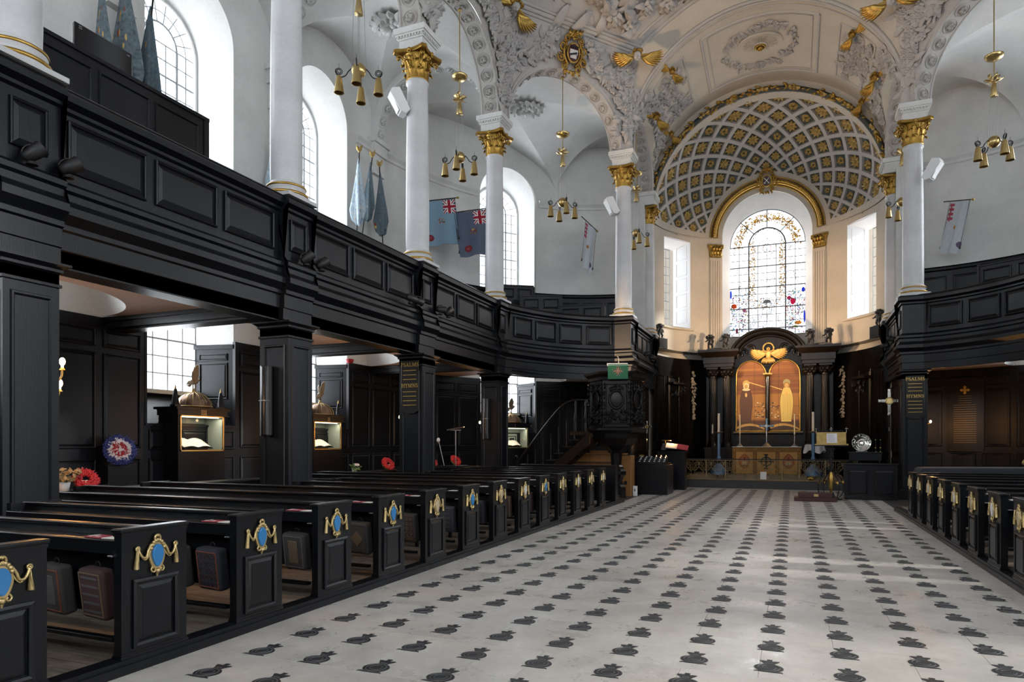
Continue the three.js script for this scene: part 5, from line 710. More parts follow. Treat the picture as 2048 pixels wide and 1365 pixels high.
// small bronze putti standing on the cornice
const putto = (() => { const cap = (a, b, ra, rb) => { const A = V(...a), B = V(...b), d = B.clone().sub(A), g = norm(new THREE.CylinderGeometry(rb, ra, d.length(), 10, 3)); return [g.applyMatrix4(new THREE.Matrix4().compose(A.clone().add(B).multiplyScalar(0.5), new THREE.Quaternion().setFromUnitVectors(V(0, 1, 0), d.clone().normalize()), V(1, 1, 1))), sph(ra, ...a, 10), sph(rb, ...b, 10)]; };
  const limbs = [cap([-0.05, 0.26, 0], [-0.07, 0.14, 0.03], 0.055, 0.04), cap([-0.07, 0.14, 0.03], [-0.06, 0.05, -0.01], 0.04, 0.028), cap([-0.06, 0.05, -0.01], [-0.06, 0.035, 0.05], 0.026, 0.02), cap([0.05, 0.26, 0], [0.08, 0.15, 0.04], 0.055, 0.04), cap([0.08, 0.15, 0.04], [0.07, 0.05, 0.02], 0.04, 0.028), cap([0.07, 0.05, 0.02], [0.08, 0.035, 0.07], 0.026, 0.02), cap([0, 0.27, 0], [0, 0.38, 0.01], 0.085, 0.08), cap([0, 0.38, 0.01], [0, 0.42, 0], 0.085, 0.06), cap([-0.08, 0.43, 0], [-0.14, 0.34, 0.03], 0.035, 0.03), cap([-0.14, 0.34, 0.03], [-0.2, 0.32, 0.06], 0.03, 0.022), cap([0.08, 0.43, 0], [0.12, 0.33, 0.03], 0.035, 0.03), cap([0.12, 0.33, 0.03], [0.09, 0.26, 0.08], 0.03, 0.022), [sph(0.075, 0, 0.53, 0.01, 14, 0.95, 1.1, 1), sph(0.02, 0, 0.52, 0.085, 6), cyl(0.04, 0.035, 0.06, 0, 0.46, 0, 8)], Array.from({ length: 16 }, (_, i) => sph(0.025, 0.07 * Math.cos(i * 2.4), 0.57 + 0.02 * Math.sin(i * 1.7), 0.06 * Math.sin(i * 2.4) - 0.01, 6))];
  return { body: J(limbs), wings: J(tf(wing(6, 0.13, 0.9, -1), -0.03, 0.43, -0.08, 0, 0, -0.9), tf(wing(6, 0.13, 0.9, 1), 0.03, 0.43, -0.08, 0, 0, 0.9)), foot: J(box(0.24, 0.04, 0.2, 0, 0.015, 0.02)) }; })();
[[-2.05, 5.3, -28.2, 0.3, 'outermost bronze cherub statue above the pulpit-side fluted columns'], [-1.46, 5.3, -28.2, -0.2, 'bronze cherub statue beside the pediment on the pulpit side'], [1.62, 5.3, -28.2, 0.2, 'bronze cherub statue beside the pediment on the lectern side'], [2.24, 5.3, -28.2, -0.3, 'outermost bronze cherub statue above the lectern-side fluted columns'], [-3.82, 5.66, -27.0, 0.9, 'bronze cherub statue at the end of the pulpit-side gallery rail'], [3.78, 5.66, -27.0, -0.9, 'bronze cherub statue at the end of the lectern-side gallery rail']].forEach(([x, y, z, ry, label]) => { const p = thing('cherub_statue', label, 'statue', [x, y, z], ry, 'bronze cherub statues'); mesh('body', putto.body, M.bronze, p); mesh('wings', putto.wings, M.bronze, p); mesh('base', putto.foot, M.bronze, p); if (Math.abs(x) > 3) { mesh('stand', J(bx(-0.2, 0.2, -0.42, 0.0, -0.5, 0.2)), M.woodGloss, p); } });

{ // altar
  const A = thing('altar', 'altar with embroidered gold frontal bearing a green ringed cross', 'altar', [X0, 0.4, -27.6]);
  const ft = canvas(1024, 440, (x, w, h) => { x.fillStyle = '#b98a4c'; x.fillRect(0, 0, w, h); for (let i = 0; i < 500; i++) { x.fillStyle = ['#c79a5c', '#a87a40', '#bf9050'][i % 3]; x.fillRect(rr(0, w), rr(0, h), rr(3, 14), 2); }
    const band = (a, b, c, d) => { x.fillStyle = '#8a6430'; x.fillRect(a, b, c, d); for (let i = 0; i < c * d / 260; i++) { x.fillStyle = ['#6b3d1c', '#c7a05a', '#5a5a34', '#93431f'][Math.floor(rnd() * 4)]; x.fillRect(a + rnd() * (c - 8), b + rnd() * (d - 8), 8, 6); } x.strokeStyle = '#5b2f14'; x.lineWidth = 5; x.strokeRect(a, b, c, d); };
    band(0, 0, w, 70); for (const a of [0, 316, 650, 970]) band(a, 70, 54, h - 70);
    for (const c of [185, 838]) { x.strokeStyle = '#8a4a2c'; x.lineWidth = 16; x.beginPath(); x.moveTo(c, 110); x.quadraticCurveTo(c + 90, 180, c + 78, 260); x.quadraticCurveTo(c + 60, 330, c, 350); x.quadraticCurveTo(c - 60, 330, c - 78, 260); x.quadraticCurveTo(c - 90, 180, c, 110); x.fillStyle = '#a8663c'; x.fill(); x.stroke(); x.fillStyle = '#b9a27a'; x.fillRect(c - 40, 235, 80, 60); x.fillStyle = '#7c2f22'; x.fillRect(c - 14, 160, 28, 70); x.fillStyle = '#6a5a34'; x.fillRect(c - 50, 300, 100, 18); }
    x.strokeStyle = '#31483a'; x.lineWidth = 22; x.beginPath(); x.arc(510, 238, 74, 0, 6.3); x.stroke(); x.fillStyle = '#2a2420'; x.fillRect(494, 110, 32, 260); x.fillRect(478, 110, 64, 20); x.fillRect(478, 350, 64, 22); x.fillRect(400, 226, 220, 22); x.beginPath(); x.arc(404, 237, 14, 0, 6.3); x.arc(616, 237, 14, 0, 6.3); x.fill(); });
  mesh('table', bx(-1.2, 1.2, 0, 0.98, -0.4, 0.4), M.woodBrown, A); const fg = norm(new THREE.BoxGeometry(2.42, 0.96, 0.02)).translate(0, 0.52, 0.415); mesh('frontal', fg, keep(mat({ map: ft, roughness: 0.8 })), A); mesh('fair_linen', rbox(2.46, 0.025, 0.86, 0.008, 0, 1.025, 0), M.cream, A); mesh('fringe', J(Array.from({ length: 60 }, (_, i) => box(0.025, 0.05, 0.012, -1.18 + i * 0.04, 0.03, 0.425))), M.goldPaint, A);
}
function stick(name, label, at, parts) { const o = thing(name, label, 'candlestick', at); for (const [n, g, m] of parts) mesh(n, g, m, o); return o; }
for (const [x, w] of [[-0.88, 'pulpit'], [1.06, 'lectern']]) stick('altar_candle', `tall cream candle in a silver stick on the altar, ${w} side`, [x, 1.44, -27.55], [['foot', J(cyl(0.15, 0.03, 0.14, 0, 0.07, 0, 4, 0, PI / 4, 0), box(0.24, 0.015, 0.24, 0, 0.008, 0)), M.steel], ['stem', J(cyl(0.028, 0.024, 0.3, 0, 0.28, 0, 10), sph(0.035, 0, 0.24, 0, 8), cyl(0.03, 0.05, 0.04, 0, 0.44, 0, 10)), M.steel], ['candle', cyl(0.026, 0.022, 0.78, 0, 0.83, 0, 12), M.candle], ['wick', cyl(0.003, 0.003, 0.03, 0, 1.23, 0, 4), M.black]]);
{ const C = thing('altar_cross', 'bluish silver cross standing at the middle of the altar', 'cross', [X0, 1.44, -27.55]); mesh('foot', J(cyl(0.2, 0.03, 0.16, 0, 0.08, 0, 6), box(0.34, 0.015, 0.22, 0, 0.008, 0)), M.steel, C); mesh('stem', cyl(0.035, 0.028, 0.5, 0, 0.38, 0, 8), M.steel, C); mesh('cross_arms', J(rbox(0.44, 0.06, 0.04, 0.01, 0, 0.78, 0), rbox(0.06, 0.5, 0.04, 0.01, 0, 0.78, 0), ...[[0.22, 0.78], [-0.22, 0.78], [0, 1.03]].map(([x, y]) => sph(0.045, x, y, 0, 8))), M.blueMetal, C); mesh('boss', cyl(0.06, 0.06, 0.06, 0, 0.78, 0, 12, PI / 2), M.silver, C); }
function standard(label, x, z, y0, white) { return stick('standard_candle', label, [x, y0, z], [['foot', lathe([[0.3, 0], [0.3, 0.04], [0.26, 0.2], [0.12, 0.36], [0.06, 0.42]], 16), M.blueMetal], ['shaft', J(cyl(0.055, 0.06, 0.5, 0, 0.9, 0, 10), cyl(0.05, 0.055, 0.5, 0, 1.28, 0, 10), sph(0.08, 0, 0.62, 0, 10, 1, 1.3, 1)), M.blueMetal], ['drip_pan', J(cyl(0.03, 0.15, 0.05, 0, 1.55, 0, 12), torus(0.15, 0.012, 0, 1.575, 0, PI / 2)), M.ironGold], ['candle', cyl(0.045, 0.042, 0.7, 0, 1.92, 0, 12), M.candleWhite]]); }
standard('tall pavement candlestick with blue shaft on the pulpit side of the altar', -1.54, -26.3, 0.4); standard('tall pavement candlestick with blue shaft beside the lectern side of the altar', 1.66, -26.3, 0.4);
stick('small_candle', 'short white candle on a slim bracket stand beside the fluted columns', [-1.88, 0.4, -27.4], [['stem', J(cyl(0.025, 0.02, 1.5, 0, 0.75, 0, 8), cyl(0.14, 0.14, 0.03, 0, 0.015, 0, 12)), M.iron], ['drip_pan', cyl(0.03, 0.1, 0.04, 0, 1.52, 0, 12), M.ironGold], ['candle', cyl(0.028, 0.026, 0.36, 0, 1.72, 0, 10), M.candleWhite]]);
{ const T = thing('credence_table', 'small table with a pale pink cloth beside the altar', 'table', [1.72, 0.4, -27.05]); mesh('cloth', (() => { const g = lathe([[0.0, 1.12], [0.3, 1.12], [0.32, 1.1], [0.34, 0.95], [0.36, 0.85]], 40), p = g.attributes.position; for (let i = 0; i < p.count; i++) { const y = p.getY(i), a = Math.atan2(p.getZ(i), p.getX(i)), k = 1 + 0.09 * Math.sin(a * 7) * clamp((1.12 - y) / 0.2); p.setX(i, p.getX(i) * k); p.setZ(i, p.getZ(i) * k); if (y < 0.9) p.setY(i, y + 0.06 * Math.sin(a * 4)); } g.computeVertexNormals(); return g; })(), M.whitePetal, T); for (const [a, b] of [[-1, -1], [1, -1], [1, 1], [-1, 1]]) mesh('leg', cyl(0.02, 0.025, 1.1, a * 0.16, 0.55, b * 0.16, 8), M.woodBrown, T); }

{ // altar rail of wrought iron
  const Rl = thing('altar_rail', 'low wrought iron scrollwork altar rail on the chancel step', 'railing', [0, 0.262, -25.05]);
  mesh('top_rail', rbox(6.0, 0.035, 0.07, 0.01, 0.0, 0.74, 0), M.black, Rl); mesh('bottom_rail', J(rbox(6.0, 0.02, 0.03, 0.005, 0, 0.03, 0), rbox(6.0, 0.016, 0.025, 0.005, 0, 0.7, 0)), M.ironGold, Rl);
  const sp = (cx, cy, r, dir, turns = 1.6) => { const p = []; for (let i = 0; i <= 18; i++) { const t = i / 18, a = dir * t * turns * 2 * PI + (dir > 0 ? PI / 2 : PI / 2), q = r * (1 - 0.85 * t); p.push([cx + q * Math.cos(a), cy + q * Math.sin(a), 0]); } return tube(p, 0.009, 30, 5); };
  const motif = J(sp(-0.11, 0.58, 0.09, 1), sp(0.11, 0.58, 0.09, -1), sp(-0.11, 0.42, 0.08, -1), sp(0.11, 0.42, 0.08, 1), tube([[-0.19, 0.66, 0], [-0.2, 0.46, 0], [-0.1, 0.34, 0], [-0.06, 0.28, 0], [-0.06, 0.04, 0]], 0.009, 16, 5), tube([[0.19, 0.66, 0], [0.2, 0.46, 0], [0.1, 0.34, 0], [0.06, 0.28, 0], [0.06, 0.04, 0]], 0.009, 16, 5), sp(-0.12, 0.18, 0.075, 1), sp(0.12, 0.18, 0.075, -1), torus(0.06, 0.009, 0, 0.3, 0, 0, 0, 0, 14, 5, PI), rod([0, 0.7, 0], [0, 0.34, 0], 0.008), sph(0.02, 0, 0.36, 0, 6));
  for (let i = 0; i < 14; i++) { const m = mesh('scroll_panel', motif, M.ironGold, Rl); m.position.x = -2.73 + i * 0.42; }
  for (const x of [-2.95, -1.85, -1.2, 0.66, 1.2, 2.0, 2.95]) mesh('upright', J(rbox(0.025, 0.74, 0.025, 0.004, x, 0.37, 0)), M.ironGold, Rl);
  for (const x of [-2.6, 1.55]) mesh('gilt_leaf', J(Array.from({ length: 5 }, (_, i) => tf(leafGeo(0.14, 0.07, 0.03), x, 0.06, 0.02, 0, 0, (i - 2) * 0.5))), M.gold, Rl);
  solo('notice_card', box(0.2, 0.26, 0.01, X0 - 0.02, 0.45, -24.98, -0.15), M.paper, 'pale printed card propped on the altar rail', 'card'); 
}
for (const sd of [-1, 1]) { // panelled screens between the piers and the apse
  const S = thing('chancel_screen', `dark brown panelled screen under the gallery, ${SIDE[sd]} side of the chancel`, 'panelling', [sd * 4.08, 0, -24]); mesh('board', bx(-0.04, 0.04, 0, 3.6, -1.75, 1.75), M.woodBrown, S); for (let k = 0; k < 4; k++) { mesh('panel', fielded(0.7, 2.1, 0.04, 0.03, 0.05).applyMatrix4(frameOn(-sd * 0.04, 2.35, -1.3 + k * 0.87, -sd, 0)), M.woodBrown, S); mesh('panel', fielded(0.7, 0.8, 0.04, 0.03, 0.05).applyMatrix4(frameOn(-sd * 0.04, 0.7, -1.3 + k * 0.87, -sd, 0)), M.woodBrown, S); }
}
{ // lectern
  const Lc = thing('lectern', 'wrought iron lectern with gilt ornament and a sloping gold book board', 'lectern', [1.97, 0, -20.85]);
  mesh('pole', J(cyl(0.03, 0.025, 0.75, 0, 1.1, 0, 10), sph(0.05, 0, 1.2, 0, 8), sph(0.045, 0, 0.82, 0, 8), cyl(0.04, 0.02, 0.2, 0, 0.12, 0, 8)), M.iron, Lc); mesh('gilt_baluster', lathe([[0.02, 0.2], [0.05, 0.3], [0.075, 0.5], [0.07, 0.62], [0.04, 0.74], [0.025, 0.78]], 12), M.gold, Lc);
  for (let i = 0; i < 4; i++) { const a = i * PI / 2 + 0.5; mesh('scroll_leg', tube([[0.05, 0.78, 0], [0.16, 0.86, 0], [0.24, 0.76, 0], [0.18, 0.68, 0], [0.28, 0.6, 0], [0.38, 0.4, 0], [0.32, 0.14, 0], [0.18, 0.04, 0], [0.1, 0.1, 0], [0.06, 0.2, 0]], 0.014, 36, 6).rotateY(a), M.iron, Lc); mesh('gilt_leaf', tf(leafGeo(0.12, 0.07, 0.04), 0.36, 0.42, 0, 0, 0, 0.4).rotateY(a), M.gold, Lc); }
  mesh('base_ring', J(torus(0.3, 0.012, 0, 0.015, 0, PI / 2, 0, 0, 28, 6), box(0.5, 0.015, 0.05, 0, 0.01, 0), box(0.05, 0.015, 0.5, 0, 0.01, 0)), M.iron, Lc);
  mesh('desk', box(0.86, 0.03, 0.4, 0, 1.5, 0.02), M.iron, Lc); mesh('book_board', J(box(0.74, 0.34, 0.03, 0, 1.7, 0.1, -0.28), box(0.84, 0.03, 0.1, 0, 1.53, 0.18)), M.goldPaint, Lc); for (const x of [-0.38, 0, 0.38]) mesh('cross_finial', J(rod([x, 1.84, 0.04], [x, 2.0, 0.04], 0.01), box(0.09, 0.014, 0.014, x, 1.96, 0.04)), M.silver, Lc); mesh('cresting', J(Array.from({ length: 6 }, (_, i) => torus(0.045, 0.01, -0.25 + i * 0.1, 1.87, 0.05, 0, 0, 0, 12, 5, PI))), M.iron, Lc);
  const paper = canvas(128, 160, (x, w, h) => { x.fillStyle = '#e6e2e6'; x.fillRect(0, 0, w, h); x.fillStyle = '#8d8a96'; for (let i = 0; i < 11; i++) x.fillRect(14, 16 + i * 12, 60 + 40 * hash(i, 1, 1), 3); }); const pg = norm(new THREE.PlaneGeometry(0.26, 0.27)).applyMatrix4(new THREE.Matrix4().compose(V(1.985, 1.7, -20.73), new THREE.Quaternion().setFromEuler(new THREE.Euler(-0.28, 0, 0)), V(1, 1, 1))); solo('notice_sheet', J(pg), keep(mat({ map: paper, roughness: 0.8 })), 'white typed sheet resting on the lectern book board', 'paper');
  const St = thing('lectern_step', 'low dark red wooden step with a small brass plate before the lectern', 'step', [1.55, 0, -20.25]); mesh('lower_tier', rbox(1.05, 0.1, 0.6, 0.01, 0, 0.05, 0), M.darkRed, St); mesh('upper_tier', rbox(0.85, 0.13, 0.45, 0.01, 0, 0.16, -0.05), M.darkRed, St); mesh('brass_plate', box(0.11, 0.065, 0.01, 0.02, 0.16, 0.18), M.brass, St);
}
{ const S = thing('clergy_stall', 'plain black stall front beyond the lectern-side pews', 'stall', [3.0, 0, -21.2]); mesh('body', J(bx(-0.68, 0.62, 0, 0.96, -0.3, 0.12)), M.woodPew, S); mesh('desk_top', rbox(1.36, 0.04, 0.5, 0.01, -0.03, 0.98, -0.09), M.woodPew, S); for (let k = 0; k < 2; k++) mesh('panel', fielded(0.5, 0.7, 0.02, 0.02, 0.04).applyMatrix4(frameOn(-0.34 + k * 0.64, 0.48, 0.12, 0, 1)), M.woodPew, S);
  const T = thing('side_table', 'dark side table holding a silver dish beside the chancel screen', 'table', [3.0, 0, -23.0]); mesh('top', rbox(0.9, 0.05, 0.5, 0.01, 0, 1.28, 0), M.woodPew, T); mesh('apron', bx(-0.42, 0.42, 1.05, 1.26, -0.22, 0.22), M.woodPew, T); for (const [a, b] of [[-1, -1], [1, -1], [1, 1], [-1, 1]]) mesh('leg', cyl(0.03, 0.035, 1.1, a * 0.38, 0.55, b * 0.18, 8), M.woodPew, T);
  const Dd = thing('silver_dish', 'large embossed silver dish standing upright on the dark side table', 'dish', [2.9, 1.31, -22.95]); mesh('rim', J(lathe([[0.17, 0], [0.2, 0.005], [0.255, 0.035], [0.26, 0.03]], 36)).rotateX(PI / 2 - 0.12).translate(0, 0.27, 0), M.silver, Dd); mesh('bowl', lathe([[0, -0.04], [0.12, -0.035], [0.165, -0.01], [0.175, 0.0]], 32).rotateX(PI / 2 - 0.12).translate(0, 0.27, 0), M.silver, Dd); mesh('boss', J(Array.from({ length: 12 }, (_, i) => sph(0.03, 0.07 * Math.cos(i * PI / 6), 0.27 + 0.07 * Math.sin(i * PI / 6), -0.01, 6)), ...Array.from({ length: 14 }, (_, i) => sph(0.022, 0.215 * Math.cos(i * PI / 7), 0.27 + 0.215 * Math.sin(i * PI / 7), 0.02, 6))), M.silver, Dd); mesh('stand', J(box(0.3, 0.03, 0.12, 0, 0.015, 0)), M.silver, Dd);
  for (let i = 0; i < 2; i++) { const c = thing('cruet_stick', i ? 'thin dark stick with brass collar nearest the processional cross' : 'thin dark stick with brass collar next to the silver dish', 'candlestick', [3.28 + i * 0.13, 1.3, -22.95], 0, 'pair of small sticks'); mesh('shaft', cyl(0.012, 0.012, 0.36, 0, 0.18, 0, 6), M.black, c); mesh('collar', J(sph(0.028, 0, 0.12, 0, 8), cyl(0.03, 0.03, 0.02, 0, 0.01, 0, 8), sph(0.02, 0, 0.36, 0, 6)), M.brass, c); }
}
function procCross(label, x, z, yc, s) { const C = thing('processional_cross', label, 'cross', [x, 0, z]); mesh('staff', J(cyl(0.018, 0.018, yc - 0.32 * s, 0, (yc - 0.32 * s) / 2, 0, 8), cyl(0.09, 0.07, 0.06, 0, 0.03, 0, 10)), M.woodBrown, C); mesh('collar', J(cyl(0.022, 0.03, 0.1, 0, yc - 0.9 * s, 0, 8), cyl(0.02, 0.026, 0.12, 0, yc - 0.36 * s, 0, 8)), M.silver, C); mesh('cross_arms', J(rbox(0.56 * s, 0.1 * s, 0.04, 0.01, 0, yc, 0), rbox(0.1 * s, 0.8 * s, 0.04, 0.01, 0, yc - 0.06 * s, 0), ...[[0.27, 0], [-0.27, 0], [0, 0.33], [0, -0.42]].map(([a, b]) => rbox(0.1 * s, 0.1 * s, 0.05, 0.02, a * s, yc + b * s, 0))), M.silver, C); mesh('centre_boss', J(cyl(0.12 * s, 0.12 * s, 0.05, 0, yc, 0.005, 16, PI / 2), torus(0.1 * s, 0.015, 0, yc, 0.03)), M.brass, C); return C; }
procCross('large ornate silver processional cross standing by the hymn-board pier', 3.6, -22.62, 2.8, 0.92); procCross('smaller brass cross on a dark staff beyond the pulpit', -3.68, -23.6, 2.14, 0.52);
{ // votive stand
  const S = thing('votive_stand', 'black boxed stand with tiers for votive lights beyond the organ console', 'stand', [-3.0, 0, -21.3]); mesh('body', J(bx(-0.5, 0.5, 0, 0.9, -0.6, 0.55), bx(-0.5, 0.42, 0.9, 0.96, -0.6, 0.5)), M.woodPew, S); mesh('tier', J([0, 1, 2, 3].map(i => bx(-0.46, 0.42, 0.96, 1.0 + i * 0.045, 0.42 - i * 0.13, 0.3 - i * 0.13))), M.iron, S); mesh('flame_screen', bx(-0.48, -0.34, 1.14, 1.2, -0.2, -0.1), M.brass, S);
  const fl = new THREE.MeshStandardMaterial({ color: 0xffa040, emissive: new THREE.Color(1, 0.55, 0.25), emissiveIntensity: 6 });
  for (let i = 0; i < 4; i++) for (let j = 0; j < 6; j++) { const lit = (i === 3 && j > 2) || (i === 2 && j > 3), c = thing('votive_candle', `${lit ? 'lit' : 'unlit'} white tea light, ${j ? ORD[j] : 'first'} from the organ console in the ${['front', 'second', 'third', 'back'][i]} votive row`, 'candle', [-3.38 + j * 0.15, 1.0 + i * 0.045, -20.94 - i * 0.13], 0, lit ? 'lit votive candles' : 'unlit votive candles'); mesh('wax', cyl(0.026, 0.026, 0.022, 0, 0.011, 0, 10), M.white, c); if (lit) mesh('flame', sph(0.01, 0, 0.038, 0, 6, 1, 1.7, 1), fl, c); }
}
{ // reading desk with a lit book
  const D = thing('reading_desk', 'dark reading desk with a small lamp beside the chancel step', 'desk', [-2.75, 0, -23.55]); mesh('body', J(bx(-0.5, 0.4, 0, 1.25, -0.25, 0.25), bx(-0.55, 0.45, 1.25, 1.3, -0.3, 0.3)), M.woodPew, D); mesh('desk_slope', box(0.8, 0.03, 0.45, 0, 1.4, 0, 0.5, 0, -0.12), M.woodPew, D); mesh('lamp_arm', J(rod([-0.3, 1.3, -0.2], [-0.3, 1.66, -0.1], 0.012), rod([-0.42, 1.66, -0.1], [-0.1, 1.66, -0.1], 0.014)), M.brass, D);
  const B = thing('service_book', 'open service book with red cover lying on the lit reading desk', 'book', [-2.68, 1.45, -23.5]); mesh('pages', box(0.4, 0.03, 0.3, -0.12, 0.02, 0, 0.5, 0, -0.12), M.paper, B); mesh('cover', box(0.36, 0.025, 0.32, 0.24, -0.02, 0.02, 0.5, 0, -0.2), M.red, B); bulbLight(V(-2.85, 1.63, -23.62), 0.9, 1);
}
{ // pulpit with stair
  const P = thing('pulpit', 'dark carved hexagonal wooden pulpit with a balustered stair', 'pulpit', [-3.62, 0, -18.95]); const R = 0.74, rot = 0.24; const hex = (r) => Array.from({ length: 7 }, (_, i) => { const a = rot + PI / 6 + i * PI / 3; return [r * Math.sin(a), r * Math.cos(a)]; });
  const ring = (list) => crease(quads(list.map(([r, y]) => hex(r).map(p => V(p[0], y, p[1])))), 0.2);
  mesh('drum', ring([[R, 1.95], [R, 3.34]]), M.woodGloss, P); mesh('cornice', J(ring([[R, 3.28], [R + 0.05, 3.3], [R + 0.06, 3.38], [R + 0.16, 3.46], [R + 0.18, 3.52], [R - 0.1, 3.54]]), ring([[R - 0.02, 2.02], [R + 0.08, 1.98], [R + 0.1, 1.92], [R + 0.06, 1.86], [R - 0.1, 1.84]])), M.woodGloss, P);
  mesh('bowl', ring([[0.66, 1.86], [0.62, 1.7], [0.46, 1.5], [0.26, 1.36], [0.2, 1.28], [0.0, 1.28]]), M.woodGloss, P); mesh('stem', J(ring([[0.16, 1.3], [0.14, 0.95], [0.2, 0.9], [0.2, 0.86]]), ring([[0.2, 0.88], [0.22, 0.84], [0.27, 0.78], [0.27, 0.68], [0.2, 0.6], [0.16, 0.48], [0.2, 0.4], [0.26, 0.34], [0.26, 0.0]])), M.woodGloss, P);
  for (let k = 0; k < 6; k++) { const a = rot + k * PI / 3, n = V(Math.sin(a), 0, Math.cos(a)), r = R * Math.cos(PI / 6), F = frameOn(n.x * r, 0, n.z * r, n.x, n.z); if (n.z < -0.6) continue; 
    const o = mesh('oval_panel', sph(0.17, 0, 2.76, 0, 20, 1, 1.3, 0.12).applyMatrix4(F), M.woodBrown, P); mesh('oval_moulding', tf(torus(0.19, 0.03, 0, 0, 0, 0, 0, 0, 32, 8), 0, 2.76, 0.02, 0, 0, 0, 1, 1.28, 1).applyMatrix4(F), M.woodGloss, o); mesh('panel_frame', sunk(0.62, 1.12, 0.03, 0.04).translate(0, 2.64, 0).applyMatrix4(F), M.woodGloss, o);
    const cv = []; for (let i = 0; i < 34; i++) { const x = rr(-0.27, 0.27); cv.push(onFrame(i % 4 ? LEAF : FLOWER, V(x, 2.14 + rr(0, 0.32) * (1 - Math.abs(x)), 0.02), V(0, 0, 1), rr(-1.4, 1.4), rr(0.1, 0.18))); } for (let i = 0; i < 18; i++) cv.push(onFrame(LEAF, V(rr(-0.28, 0.28), rr(3.06, 3.2), 0.02), V(0, 0, 1), rr(2, 4), rr(0.08, 0.14))); for (const e of [-1, 1]) for (let i = 0; i < 12; i++) cv.push(onFrame(i % 3 ? LEAF : FLOWER, V(e * 0.34, 2.1 + i * 0.095, 0.03), V(0, 0, 1), rr(-0.5, 0.5), rr(0.08, 0.13))); mesh('carved_foliage', J(cv).applyMatrix4(F), M.woodGloss, o).userData.kind = 'stuff'; }
  // stair runs off towards the aisle wall
  const A = V(-0.75, 1.9, -0.2), dx = -0.24, dy = -0.2; for (let i = 0; i < 8; i++) { const x = -0.8 + dx * i, y = 1.86 + dy * i; mesh('stair_tread', rbox(0.3, 0.04, 0.8, 0.008, x - 0.12, y, -0.15), M.woodGloss, P); if (i > 0) for (const z of [0.22]) mesh('baluster', lathe([[0.025, 0], [0.025, 0.1], [0.012, 0.16], [0.03, 0.3], [0.014, 0.5], [0.028, 0.56], [0.014, 0.62], [0.022, 0.75]], 10, x - 0.12, y + 0.02, z), M.woodBrown, P); }
  mesh('stringer', J([-0.53, 0.23].map(z => ext([[-0.7, 1.86], [-0.7, 1.55], [-2.6, -0.02], [-2.95, 0.0], [-2.75, 0.2]], 0.05).translate(0, 0, z))), M.woodGloss, P); mesh('handrail', J(tube([[-0.75, 2.78, 0.22], [-1.25, 2.78, 0.22], [-1.55, 2.62, 0.22], [-2.9, 1.02, 0.22]], 0.032, 26, 8), cyl(0.05, 0.05, 0.1, -0.78, 2.76, 0.22, 10)), M.woodBrown, P); for (const [x, y] of [[-0.82, 1.9], [-1.12, 1.9]]) mesh('baluster', lathe([[0.04, 0], [0.04, 0.2], [0.02, 0.26], [0.05, 0.42], [0.025, 0.66], [0.045, 0.74], [0.03, 0.88]], 12, x, y, 0.22), M.woodBrown, P); mesh('newel', J(bx(-2.98, -2.9, 0, 1.1, 0.18, 0.26), sph(0.06, -2.94, 1.14, 0.22, 10)), M.woodBrown, P); mesh('stair_landing', bx(-1.3, -0.6, 1.8, 1.9, -0.5, 0.26), M.woodGloss, P);
}
{ const gc = canvas(256, 200, (x, w, h) => { x.fillStyle = '#2f6b4a'; x.fillRect(0, 0, w, h); for (let i = 0; i < 700; i++) { x.fillStyle = i % 2 ? '#2a6243' : '#357452'; x.fillRect(rnd() * w, rnd() * h, 5, 1); } const cx = w / 2, cy = h * 0.47; const cr = (s, c, e) => { x.fillStyle = c; x.fillRect(cx - s, cy - e, 2 * s, 2 * e); x.fillRect(cx - e, cy - s, 2 * e, 2 * s); }; cr(52, '#141210', 19); cr(46, '#d8b89a', 14); cr(41, '#7a2a1c', 9); x.fillStyle = '#e8c8a8'; x.fillRect(cx - 26, cy - 2, 52, 4); x.fillRect(cx - 2, cy - 26, 4, 52); for (const [a, b] of [[-1, -1], [1, -1], [-1, 1], [1, 1]]) { for (const [p, q] of [[34, 34], [62, 18], [18, 62], [56, 0], [0, 62]]) { x.fillStyle = '#141210'; x.beginPath(); x.arc(cx + a * p, cy + b * q, 8, 0, 6.3); x.fill(); x.fillStyle = '#f0ead8'; x.beginPath(); x.arc(cx + a * p, cy + b * q, 4, 0, 6.3); x.fill(); } } });
  const g = norm(new THREE.BoxGeometry(0.54, 0.4, 0.012)); const F = thing('pulpit_fall', 'green embroidered cloth with a red cross hanging from the pulpit desk', 'cloth', [-3.38, 3.5, -18.14], 0.3); mesh('cloth', g, keep(mat({ map: gc, roughness: 0.85 })), F); mesh('desk_edge', J(box(0.56, 0.03, 0.36, 0, 0.21, -0.17, 0.25)), M.white, F); mesh('mic_stalk', tube([[0.02, 0.22, -0.1], [0.03, 0.34, -0.1], [0.0, 0.42, -0.08], [-0.02, 0.4, -0.02]], 0.012, 12, 6), M.cream, F);
}
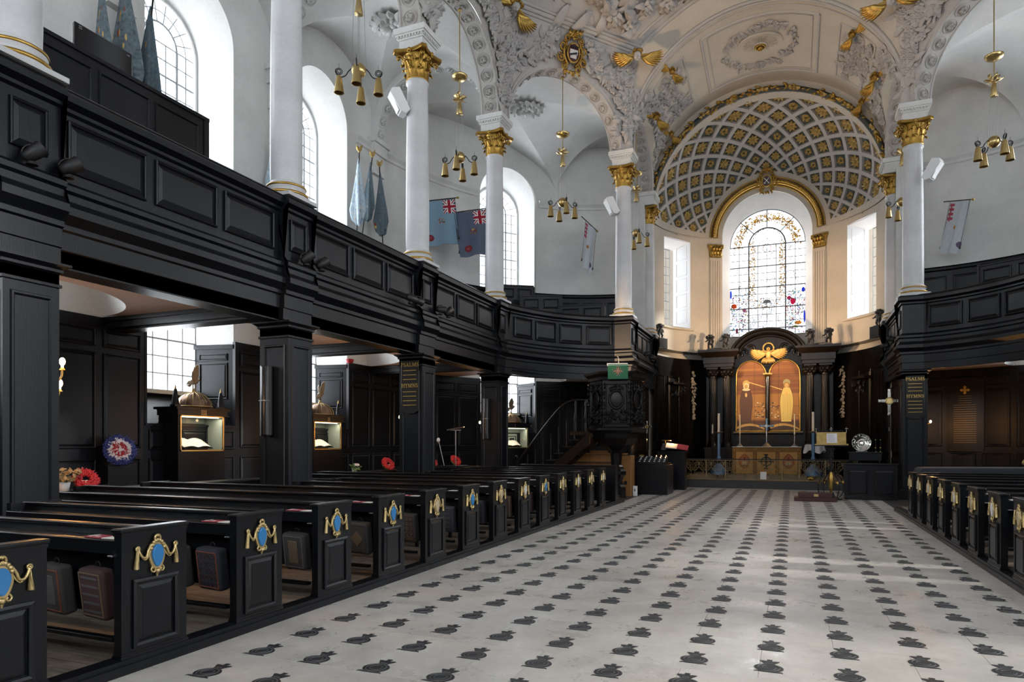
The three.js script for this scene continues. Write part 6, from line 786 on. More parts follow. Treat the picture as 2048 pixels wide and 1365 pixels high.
{ // organ console of pale oak
  const O = thing('organ_console', 'honey oak organ console behind the pulpit stem', 'organ', [-3.9, 0, -20.2]); mesh('end_cheek', J(rbox(0.5, 1.2, 0.5, 0.01, 0.25, 0.6, 0.1)), M.oak, O); mesh('top_board', J(rbox(1.7, 0.04, 0.5, 0.01, -0.55, 1.24, 0.1), rbox(0.8, 0.08, 0.3, 0.01, -0.4, 1.3, 0)), M.oak, O); mesh('front_board', J(bx(-1.4, 0.0, 0.9, 1.22, 0.1, 0.3), bx(-1.35, 0, 0, 0.9, -0.1, 0)), M.oak, O); mesh('carved_frieze', J(Array.from({ length: 22 }, (_, i) => torus(0.025, 0.008, -1.3 + i * 0.06, 0.98, 0.31, 0, 0, 0, 10, 5))), M.woodBrown, O); mesh('socket', J(box(0.08, 0.1, 0.02, 0.14, 0.36, 0.36), box(0.08, 0.1, 0.02, 0.34, 0.4, 0.36)), M.black, O);
  const W = thing('socket_box', 'small white switch box standing by the organ console', 'box', [-3.32, 0, -20.05]); mesh('case', rbox(0.12, 0.3, 0.1, 0.01, 0, 0.15, 0), M.white, W); mesh('dial', box(0.03, 0.07, 0.01, 0, 0.18, 0.052), M.black, W);
  solo('round_weight', cyl(0.13, 0.13, 0.14, -3.5, 0.07, -18.3, 16), M.black, 'short black drum on the floor beside the pulpit base', 'weight');
}
{ const Pn = thing('covered_piano', 'low piano under a dark blue dust cover behind the lectern-side pews', 'piano', [5.05, 0.004, -18.6]); mesh('dust_cover', (() => { const g = rbox(2.7, 1.0, 1.1, 0.12, 0, 0.5, 0), p = g.attributes.position; for (let i = 0; i < p.count; i++) { const y = p.getY(i); if (y < 0.9) p.setX(i, p.getX(i) * (1 + 0.02 * (0.9 - y))); if (y > 0.9) p.setY(i, y + 0.03 * Math.sin(p.getX(i) * 2.2)); } g.computeVertexNormals(); return g; })(), M.navy, Pn); mesh('castor', J([-1.2, 1.2].map(x => sph(0.04, x, 0.03, 0.4, 8))), M.brass, Pn); }
// ================================================================ ornaments, lights, flags, small things
const font = await new FontLoader().loadAsync('fonts/droid/droid_serif_regular.typeface.json');
const text = (s, size, d = 0.004) => { const g = norm(new TextGeometry(s, { font, size, depth: d, curveSegments: 3, bevelEnabled: false })); g.computeBoundingBox(); const b = g.boundingBox; return g.translate(-(b.min.x + b.max.x) / 2, -(b.min.y + b.max.y) / 2, 0); };

// ---- chandeliers
const chandGeo = (() => {
  const arm = [], cone = [], coneIn = [], cab = [], scr = [];
  for (let i = 0; i < 4; i++) { const a = i * PI / 2, rot = g => g.rotateY(a); if (!i)
    arm.push(rot(tube([[0.14, 0.06, 0], [0.2, 0.0, 0], [0.27, -0.1, 0], [0.36, -0.12, 0], [0.44, -0.06, 0], [0.455, 0.02, 0]], 0.011, 18, 5))); const sp = []; for (let k = 0; k <= 26; k++) { const t = k / 26, q = 0.075 * (1 - 0.72 * t), b = -0.2 + t * 2.1 * 2 * PI; sp.push([0.385 + q * Math.cos(b), -0.02 + q * Math.sin(b), 0]); } if (!i) arm.push(rot(tube(sp, 0.009, 50, 5)), rot(rod([0.385, 0.05, 0], [0.385, 0.14, 0], 0.004)));
    if (!i) cone.push(rot(lathe([[0.03, -0.1], [0.052, -0.12], [0.1, -0.44], [0.094, -0.44]], 20, 0.385, 0, 0))); if (!i) coneIn.push(rot(lathe([[0.09, -0.435], [0.05, -0.14], [0.0, -0.14]], 20, 0.385, 0, 0)), rot(sph(0.04, 0.385, -0.3, 0, 8)));
    cab.push(rot(rod([0.1, 1.42, 0], [0.14, 0.06, 0], 0.0045, 4))); scr.push(rot(tf(leafGeo(0.2, 0.045, 0.05), 0.02, 1.5, 0, 0, PI / 2, -1.25)), rot(tf(leafGeo(0.16, 0.035, 0.05), 0.02, 1.54, 0, 0, PI / 2, -0.6).rotateY(PI / 4)), rot(rod([0, 1.48, 0], [0.17, 1.44, 0], 0.008, 4))); }
  return { rod: J(rod([0, 1.5, 0], [0, 3.88, 0], 0.014, 8), cyl(0.06, 0.02, 0.06, 0, 3.86, 0, 10)), bowl: lathe([[0.0, 2.02], [0.12, 2.03], [0.19, 2.08], [0.205, 2.14], [0.19, 2.15], [0.1, 2.12], [0.02, 2.12]], 24), star: J(scr), lamp: lathe([[0.03, 1.46], [0.045, 1.44], [0.085, 1.14], [0.0, 1.15]], 16), cab: J(cab), globe: sph(0.145, 0, 0.02, 0, 24), arm: J(arm), cone: J(cone), coneIn: J(coneIn) };
})();
const bulbGlow = new THREE.MeshStandardMaterial({ color: 0xffd9a0, emissive: new THREE.Color(1, 0.62, 0.28), emissiveIntensity: 0.6 });
function chandelier(x, z, ry, label) { const C = thing('chandelier', label, 'chandelier', [x, 8.95, z], ry, 'hanging brass chandeliers'); mesh('suspension_rod', chandGeo.rod, M.brass, C); mesh('bowl', chandGeo.bowl, M.brass, C); mesh('star_leaves', chandGeo.star, M.brass, C); mesh('centre_lamp', chandGeo.lamp, M.brass, C); mesh('cable', chandGeo.cab, M.steel, C); mesh('globe', chandGeo.globe, M.brass, C); for (let i = 0; i < 4; i++) mesh('scroll_arm', chandGeo.arm, M.iron, C).rotation.y = i * PI / 2; for (let i = 0; i < 4; i++) { const c = mesh('cone_shade', chandGeo.cone, M.brass, C); c.rotation.y = i * PI / 2; mesh('shade_lining', chandGeo.coneIn, M.brassIn, c); } }
chandelier(-7, -11.4, 0.5, 'brass chandelier with cone shades nearest the camera on the pulpit side'); chandelier(-7, -15.85, 0.25, 'brass chandelier hanging between the third and fourth pulpit-side columns'); chandelier(-5.55, -20, 0.6, 'brass chandelier hanging over the curved gallery before the pulpit'); chandelier(-4.1, -23.9, 0.45, 'small-looking brass chandelier in the chancel arch on the pulpit side'); chandelier(5.56, -20, 0.35, 'brass chandelier hanging over the lectern-side gallery'); chandelier(4.1, -23.9, 0.2, 'brass chandelier half hidden behind the lectern-side column');

// ---- speakers and spotlights
function wedge(at, ry, tilt, label) { const S = thing('wall_speaker', label, 'speaker', at, ry, 'white wedge speakers'); S.scale.setScalar(0.82); const q = new THREE.Group(); mesh('cabinet', (() => { const g = ext([[-0.14, -0.3], [0.0, -0.36], [0.1, -0.28], [0.16, 0.26], [0.08, 0.34], [-0.12, 0.3]], 0.34, 0.02, 6, 2).translate(0, 0, -0.17); return tf(g, 0, 0, 0, 0, 0, tilt); })(), M.white, S); mesh('grille', tf(rbox(0.02, 0.5, 0.28, 0.008, 0.145, 0, 0), 0, 0, 0, 0, 0, tilt + 0.02), M.white, S); mesh('bracket', J(rod([-0.1, 0, 0], [-0.3, 0.05, 0], 0.025)), M.white, S); }
wedge([-7.28, 9.3, -13.35], -PI * 0.75, -0.45, 'white wedge speaker on the third pulpit-side column'); wedge([-4.42, 9.22, -21.6], -PI * 0.8, -0.45, 'white wedge speaker on the column above the pulpit'); wedge([4.5, 8.98, -21.45], -PI * 0.15, -0.5, 'white wedge speaker on the lectern-side column');
for (const [z, l] of [[-8.92, 'tall slim black line speaker on the second pulpit-side pier'], [-17.72, 'tall slim black line speaker on the fourth pulpit-side pier']]) { const S = thing('line_speaker', l, 'speaker', [-7.08, 1.68, z], 0, 'black line speakers'); mesh('cabinet', rbox(0.15, 1.16, 0.14, 0.02, 0, 0.58, 0), M.black, S); mesh('grille', cyl(0.07, 0.07, 1.12, 0, 0.58, 0.035, 16), M.blackGloss, S); mesh('clip', J(box(0.16, 0.012, 0.1, 0, 0.58, 0.055), box(0.02, 1.16, 0.012, -0.075, 0.58, 0.06)), M.steel, S); }
const glow = new THREE.MeshStandardMaterial({ color: 0xffd0a0, emissive: new THREE.Color(1, 0.6, 0.35), emissiveIntensity: 1.2 });
function spotFix(x, y, z, tx, ty, tz, label, power, ang = 0.6) { const S = thing('spotlight', label, 'spotlight', [x, y, z], 0, 'black spotlights on the gallery ledges'); const d = V(tx - x, ty - y, tz - z).normalize(), q = new THREE.Quaternion().setFromUnitVectors(V(0, 1, 0), d), o = g => g.applyQuaternion(q).translate(0, 0.12, 0); mesh('can', o(lathe([[0, -0.1], [0.06, -0.09], [0.075, 0.02], [0.085, 0.13], [0.07, 0.13], [0.06, 0.08]], 14)), M.black, S); mesh('lamp_lens', o(cyl(0.065, 0.065, 0.01, 0, 0.085, 0, 14)), glow, S); mesh('yoke', J(torus(0.1, 0.012, 0, 0.12, 0, 0, 0.6, 0, 16, 5, PI), cyl(0.06, 0.05, 0.03, 0, 0.015, 0, 10), rod([0, 0.02, 0], [0, 0.06, 0], 0.02)), M.black, S); if (power) spot(V(x, y + 0.12, z).addScaledVector(d, 0.16), V(tx, ty, tz), power, ang, 'spotlight_beam', 3); }
spotFix(-6.62, 4.56, -4.85, 0, 15, -14, 'black spotlight on the ledge above the pier nearest the camera', 0); spotFix(-6.62, 4.56, -5.25, 1, 15, -18, 'second black spotlight on the ledge above the nearest pier', 0);
spotFix(-6.62, 4.56, -9.35, 0, 15, -18, 'black spotlight above the second pier from the camera', 0); spotFix(-6.62, 4.56, -9.75, 0, 15, -22, 'black spotlight just past the second pier', 0);
spotFix(-6.62, 4.56, -12.75, 0, 2, -24, 'pair member black spotlight before the third pier', 0); spotFix(-6.62, 4.56, -13.05, 0, 2, -26, 'black spotlight at the third pier pedestal', 0); spotFix(-6.62, 4.56, -14.1, 1, 5, -28, 'black spotlight just beyond the third pier', 210, 0.34); spotFix(-6.62, 4.56, -14.5, 0, 14.6, -21, 'tilted black spotlight beyond the third pier', 180, 0.5);
spotFix(-6.05, 4.56, -20.3, 3, 1.6, -28, 'black spotlight on the curved gallery front', 0); spotFix(-3.74, 4.56, -23.9, 2.2, 7.0, -29.5, 'black spotlight on the chancel end of the pulpit-side gallery', 150, 0.42); spotFix(3.74, 4.56, -23.2, -2.2, 7.0, -29.5, 'black spotlight on the chancel end of the lectern-side gallery', 190, 0.42); spotFix(3.74, 4.56, -24.7, -1, 4, -28.7, 'lower black spotlight near the apse on the lectern-side gallery', 60, 0.5); spotFix(-3.74, 4.56, -24.9, 1, 4, -28.7, 'lower black spotlight near the apse on the pulpit-side gallery', 60, 0.5);
// ---- sconce with two bulbs behind the nearest pier
{ const S = thing('wall_sconce', 'gilt two-light sconce glowing behind the nearest pier', 'sconce', [-6.86, 2.2, -5.2]); mesh('bracket', J(tube([[0, 0.1, 0], [0, 0.06, -0.06], [0.02, 0.12, -0.12], [0.02, 0.22, -0.13]], 0.012, 14, 6), tube([[0, 0.1, 0], [0, -0.06, -0.05], [-0.01, -0.1, -0.1], [-0.01, -0.03, -0.12]], 0.012, 14, 6), cyl(0.05, 0.05, 0.02, 0, 0.1, -0.01, 12, PI / 2), cyl(0.03, 0.012, 0.03, 0.02, 0.22, -0.13, 10), cyl(0.03, 0.012, 0.03, -0.01, -0.03, -0.12, 10)), M.gold, S); const bm = new THREE.MeshStandardMaterial({ color: 0xffe0b0, emissive: new THREE.Color(1, 0.75, 0.45), emissiveIntensity: 9 }); for (const [x, y, z] of [[0.02, 0.3, -0.13], [-0.01, 0.05, -0.12]]) { mesh('bulb', J(sph(0.032, x, y, z, 12, 1, 1.5, 1), cyl(0.014, 0.014, 0.05, x, y - 0.05, z, 8)), bm, S); bulbLight(V(-6.86 + x, 2.2 + y, -5.2 + z), 4.5, 1.5); } mesh('finial', cyl(0.012, 0.002, 0.06, 0.0, 0.46, -0.06, 8), M.gold, S); }
// unseen lamps added behind the piers to warm the aisle panelling
for (const [x, z, l] of [[-7.35, -18.1, 'added small lamp hidden behind the fourth pulpit-side pier'], [-7.35, -13.7, 'added small lamp hidden behind the third pulpit-side pier'], [4.45, -22.2, 'added small lamp hidden behind the hymn-board pier']]) { const S = thing('added_pier_lamp', l, 'lamp', [x, 2.1, z]); mesh('bracket', J(cyl(0.04, 0.04, 0.02, 0, 0, 0, 10, 0, 0, PI / 2), rod([0, 0, 0], [x < 0 ? -0.1 : 0.1, 0.02, 0], 0.01)), M.gold, S); const bm = new THREE.MeshStandardMaterial({ color: 0xffe0b0, emissive: new THREE.Color(1, 0.75, 0.45), emissiveIntensity: 9 }); const xx = x < 0 ? -0.12 : 0.12; mesh('bulb', sph(0.03, xx, 0.07, 0, 10, 1, 1.4, 1), bm, S); bulbLight(V(x + xx, 2.17, z), 4.5, 1.5); }

// ---- gilt and painted ornaments on the ceiling
{ const n45 = V(0.795, -0.25, 0.607), mirror = v => V(-v.x, v.y, v.z); cherub(V(-6.2, 13.8, -17.75), V(0.5, -0.42, 0.75), 'gilt winged cherub head at the ceiling corner above the fourth column', 0.95, -0.7); cherub(V(-3.45, 13.55, -21.0), V(0.2, -0.4, 0.9), 'gilt winged cherub head above the column over the pulpit', 0.95, -0.05); cherub(V(3.45, 13.55, -21.0), V(-0.2, -0.4, 0.9), 'gilt winged cherub head above the lectern-side column', 0.95, 0.1);
  const onV = (ph, z) => [V(3.8 * Math.cos(ph), SPR + (3.8 - 0.5 * clamp((-21.9 - z) / 4.1)) * Math.sin(ph), z), V(-0.7 * Math.cos(ph), -0.7 * Math.sin(ph), 0.8)];
  [[0.8, -22.45, 0.62], [0.5, -23.4, 0.75], [0.6, -25.3, 0.6]].forEach(([ph, z, s], i) => { for (const e of [1, -1]) { const [p, n] = onV(e > 0 ? ph : PI - ph, z); cherub(p, n, `small gilt angel on the chancel vault, ${['nearest', 'middle', 'farthest'][i]} of three on the ${SIDE[e]} side`, s, 0.5 * e, M.goldDeep); } }); }
function shield(name, label, at, n, s, inner, emblem) { const S = thing(name, label, 'coat of arms', [at.x, at.y, at.z]); const z = n.clone().normalize(), up = V(0, 1, 0).addScaledVector(z, -z.y).normalize(), x = up.clone().cross(z); S.quaternion.setFromRotationMatrix(new THREE.Matrix4().makeBasis(x, up, z)); S.scale.setScalar(s);
  const gl = []; for (const e of [-1, 1]) { for (const [cx, cy, r, d] of [[0.34, 0.12, 0.15, 1], [0.36, -0.18, 0.13, -1], [0.24, 0.36, 0.1, 1], [0.22, -0.38, 0.1, -1]]) { const sp = []; for (let k = 0; k <= 20; k++) { const t = k / 20, q = r * (1 - 0.8 * t), b = PI / 2 + e * d * t * 1.5 * 2 * PI; sp.push([e * cx + q * Math.cos(b), cy + q * Math.sin(b), 0.04 + 0.05 * t]); } gl.push(tube(sp, 0.028, 30, 6)); } gl.push(tube([[e * 0.22, 0.3, 0.03], [e * 0.3, 0.1, 0.06], [e * 0.27, -0.12, 0.06], [e * 0.12, -0.34, 0.05]], 0.04, 16, 6)); } for (let i = 0; i < 12; i++) gl.push(onFrame(LEAF, V(rr(-0.2, 0.2), 0.42 + rr(-0.04, 0.08), 0.04), V(0, 0, 1), rr(-1, 1), 0.2), onFrame(LEAF, V(rr(-0.22, 0.22), -0.44, 0.03), V(0, 0, 1), PI + rr(-1, 1), 0.18)); gl.push(onFrame(FLOWER, V(0, 0.46, 0.06), V(0, 0, 1), 0, 0.28));
  mesh('gilt_scrolls', J(gl), M.goldDeep, S); mesh('field', ext(Array.from({ length: 24 }, (_, i) => { const a = i / 24 * 2 * PI; return [0.19 * Math.cos(a), 0.24 * Math.sin(a)]; }), 0.05, 0.015, 6, 2).translate(0, 0, 0.04), inner, S); mesh('field_rim', tf(torus(0.2, 0.025, 0, 0, 0, 0, 0, 0, 28, 6), 0, 0, 0.1, 0, 0, 0, 1, 1.25, 1), M.gold, S); for (const [nm, g, m] of emblem) mesh(nm, g, m, S); return S; }
shield('heraldic_cartouche', 'gilt scrolled coat of arms with a small white and red shield above the arch', V(-5.17, 13.3, -19.7), V(0.75, -0.2, 0.6), 1.05, M.darkRed, [['silver_band', J(box(0.26, 0.12, 0.02, 0, 0.02, 0.115), box(0.2, 0.1, 0.02, 0, -0.1, 0.115)), M.shieldWhite], ['dark_band', J(box(0.22, 0.05, 0.02, 0.0, -0.03, 0.125, 0, 0, 0.35)), M.black], ['crest_teeth', J(Array.from({ length: 5 }, (_, i) => box(0.035, 0.06, 0.03, -0.12 + i * 0.06, 0.15, 0.115))), M.black]]);
shield('heraldic_keystone', 'gilt keystone shield with crossed silver swords on red over the stained glass', V(0.03, 12.1, -29.25), V(0, -0.12, 1), 0.86, M.darkRed, [['sword', J(box(0.02, 0.34, 0.012, 0, 0, 0.125, 0, 0, 0.72), box(0.08, 0.016, 0.012, 0.085, -0.1, 0.125, 0, 0, 0.72)), M.silver], ['sword', J(box(0.02, 0.34, 0.012, 0, 0, 0.13, 0, 0, -0.72), box(0.08, 0.016, 0.012, -0.085, -0.1, 0.13, 0, 0, -0.72)), M.silver]]);
{ const O = thing('ceiling_medallion', 'oval gilt framed dark panel at the crown of the ceiling', 'ornament', [0.1, 15.42, -21.35]); mesh('frame', J(tf(torus(0.75, 0.08, 0, 0, 0, PI / 2, 0, 0, 40, 8), 0, 0, 0, 0, 0, 0, 1, 1, 0.45)), M.goldDeep, O); mesh('panel', tf(cyl(0.72, 0.72, 0.04, 0, 0.02, 0, 32), 0, 0, 0, 0, 0, 0, 1, 1, 0.45), M.teal, O); }

// ---- flags
function unionCanton(x, ox, oy, w, h) { x.save(); x.beginPath(); x.rect(ox, oy, w, h); x.clip(); x.fillStyle = '#1c2450'; x.fillRect(ox, oy, w, h); const ln = (c, lw, pts) => { x.strokeStyle = c; x.lineWidth = lw; for (const [a, b, d, e] of pts) { x.beginPath(); x.moveTo(ox + a * w, oy + b * h); x.lineTo(ox + d * w, oy + e * h); x.stroke(); } }; const dg = [[0, 0, 1, 1], [0, 1, 1, 0]]; ln('#e4e0dc', h * 0.2, dg); ln('#9a1830', h * 0.07, dg); const cr = [[0.5, 0, 0.5, 1], [0, 0.5, 1, 0.5]]; ln('#e4e0dc', h * 0.32, cr); ln('#9a1830', h * 0.19, cr); x.restore(); }
const ensignTex = (base, dx) => canvas(360, 600, (x, w, h) => { x.fillStyle = base; x.fillRect(0, 0, w, h); for (let i = 0; i < 900; i++) { x.fillStyle = i % 2 ? 'rgba(255,255,255,0.05)' : 'rgba(0,0,0,0.06)'; x.fillRect(rnd() * w, rnd() * h, 2, 22); } unionCanton(x, w * 0.58, 8, w * 0.41, h * 0.3); const E = (a, b, r, c) => { x.fillStyle = c; x.beginPath(); x.arc(a, b, r, 0, 6.3); x.fill(); }; const ex = dx ? w * 0.3 : w * 0.06, ey = h * 0.82; E(ex, ey, 44, '#7c2630'); E(ex, ey, 22, '#92404a'); for (let i = 0; i < 26; i++) E(w * 0.5 + rr(-38, 38), h * 0.46 + rr(-34, 34), rr(4, 9), ['#a0602c', '#8a2a22', '#c9a25a', '#5a4a3a'][i % 4]); x.strokeStyle = '#55606c'; x.lineWidth = 8; x.strokeRect(0, 0, w, h); });
const tasselMat = M.iron;
function banner(name, label, at, ry, w, h, t, sway, poleDir, group) { const F = thing(name, label, 'flag', at, ry, group); const nx = 22, ny = 26, rows = []; for (let j = 0; j <= ny; j++) { const r = []; for (let i = 0; i <= nx; i++) { const u = i / nx, v = j / ny; r.push(V((u - 0.5) * w, -v * h - 0.02 * Math.sin(u * 9) * v, sway * (0.4 + v) * Math.sin(u * 11 + v * 1.5))); } rows.push(r); } const g = quads(rows), uv = g.attributes.uv; for (let i = 0; i < uv.count; i++) { const a = uv.getX(i), b = uv.getY(i); uv.setXY(i, b, 1 - a); } mesh('cloth', g, t, F); mesh('pole', J(rod([-w / 2 - 0.3, 0.02, -0.0], [w / 2 + 0.08, 0.02, 0], 0.018)), M.woodBrown, F); mesh('finial', J(sph(0.04, w / 2 + 0.11, 0.02, 0, 8), cyl(0.02, 0.04, 0.06, w / 2 + 0.07, 0.02, 0, 8, 0, 0, -PI / 2)), M.goldPaint, F); mesh('tassel', J([-1, 1].map(e => rod([e * w / 2, 0, 0.02], [e * (w / 2 + 0.01), -h * 0.85, 0.03], 0.006)), [-1, 1].map(e => cyl(0.03, 0.012, 0.1, e * (w / 2 + 0.01), -h * 0.88, 0.03, 8))), tasselMat, F); return F; }
const ens1 = keep(mat({ map: ensignTex('#7d9bb0', false), roughness: 0.9, side: THREE.DoubleSide })), ens2 = keep(mat({ map: ensignTex('#5a6478', true), roughness: 0.9, side: THREE.DoubleSide }));
{ const z1 = -20.2; banner('air_ensign', 'pale blue ensign with union canton hanging nearer the third column', [-9.92, 9.7, z1], 0.38, 1.0, 1.5, ens1, 0.02, 1, 'ensigns on the curved aisle wall').rotation.z = 0.1; banner('air_ensign', 'grey blue ensign with union canton hanging beside the fourth column', [-9.0, 9.34, -20.6], 0.38, 1.05, 1.5, ens2, 0.03, 1, 'ensigns on the curved aisle wall').rotation.z = 0.13; }
const paleBanner = keep(mat({ map: canvas(256, 512, (x, w, h) => { x.fillStyle = '#c3cbd2'; x.fillRect(0, 0, w, h); for (let i = 0; i < 500; i++) { x.fillStyle = i % 2 ? 'rgba(255,255,255,0.12)' : 'rgba(60,80,100,0.08)'; x.fillRect(rnd() * w, rnd() * h, 3, 30); } x.fillStyle = '#a8455a'; for (let i = 0; i < 4; i++) x.fillRect(6, 20 + i * 44, 60, 26); x.fillRect(28, 20, 16, 170); x.fillStyle = '#b07a40'; x.beginPath(); x.arc(w * 0.45, h * 0.5, 20, 0, 6.3); x.fill(); x.fillStyle = '#6a5a78'; x.beginPath(); x.arc(w * 0.85, h * 0.82, 30, 0, 6.3); x.fill(); }), roughness: 0.9, side: THREE.DoubleSide }));
banner('narrow_banner', 'narrow pale banner seen edge on against the curved aisle wall', [-6.0, 9.72, -24.75], 1.33, 0.8, 1.75, paleBanner, 0.03, 1).rotation.z = -0.2; banner('white_banner', 'white banner with pink cross canton on the lectern-side aisle wall', [5.75, 9.0, -24.6], -1.05, 0.8, 1.55, paleBanner, 0.04, 1).rotation.z = -0.28;
// laid-up colours draped on leaning staffs
const drapeTex = (cols) => keep(mat({ map: canvas(256, 512, (x, w, h) => { x.fillStyle = cols[0]; x.fillRect(0, 0, w, h); for (let i = 0; i < 1300; i++) { x.fillStyle = cols[i % cols.length]; x.globalAlpha = 0.5; x.fillRect(rnd() * w, rnd() * h, rr(2, 7), rr(6, 30)); } x.globalAlpha = 1; for (let i = 0; i < 26; i++) { x.fillStyle = ['#b88a3c', '#8a3a28', '#caa860'][i % 3]; x.beginPath(); x.arc(rnd() * w, h * rr(0.2, 0.85), rr(3, 8), 0, 6.3); x.fill(); } }), roughness: 0.9, side: THREE.DoubleSide }));
const drA = drapeTex(['#5d6a70', '#4c565c', '#75838a', '#3f4a50']), drB = drapeTex(['#a9bccb', '#c9d6e0', '#d8d2c4', '#7f97a8']), drC = drapeTex(['#566772', '#465661', '#6d7d83', '#59564a']);
function draped(at, ry, h, wd, lean, m, label) { const F = thing('draped_colour', label, 'flag', at, ry, 'regimental colours laid up on staffs'); const rows = [], n = 48; for (let j = 0; j <= 22; j++) { const v = j / 22, r = []; for (let i = 0; i <= n; i++) { const a = i / n * 2 * PI, k = wd * Math.pow(v, 0.75) * (v > 0.82 ? 1 - (v - 0.82) * 2.2 : 1), f = 1 + 0.42 * Math.sin(a * 4 + v * 3) * v + 0.15 * Math.sin(a * 9 + 1) * v; r.push(V(k * f * Math.cos(a) + lean * v * 0.25, -v * h + (v > 0.8 ? 0.12 * Math.sin(a * 2 + 1) * (v - 0.8) * 5 : 0), k * 0.42 * f * Math.sin(a))); } rows.push(r); } mesh('cloth', quads(rows), m, F); mesh('staff', rod([-lean * 0.12, 0.12, 0], [lean * 0.75, -h * 1.55, 0.02], 0.018), M.woodBrown, F); mesh('finial', J(tf(leafGeo(0.2, 0.09, 0.05), -lean * 0.12, 0.12, 0, 0, 0, 0.35), tf(leafGeo(0.2, 0.08, 0.05), -lean * 0.12, 0.12, 0, 0, 0, -0.45), sph(0.03, -lean * 0.12, 0.12, 0, 8)), M.goldPaint, F); return F; }
draped([-10.75, 10.2, -8.72], 0.45, 2.1, 0.17, 0.2, drA, 'dull blue draped colour behind the television'); draped([-10.75, 10.55, -9.2], 0.45, 2.4, 0.3, 0.1, drA, 'large grey draped colour beside the near gallery window'); draped([-10.7, 10.2, -9.72], 0.45, 2.4, 0.27, -0.4, drC, 'grey blue draped colour leaning across the near gallery window');
draped([-10.75, 9.75, -13.35], 0.45, 2.1, 0.2, -0.25, drB, 'pale draped colour half hidden by the second column'); draped([-10.6, 9.86, -16.55], 0.45, 1.9, 0.2, -0.1, drB, 'pale blue fringed colour draped beside the second gallery window'); draped([-10.6, 9.95, -17.15], 0.45, 1.7, 0.18, -0.4, drC, 'dark blue draped colour crossing its neighbour between window and column'); draped([-10.6, 9.85, -17.65], 0.45, 1.9, 0.2, 0.15, drC, 'dark grey draped colour closest to the third column');

// ---- gallery furniture
{ const S = thing('gallery_screen', 'tall dark panelled screen standing in the near gallery', 'screen', [-9.05, 4.9, 0]); mesh('board', J(bx(-0.05, 0.05, 0, 2.6, 3, -9.5), bx(-0.08, 0.08, 2.58, 2.64, 3, -9.53), bx(-0.07, 0.07, 0, 2.62, -9.42, -9.53)), M.wood, S); for (let k = 0; k < 12; k++) mesh('panel', sunk(0.92, 2.2, 0.025, 0.05).applyMatrix4(frameOn(0.05, 1.35, -8.85 + k * 1.02, 1, 0)), M.wood, S);
  const T = thing('television', 'flat black television standing on the gallery behind the screen', 'television', [-9.2, 7.4, -7.6], PI / 2); mesh('casing', rbox(0.98, 0.56, 0.06, 0.012, 0, 0.34, 0), M.blackGloss, T); mesh('screen_glass', box(0.92, 0.48, 0.004, 0, 0.35, 0.031), M.blackGloss, T); mesh('stand', J(bx(-0.2, 0.2, -2.5, 0.02, -0.06, 0.06)), M.black, T); mesh('badge', J(box(0.05, 0.01, 0.003, -0.4, 0.55, 0.034), box(0.05, 0.01, 0.003, -0.4, 0.58, 0.034), box(0.05, 0.01, 0.003, 0.42, 0.56, 0.034)), M.steel, T); }
function galleryBench(x, z, ry, top, len, label) { const B = thing('gallery_bench', label, 'bench', [x, 4.9, z], ry, 'panelled gallery benches'); const h = top - 4.9; mesh('back', J(bx(-len / 2, len / 2, 0, h - 0.04, -0.03, 0.03), rbox(len + 0.04, 0.05, 0.1, 0.01, 0, h - 0.02, 0)), M.wood, B); mesh('end', J(bx(-len / 2 - 0.05, -len / 2, 0, h + 0.02, -0.35, 0.06), bx(len / 2, len / 2 + 0.05, 0, h - 0.05, -0.35, 0.06)), M.wood, B); mesh('seat', bx(-len / 2, len / 2, h * 0.45, h * 0.45 + 0.04, -0.35, 0), M.wood, B); const n = Math.max(2, Math.round(len / 0.75)); for (let i = 0; i < n; i++) mesh('panel', fielded(len / n - 0.14, 0.34, 0.03, 0.025, 0.03).applyMatrix4(frameOn(-len / 2 + len / n * (i + 0.5), h - 0.3, 0.03, 0, 1)), M.wood, B); }
galleryBench(-8.3, -22.95, 0.6, 7.3, 1.3, 'rearmost panelled bench in the curved gallery'); galleryBench(-7.25, -22.75, 0.35, 6.8, 1.4, 'middle panelled bench in the curved gallery'); galleryBench(-5.75, -22.7, 0.15, 6.35, 1.5, 'front panelled bench in the curved gallery'); galleryBench(6.6, -20.9, -0.6, 6.3, 2.4, 'panelled bench in the lectern-side gallery');

// ---- display cabinets with books of remembrance
const eagleGeo = (() => { const feather = (pts) => ext(pts, 0.012, 0.004); const W1 = feather([[0, 0], [0.05, 0.02], [0.045, 0.12], [0.02, 0.22], [-0.02, 0.27], [-0.045, 0.26], [-0.06, 0.22], [-0.075, 0.23], [-0.08, 0.16], [-0.095, 0.16], [-0.085, 0.08], [-0.06, 0.03]]), W2 = feather([[0, 0], [0.06, 0.0], [0.14, 0.06], [0.24, 0.15], [0.23, 0.16], [0.19, 0.15], [0.19, 0.17], [0.13, 0.13], [0.12, 0.145], [0.05, 0.08]]);
  return J(sph(0.06, 0, 0.09, 0, 12, 1.35, 0.75, 0.75), sph(0.035, 0.09, 0.13, 0, 10), cyl(0.014, 0.002, 0.05, 0.135, 0.122, 0, 6, 0, 0, -PI / 2 - 0.35), cyl(0.045, 0.03, 0.07, 0.06, 0.115, 0, 8, 0, 0, -0.9), tf(leafGeo(0.13, 0.09, 0.02), -0.05, 0.07, 0, 0, 0, 1.9), tf(W1, -0.02, 0.1, 0.03, 0.35, 0, 0.1), tf(W2, 0.02, 0.11, -0.04, -0.3, 0.25, 0.15), rod([0.01, 0.05, 0.02], [0.01, -0.02, 0.02], 0.01), rod([0.01, 0.05, -0.02], [0.01, -0.02, -0.02], 0.01)); })();
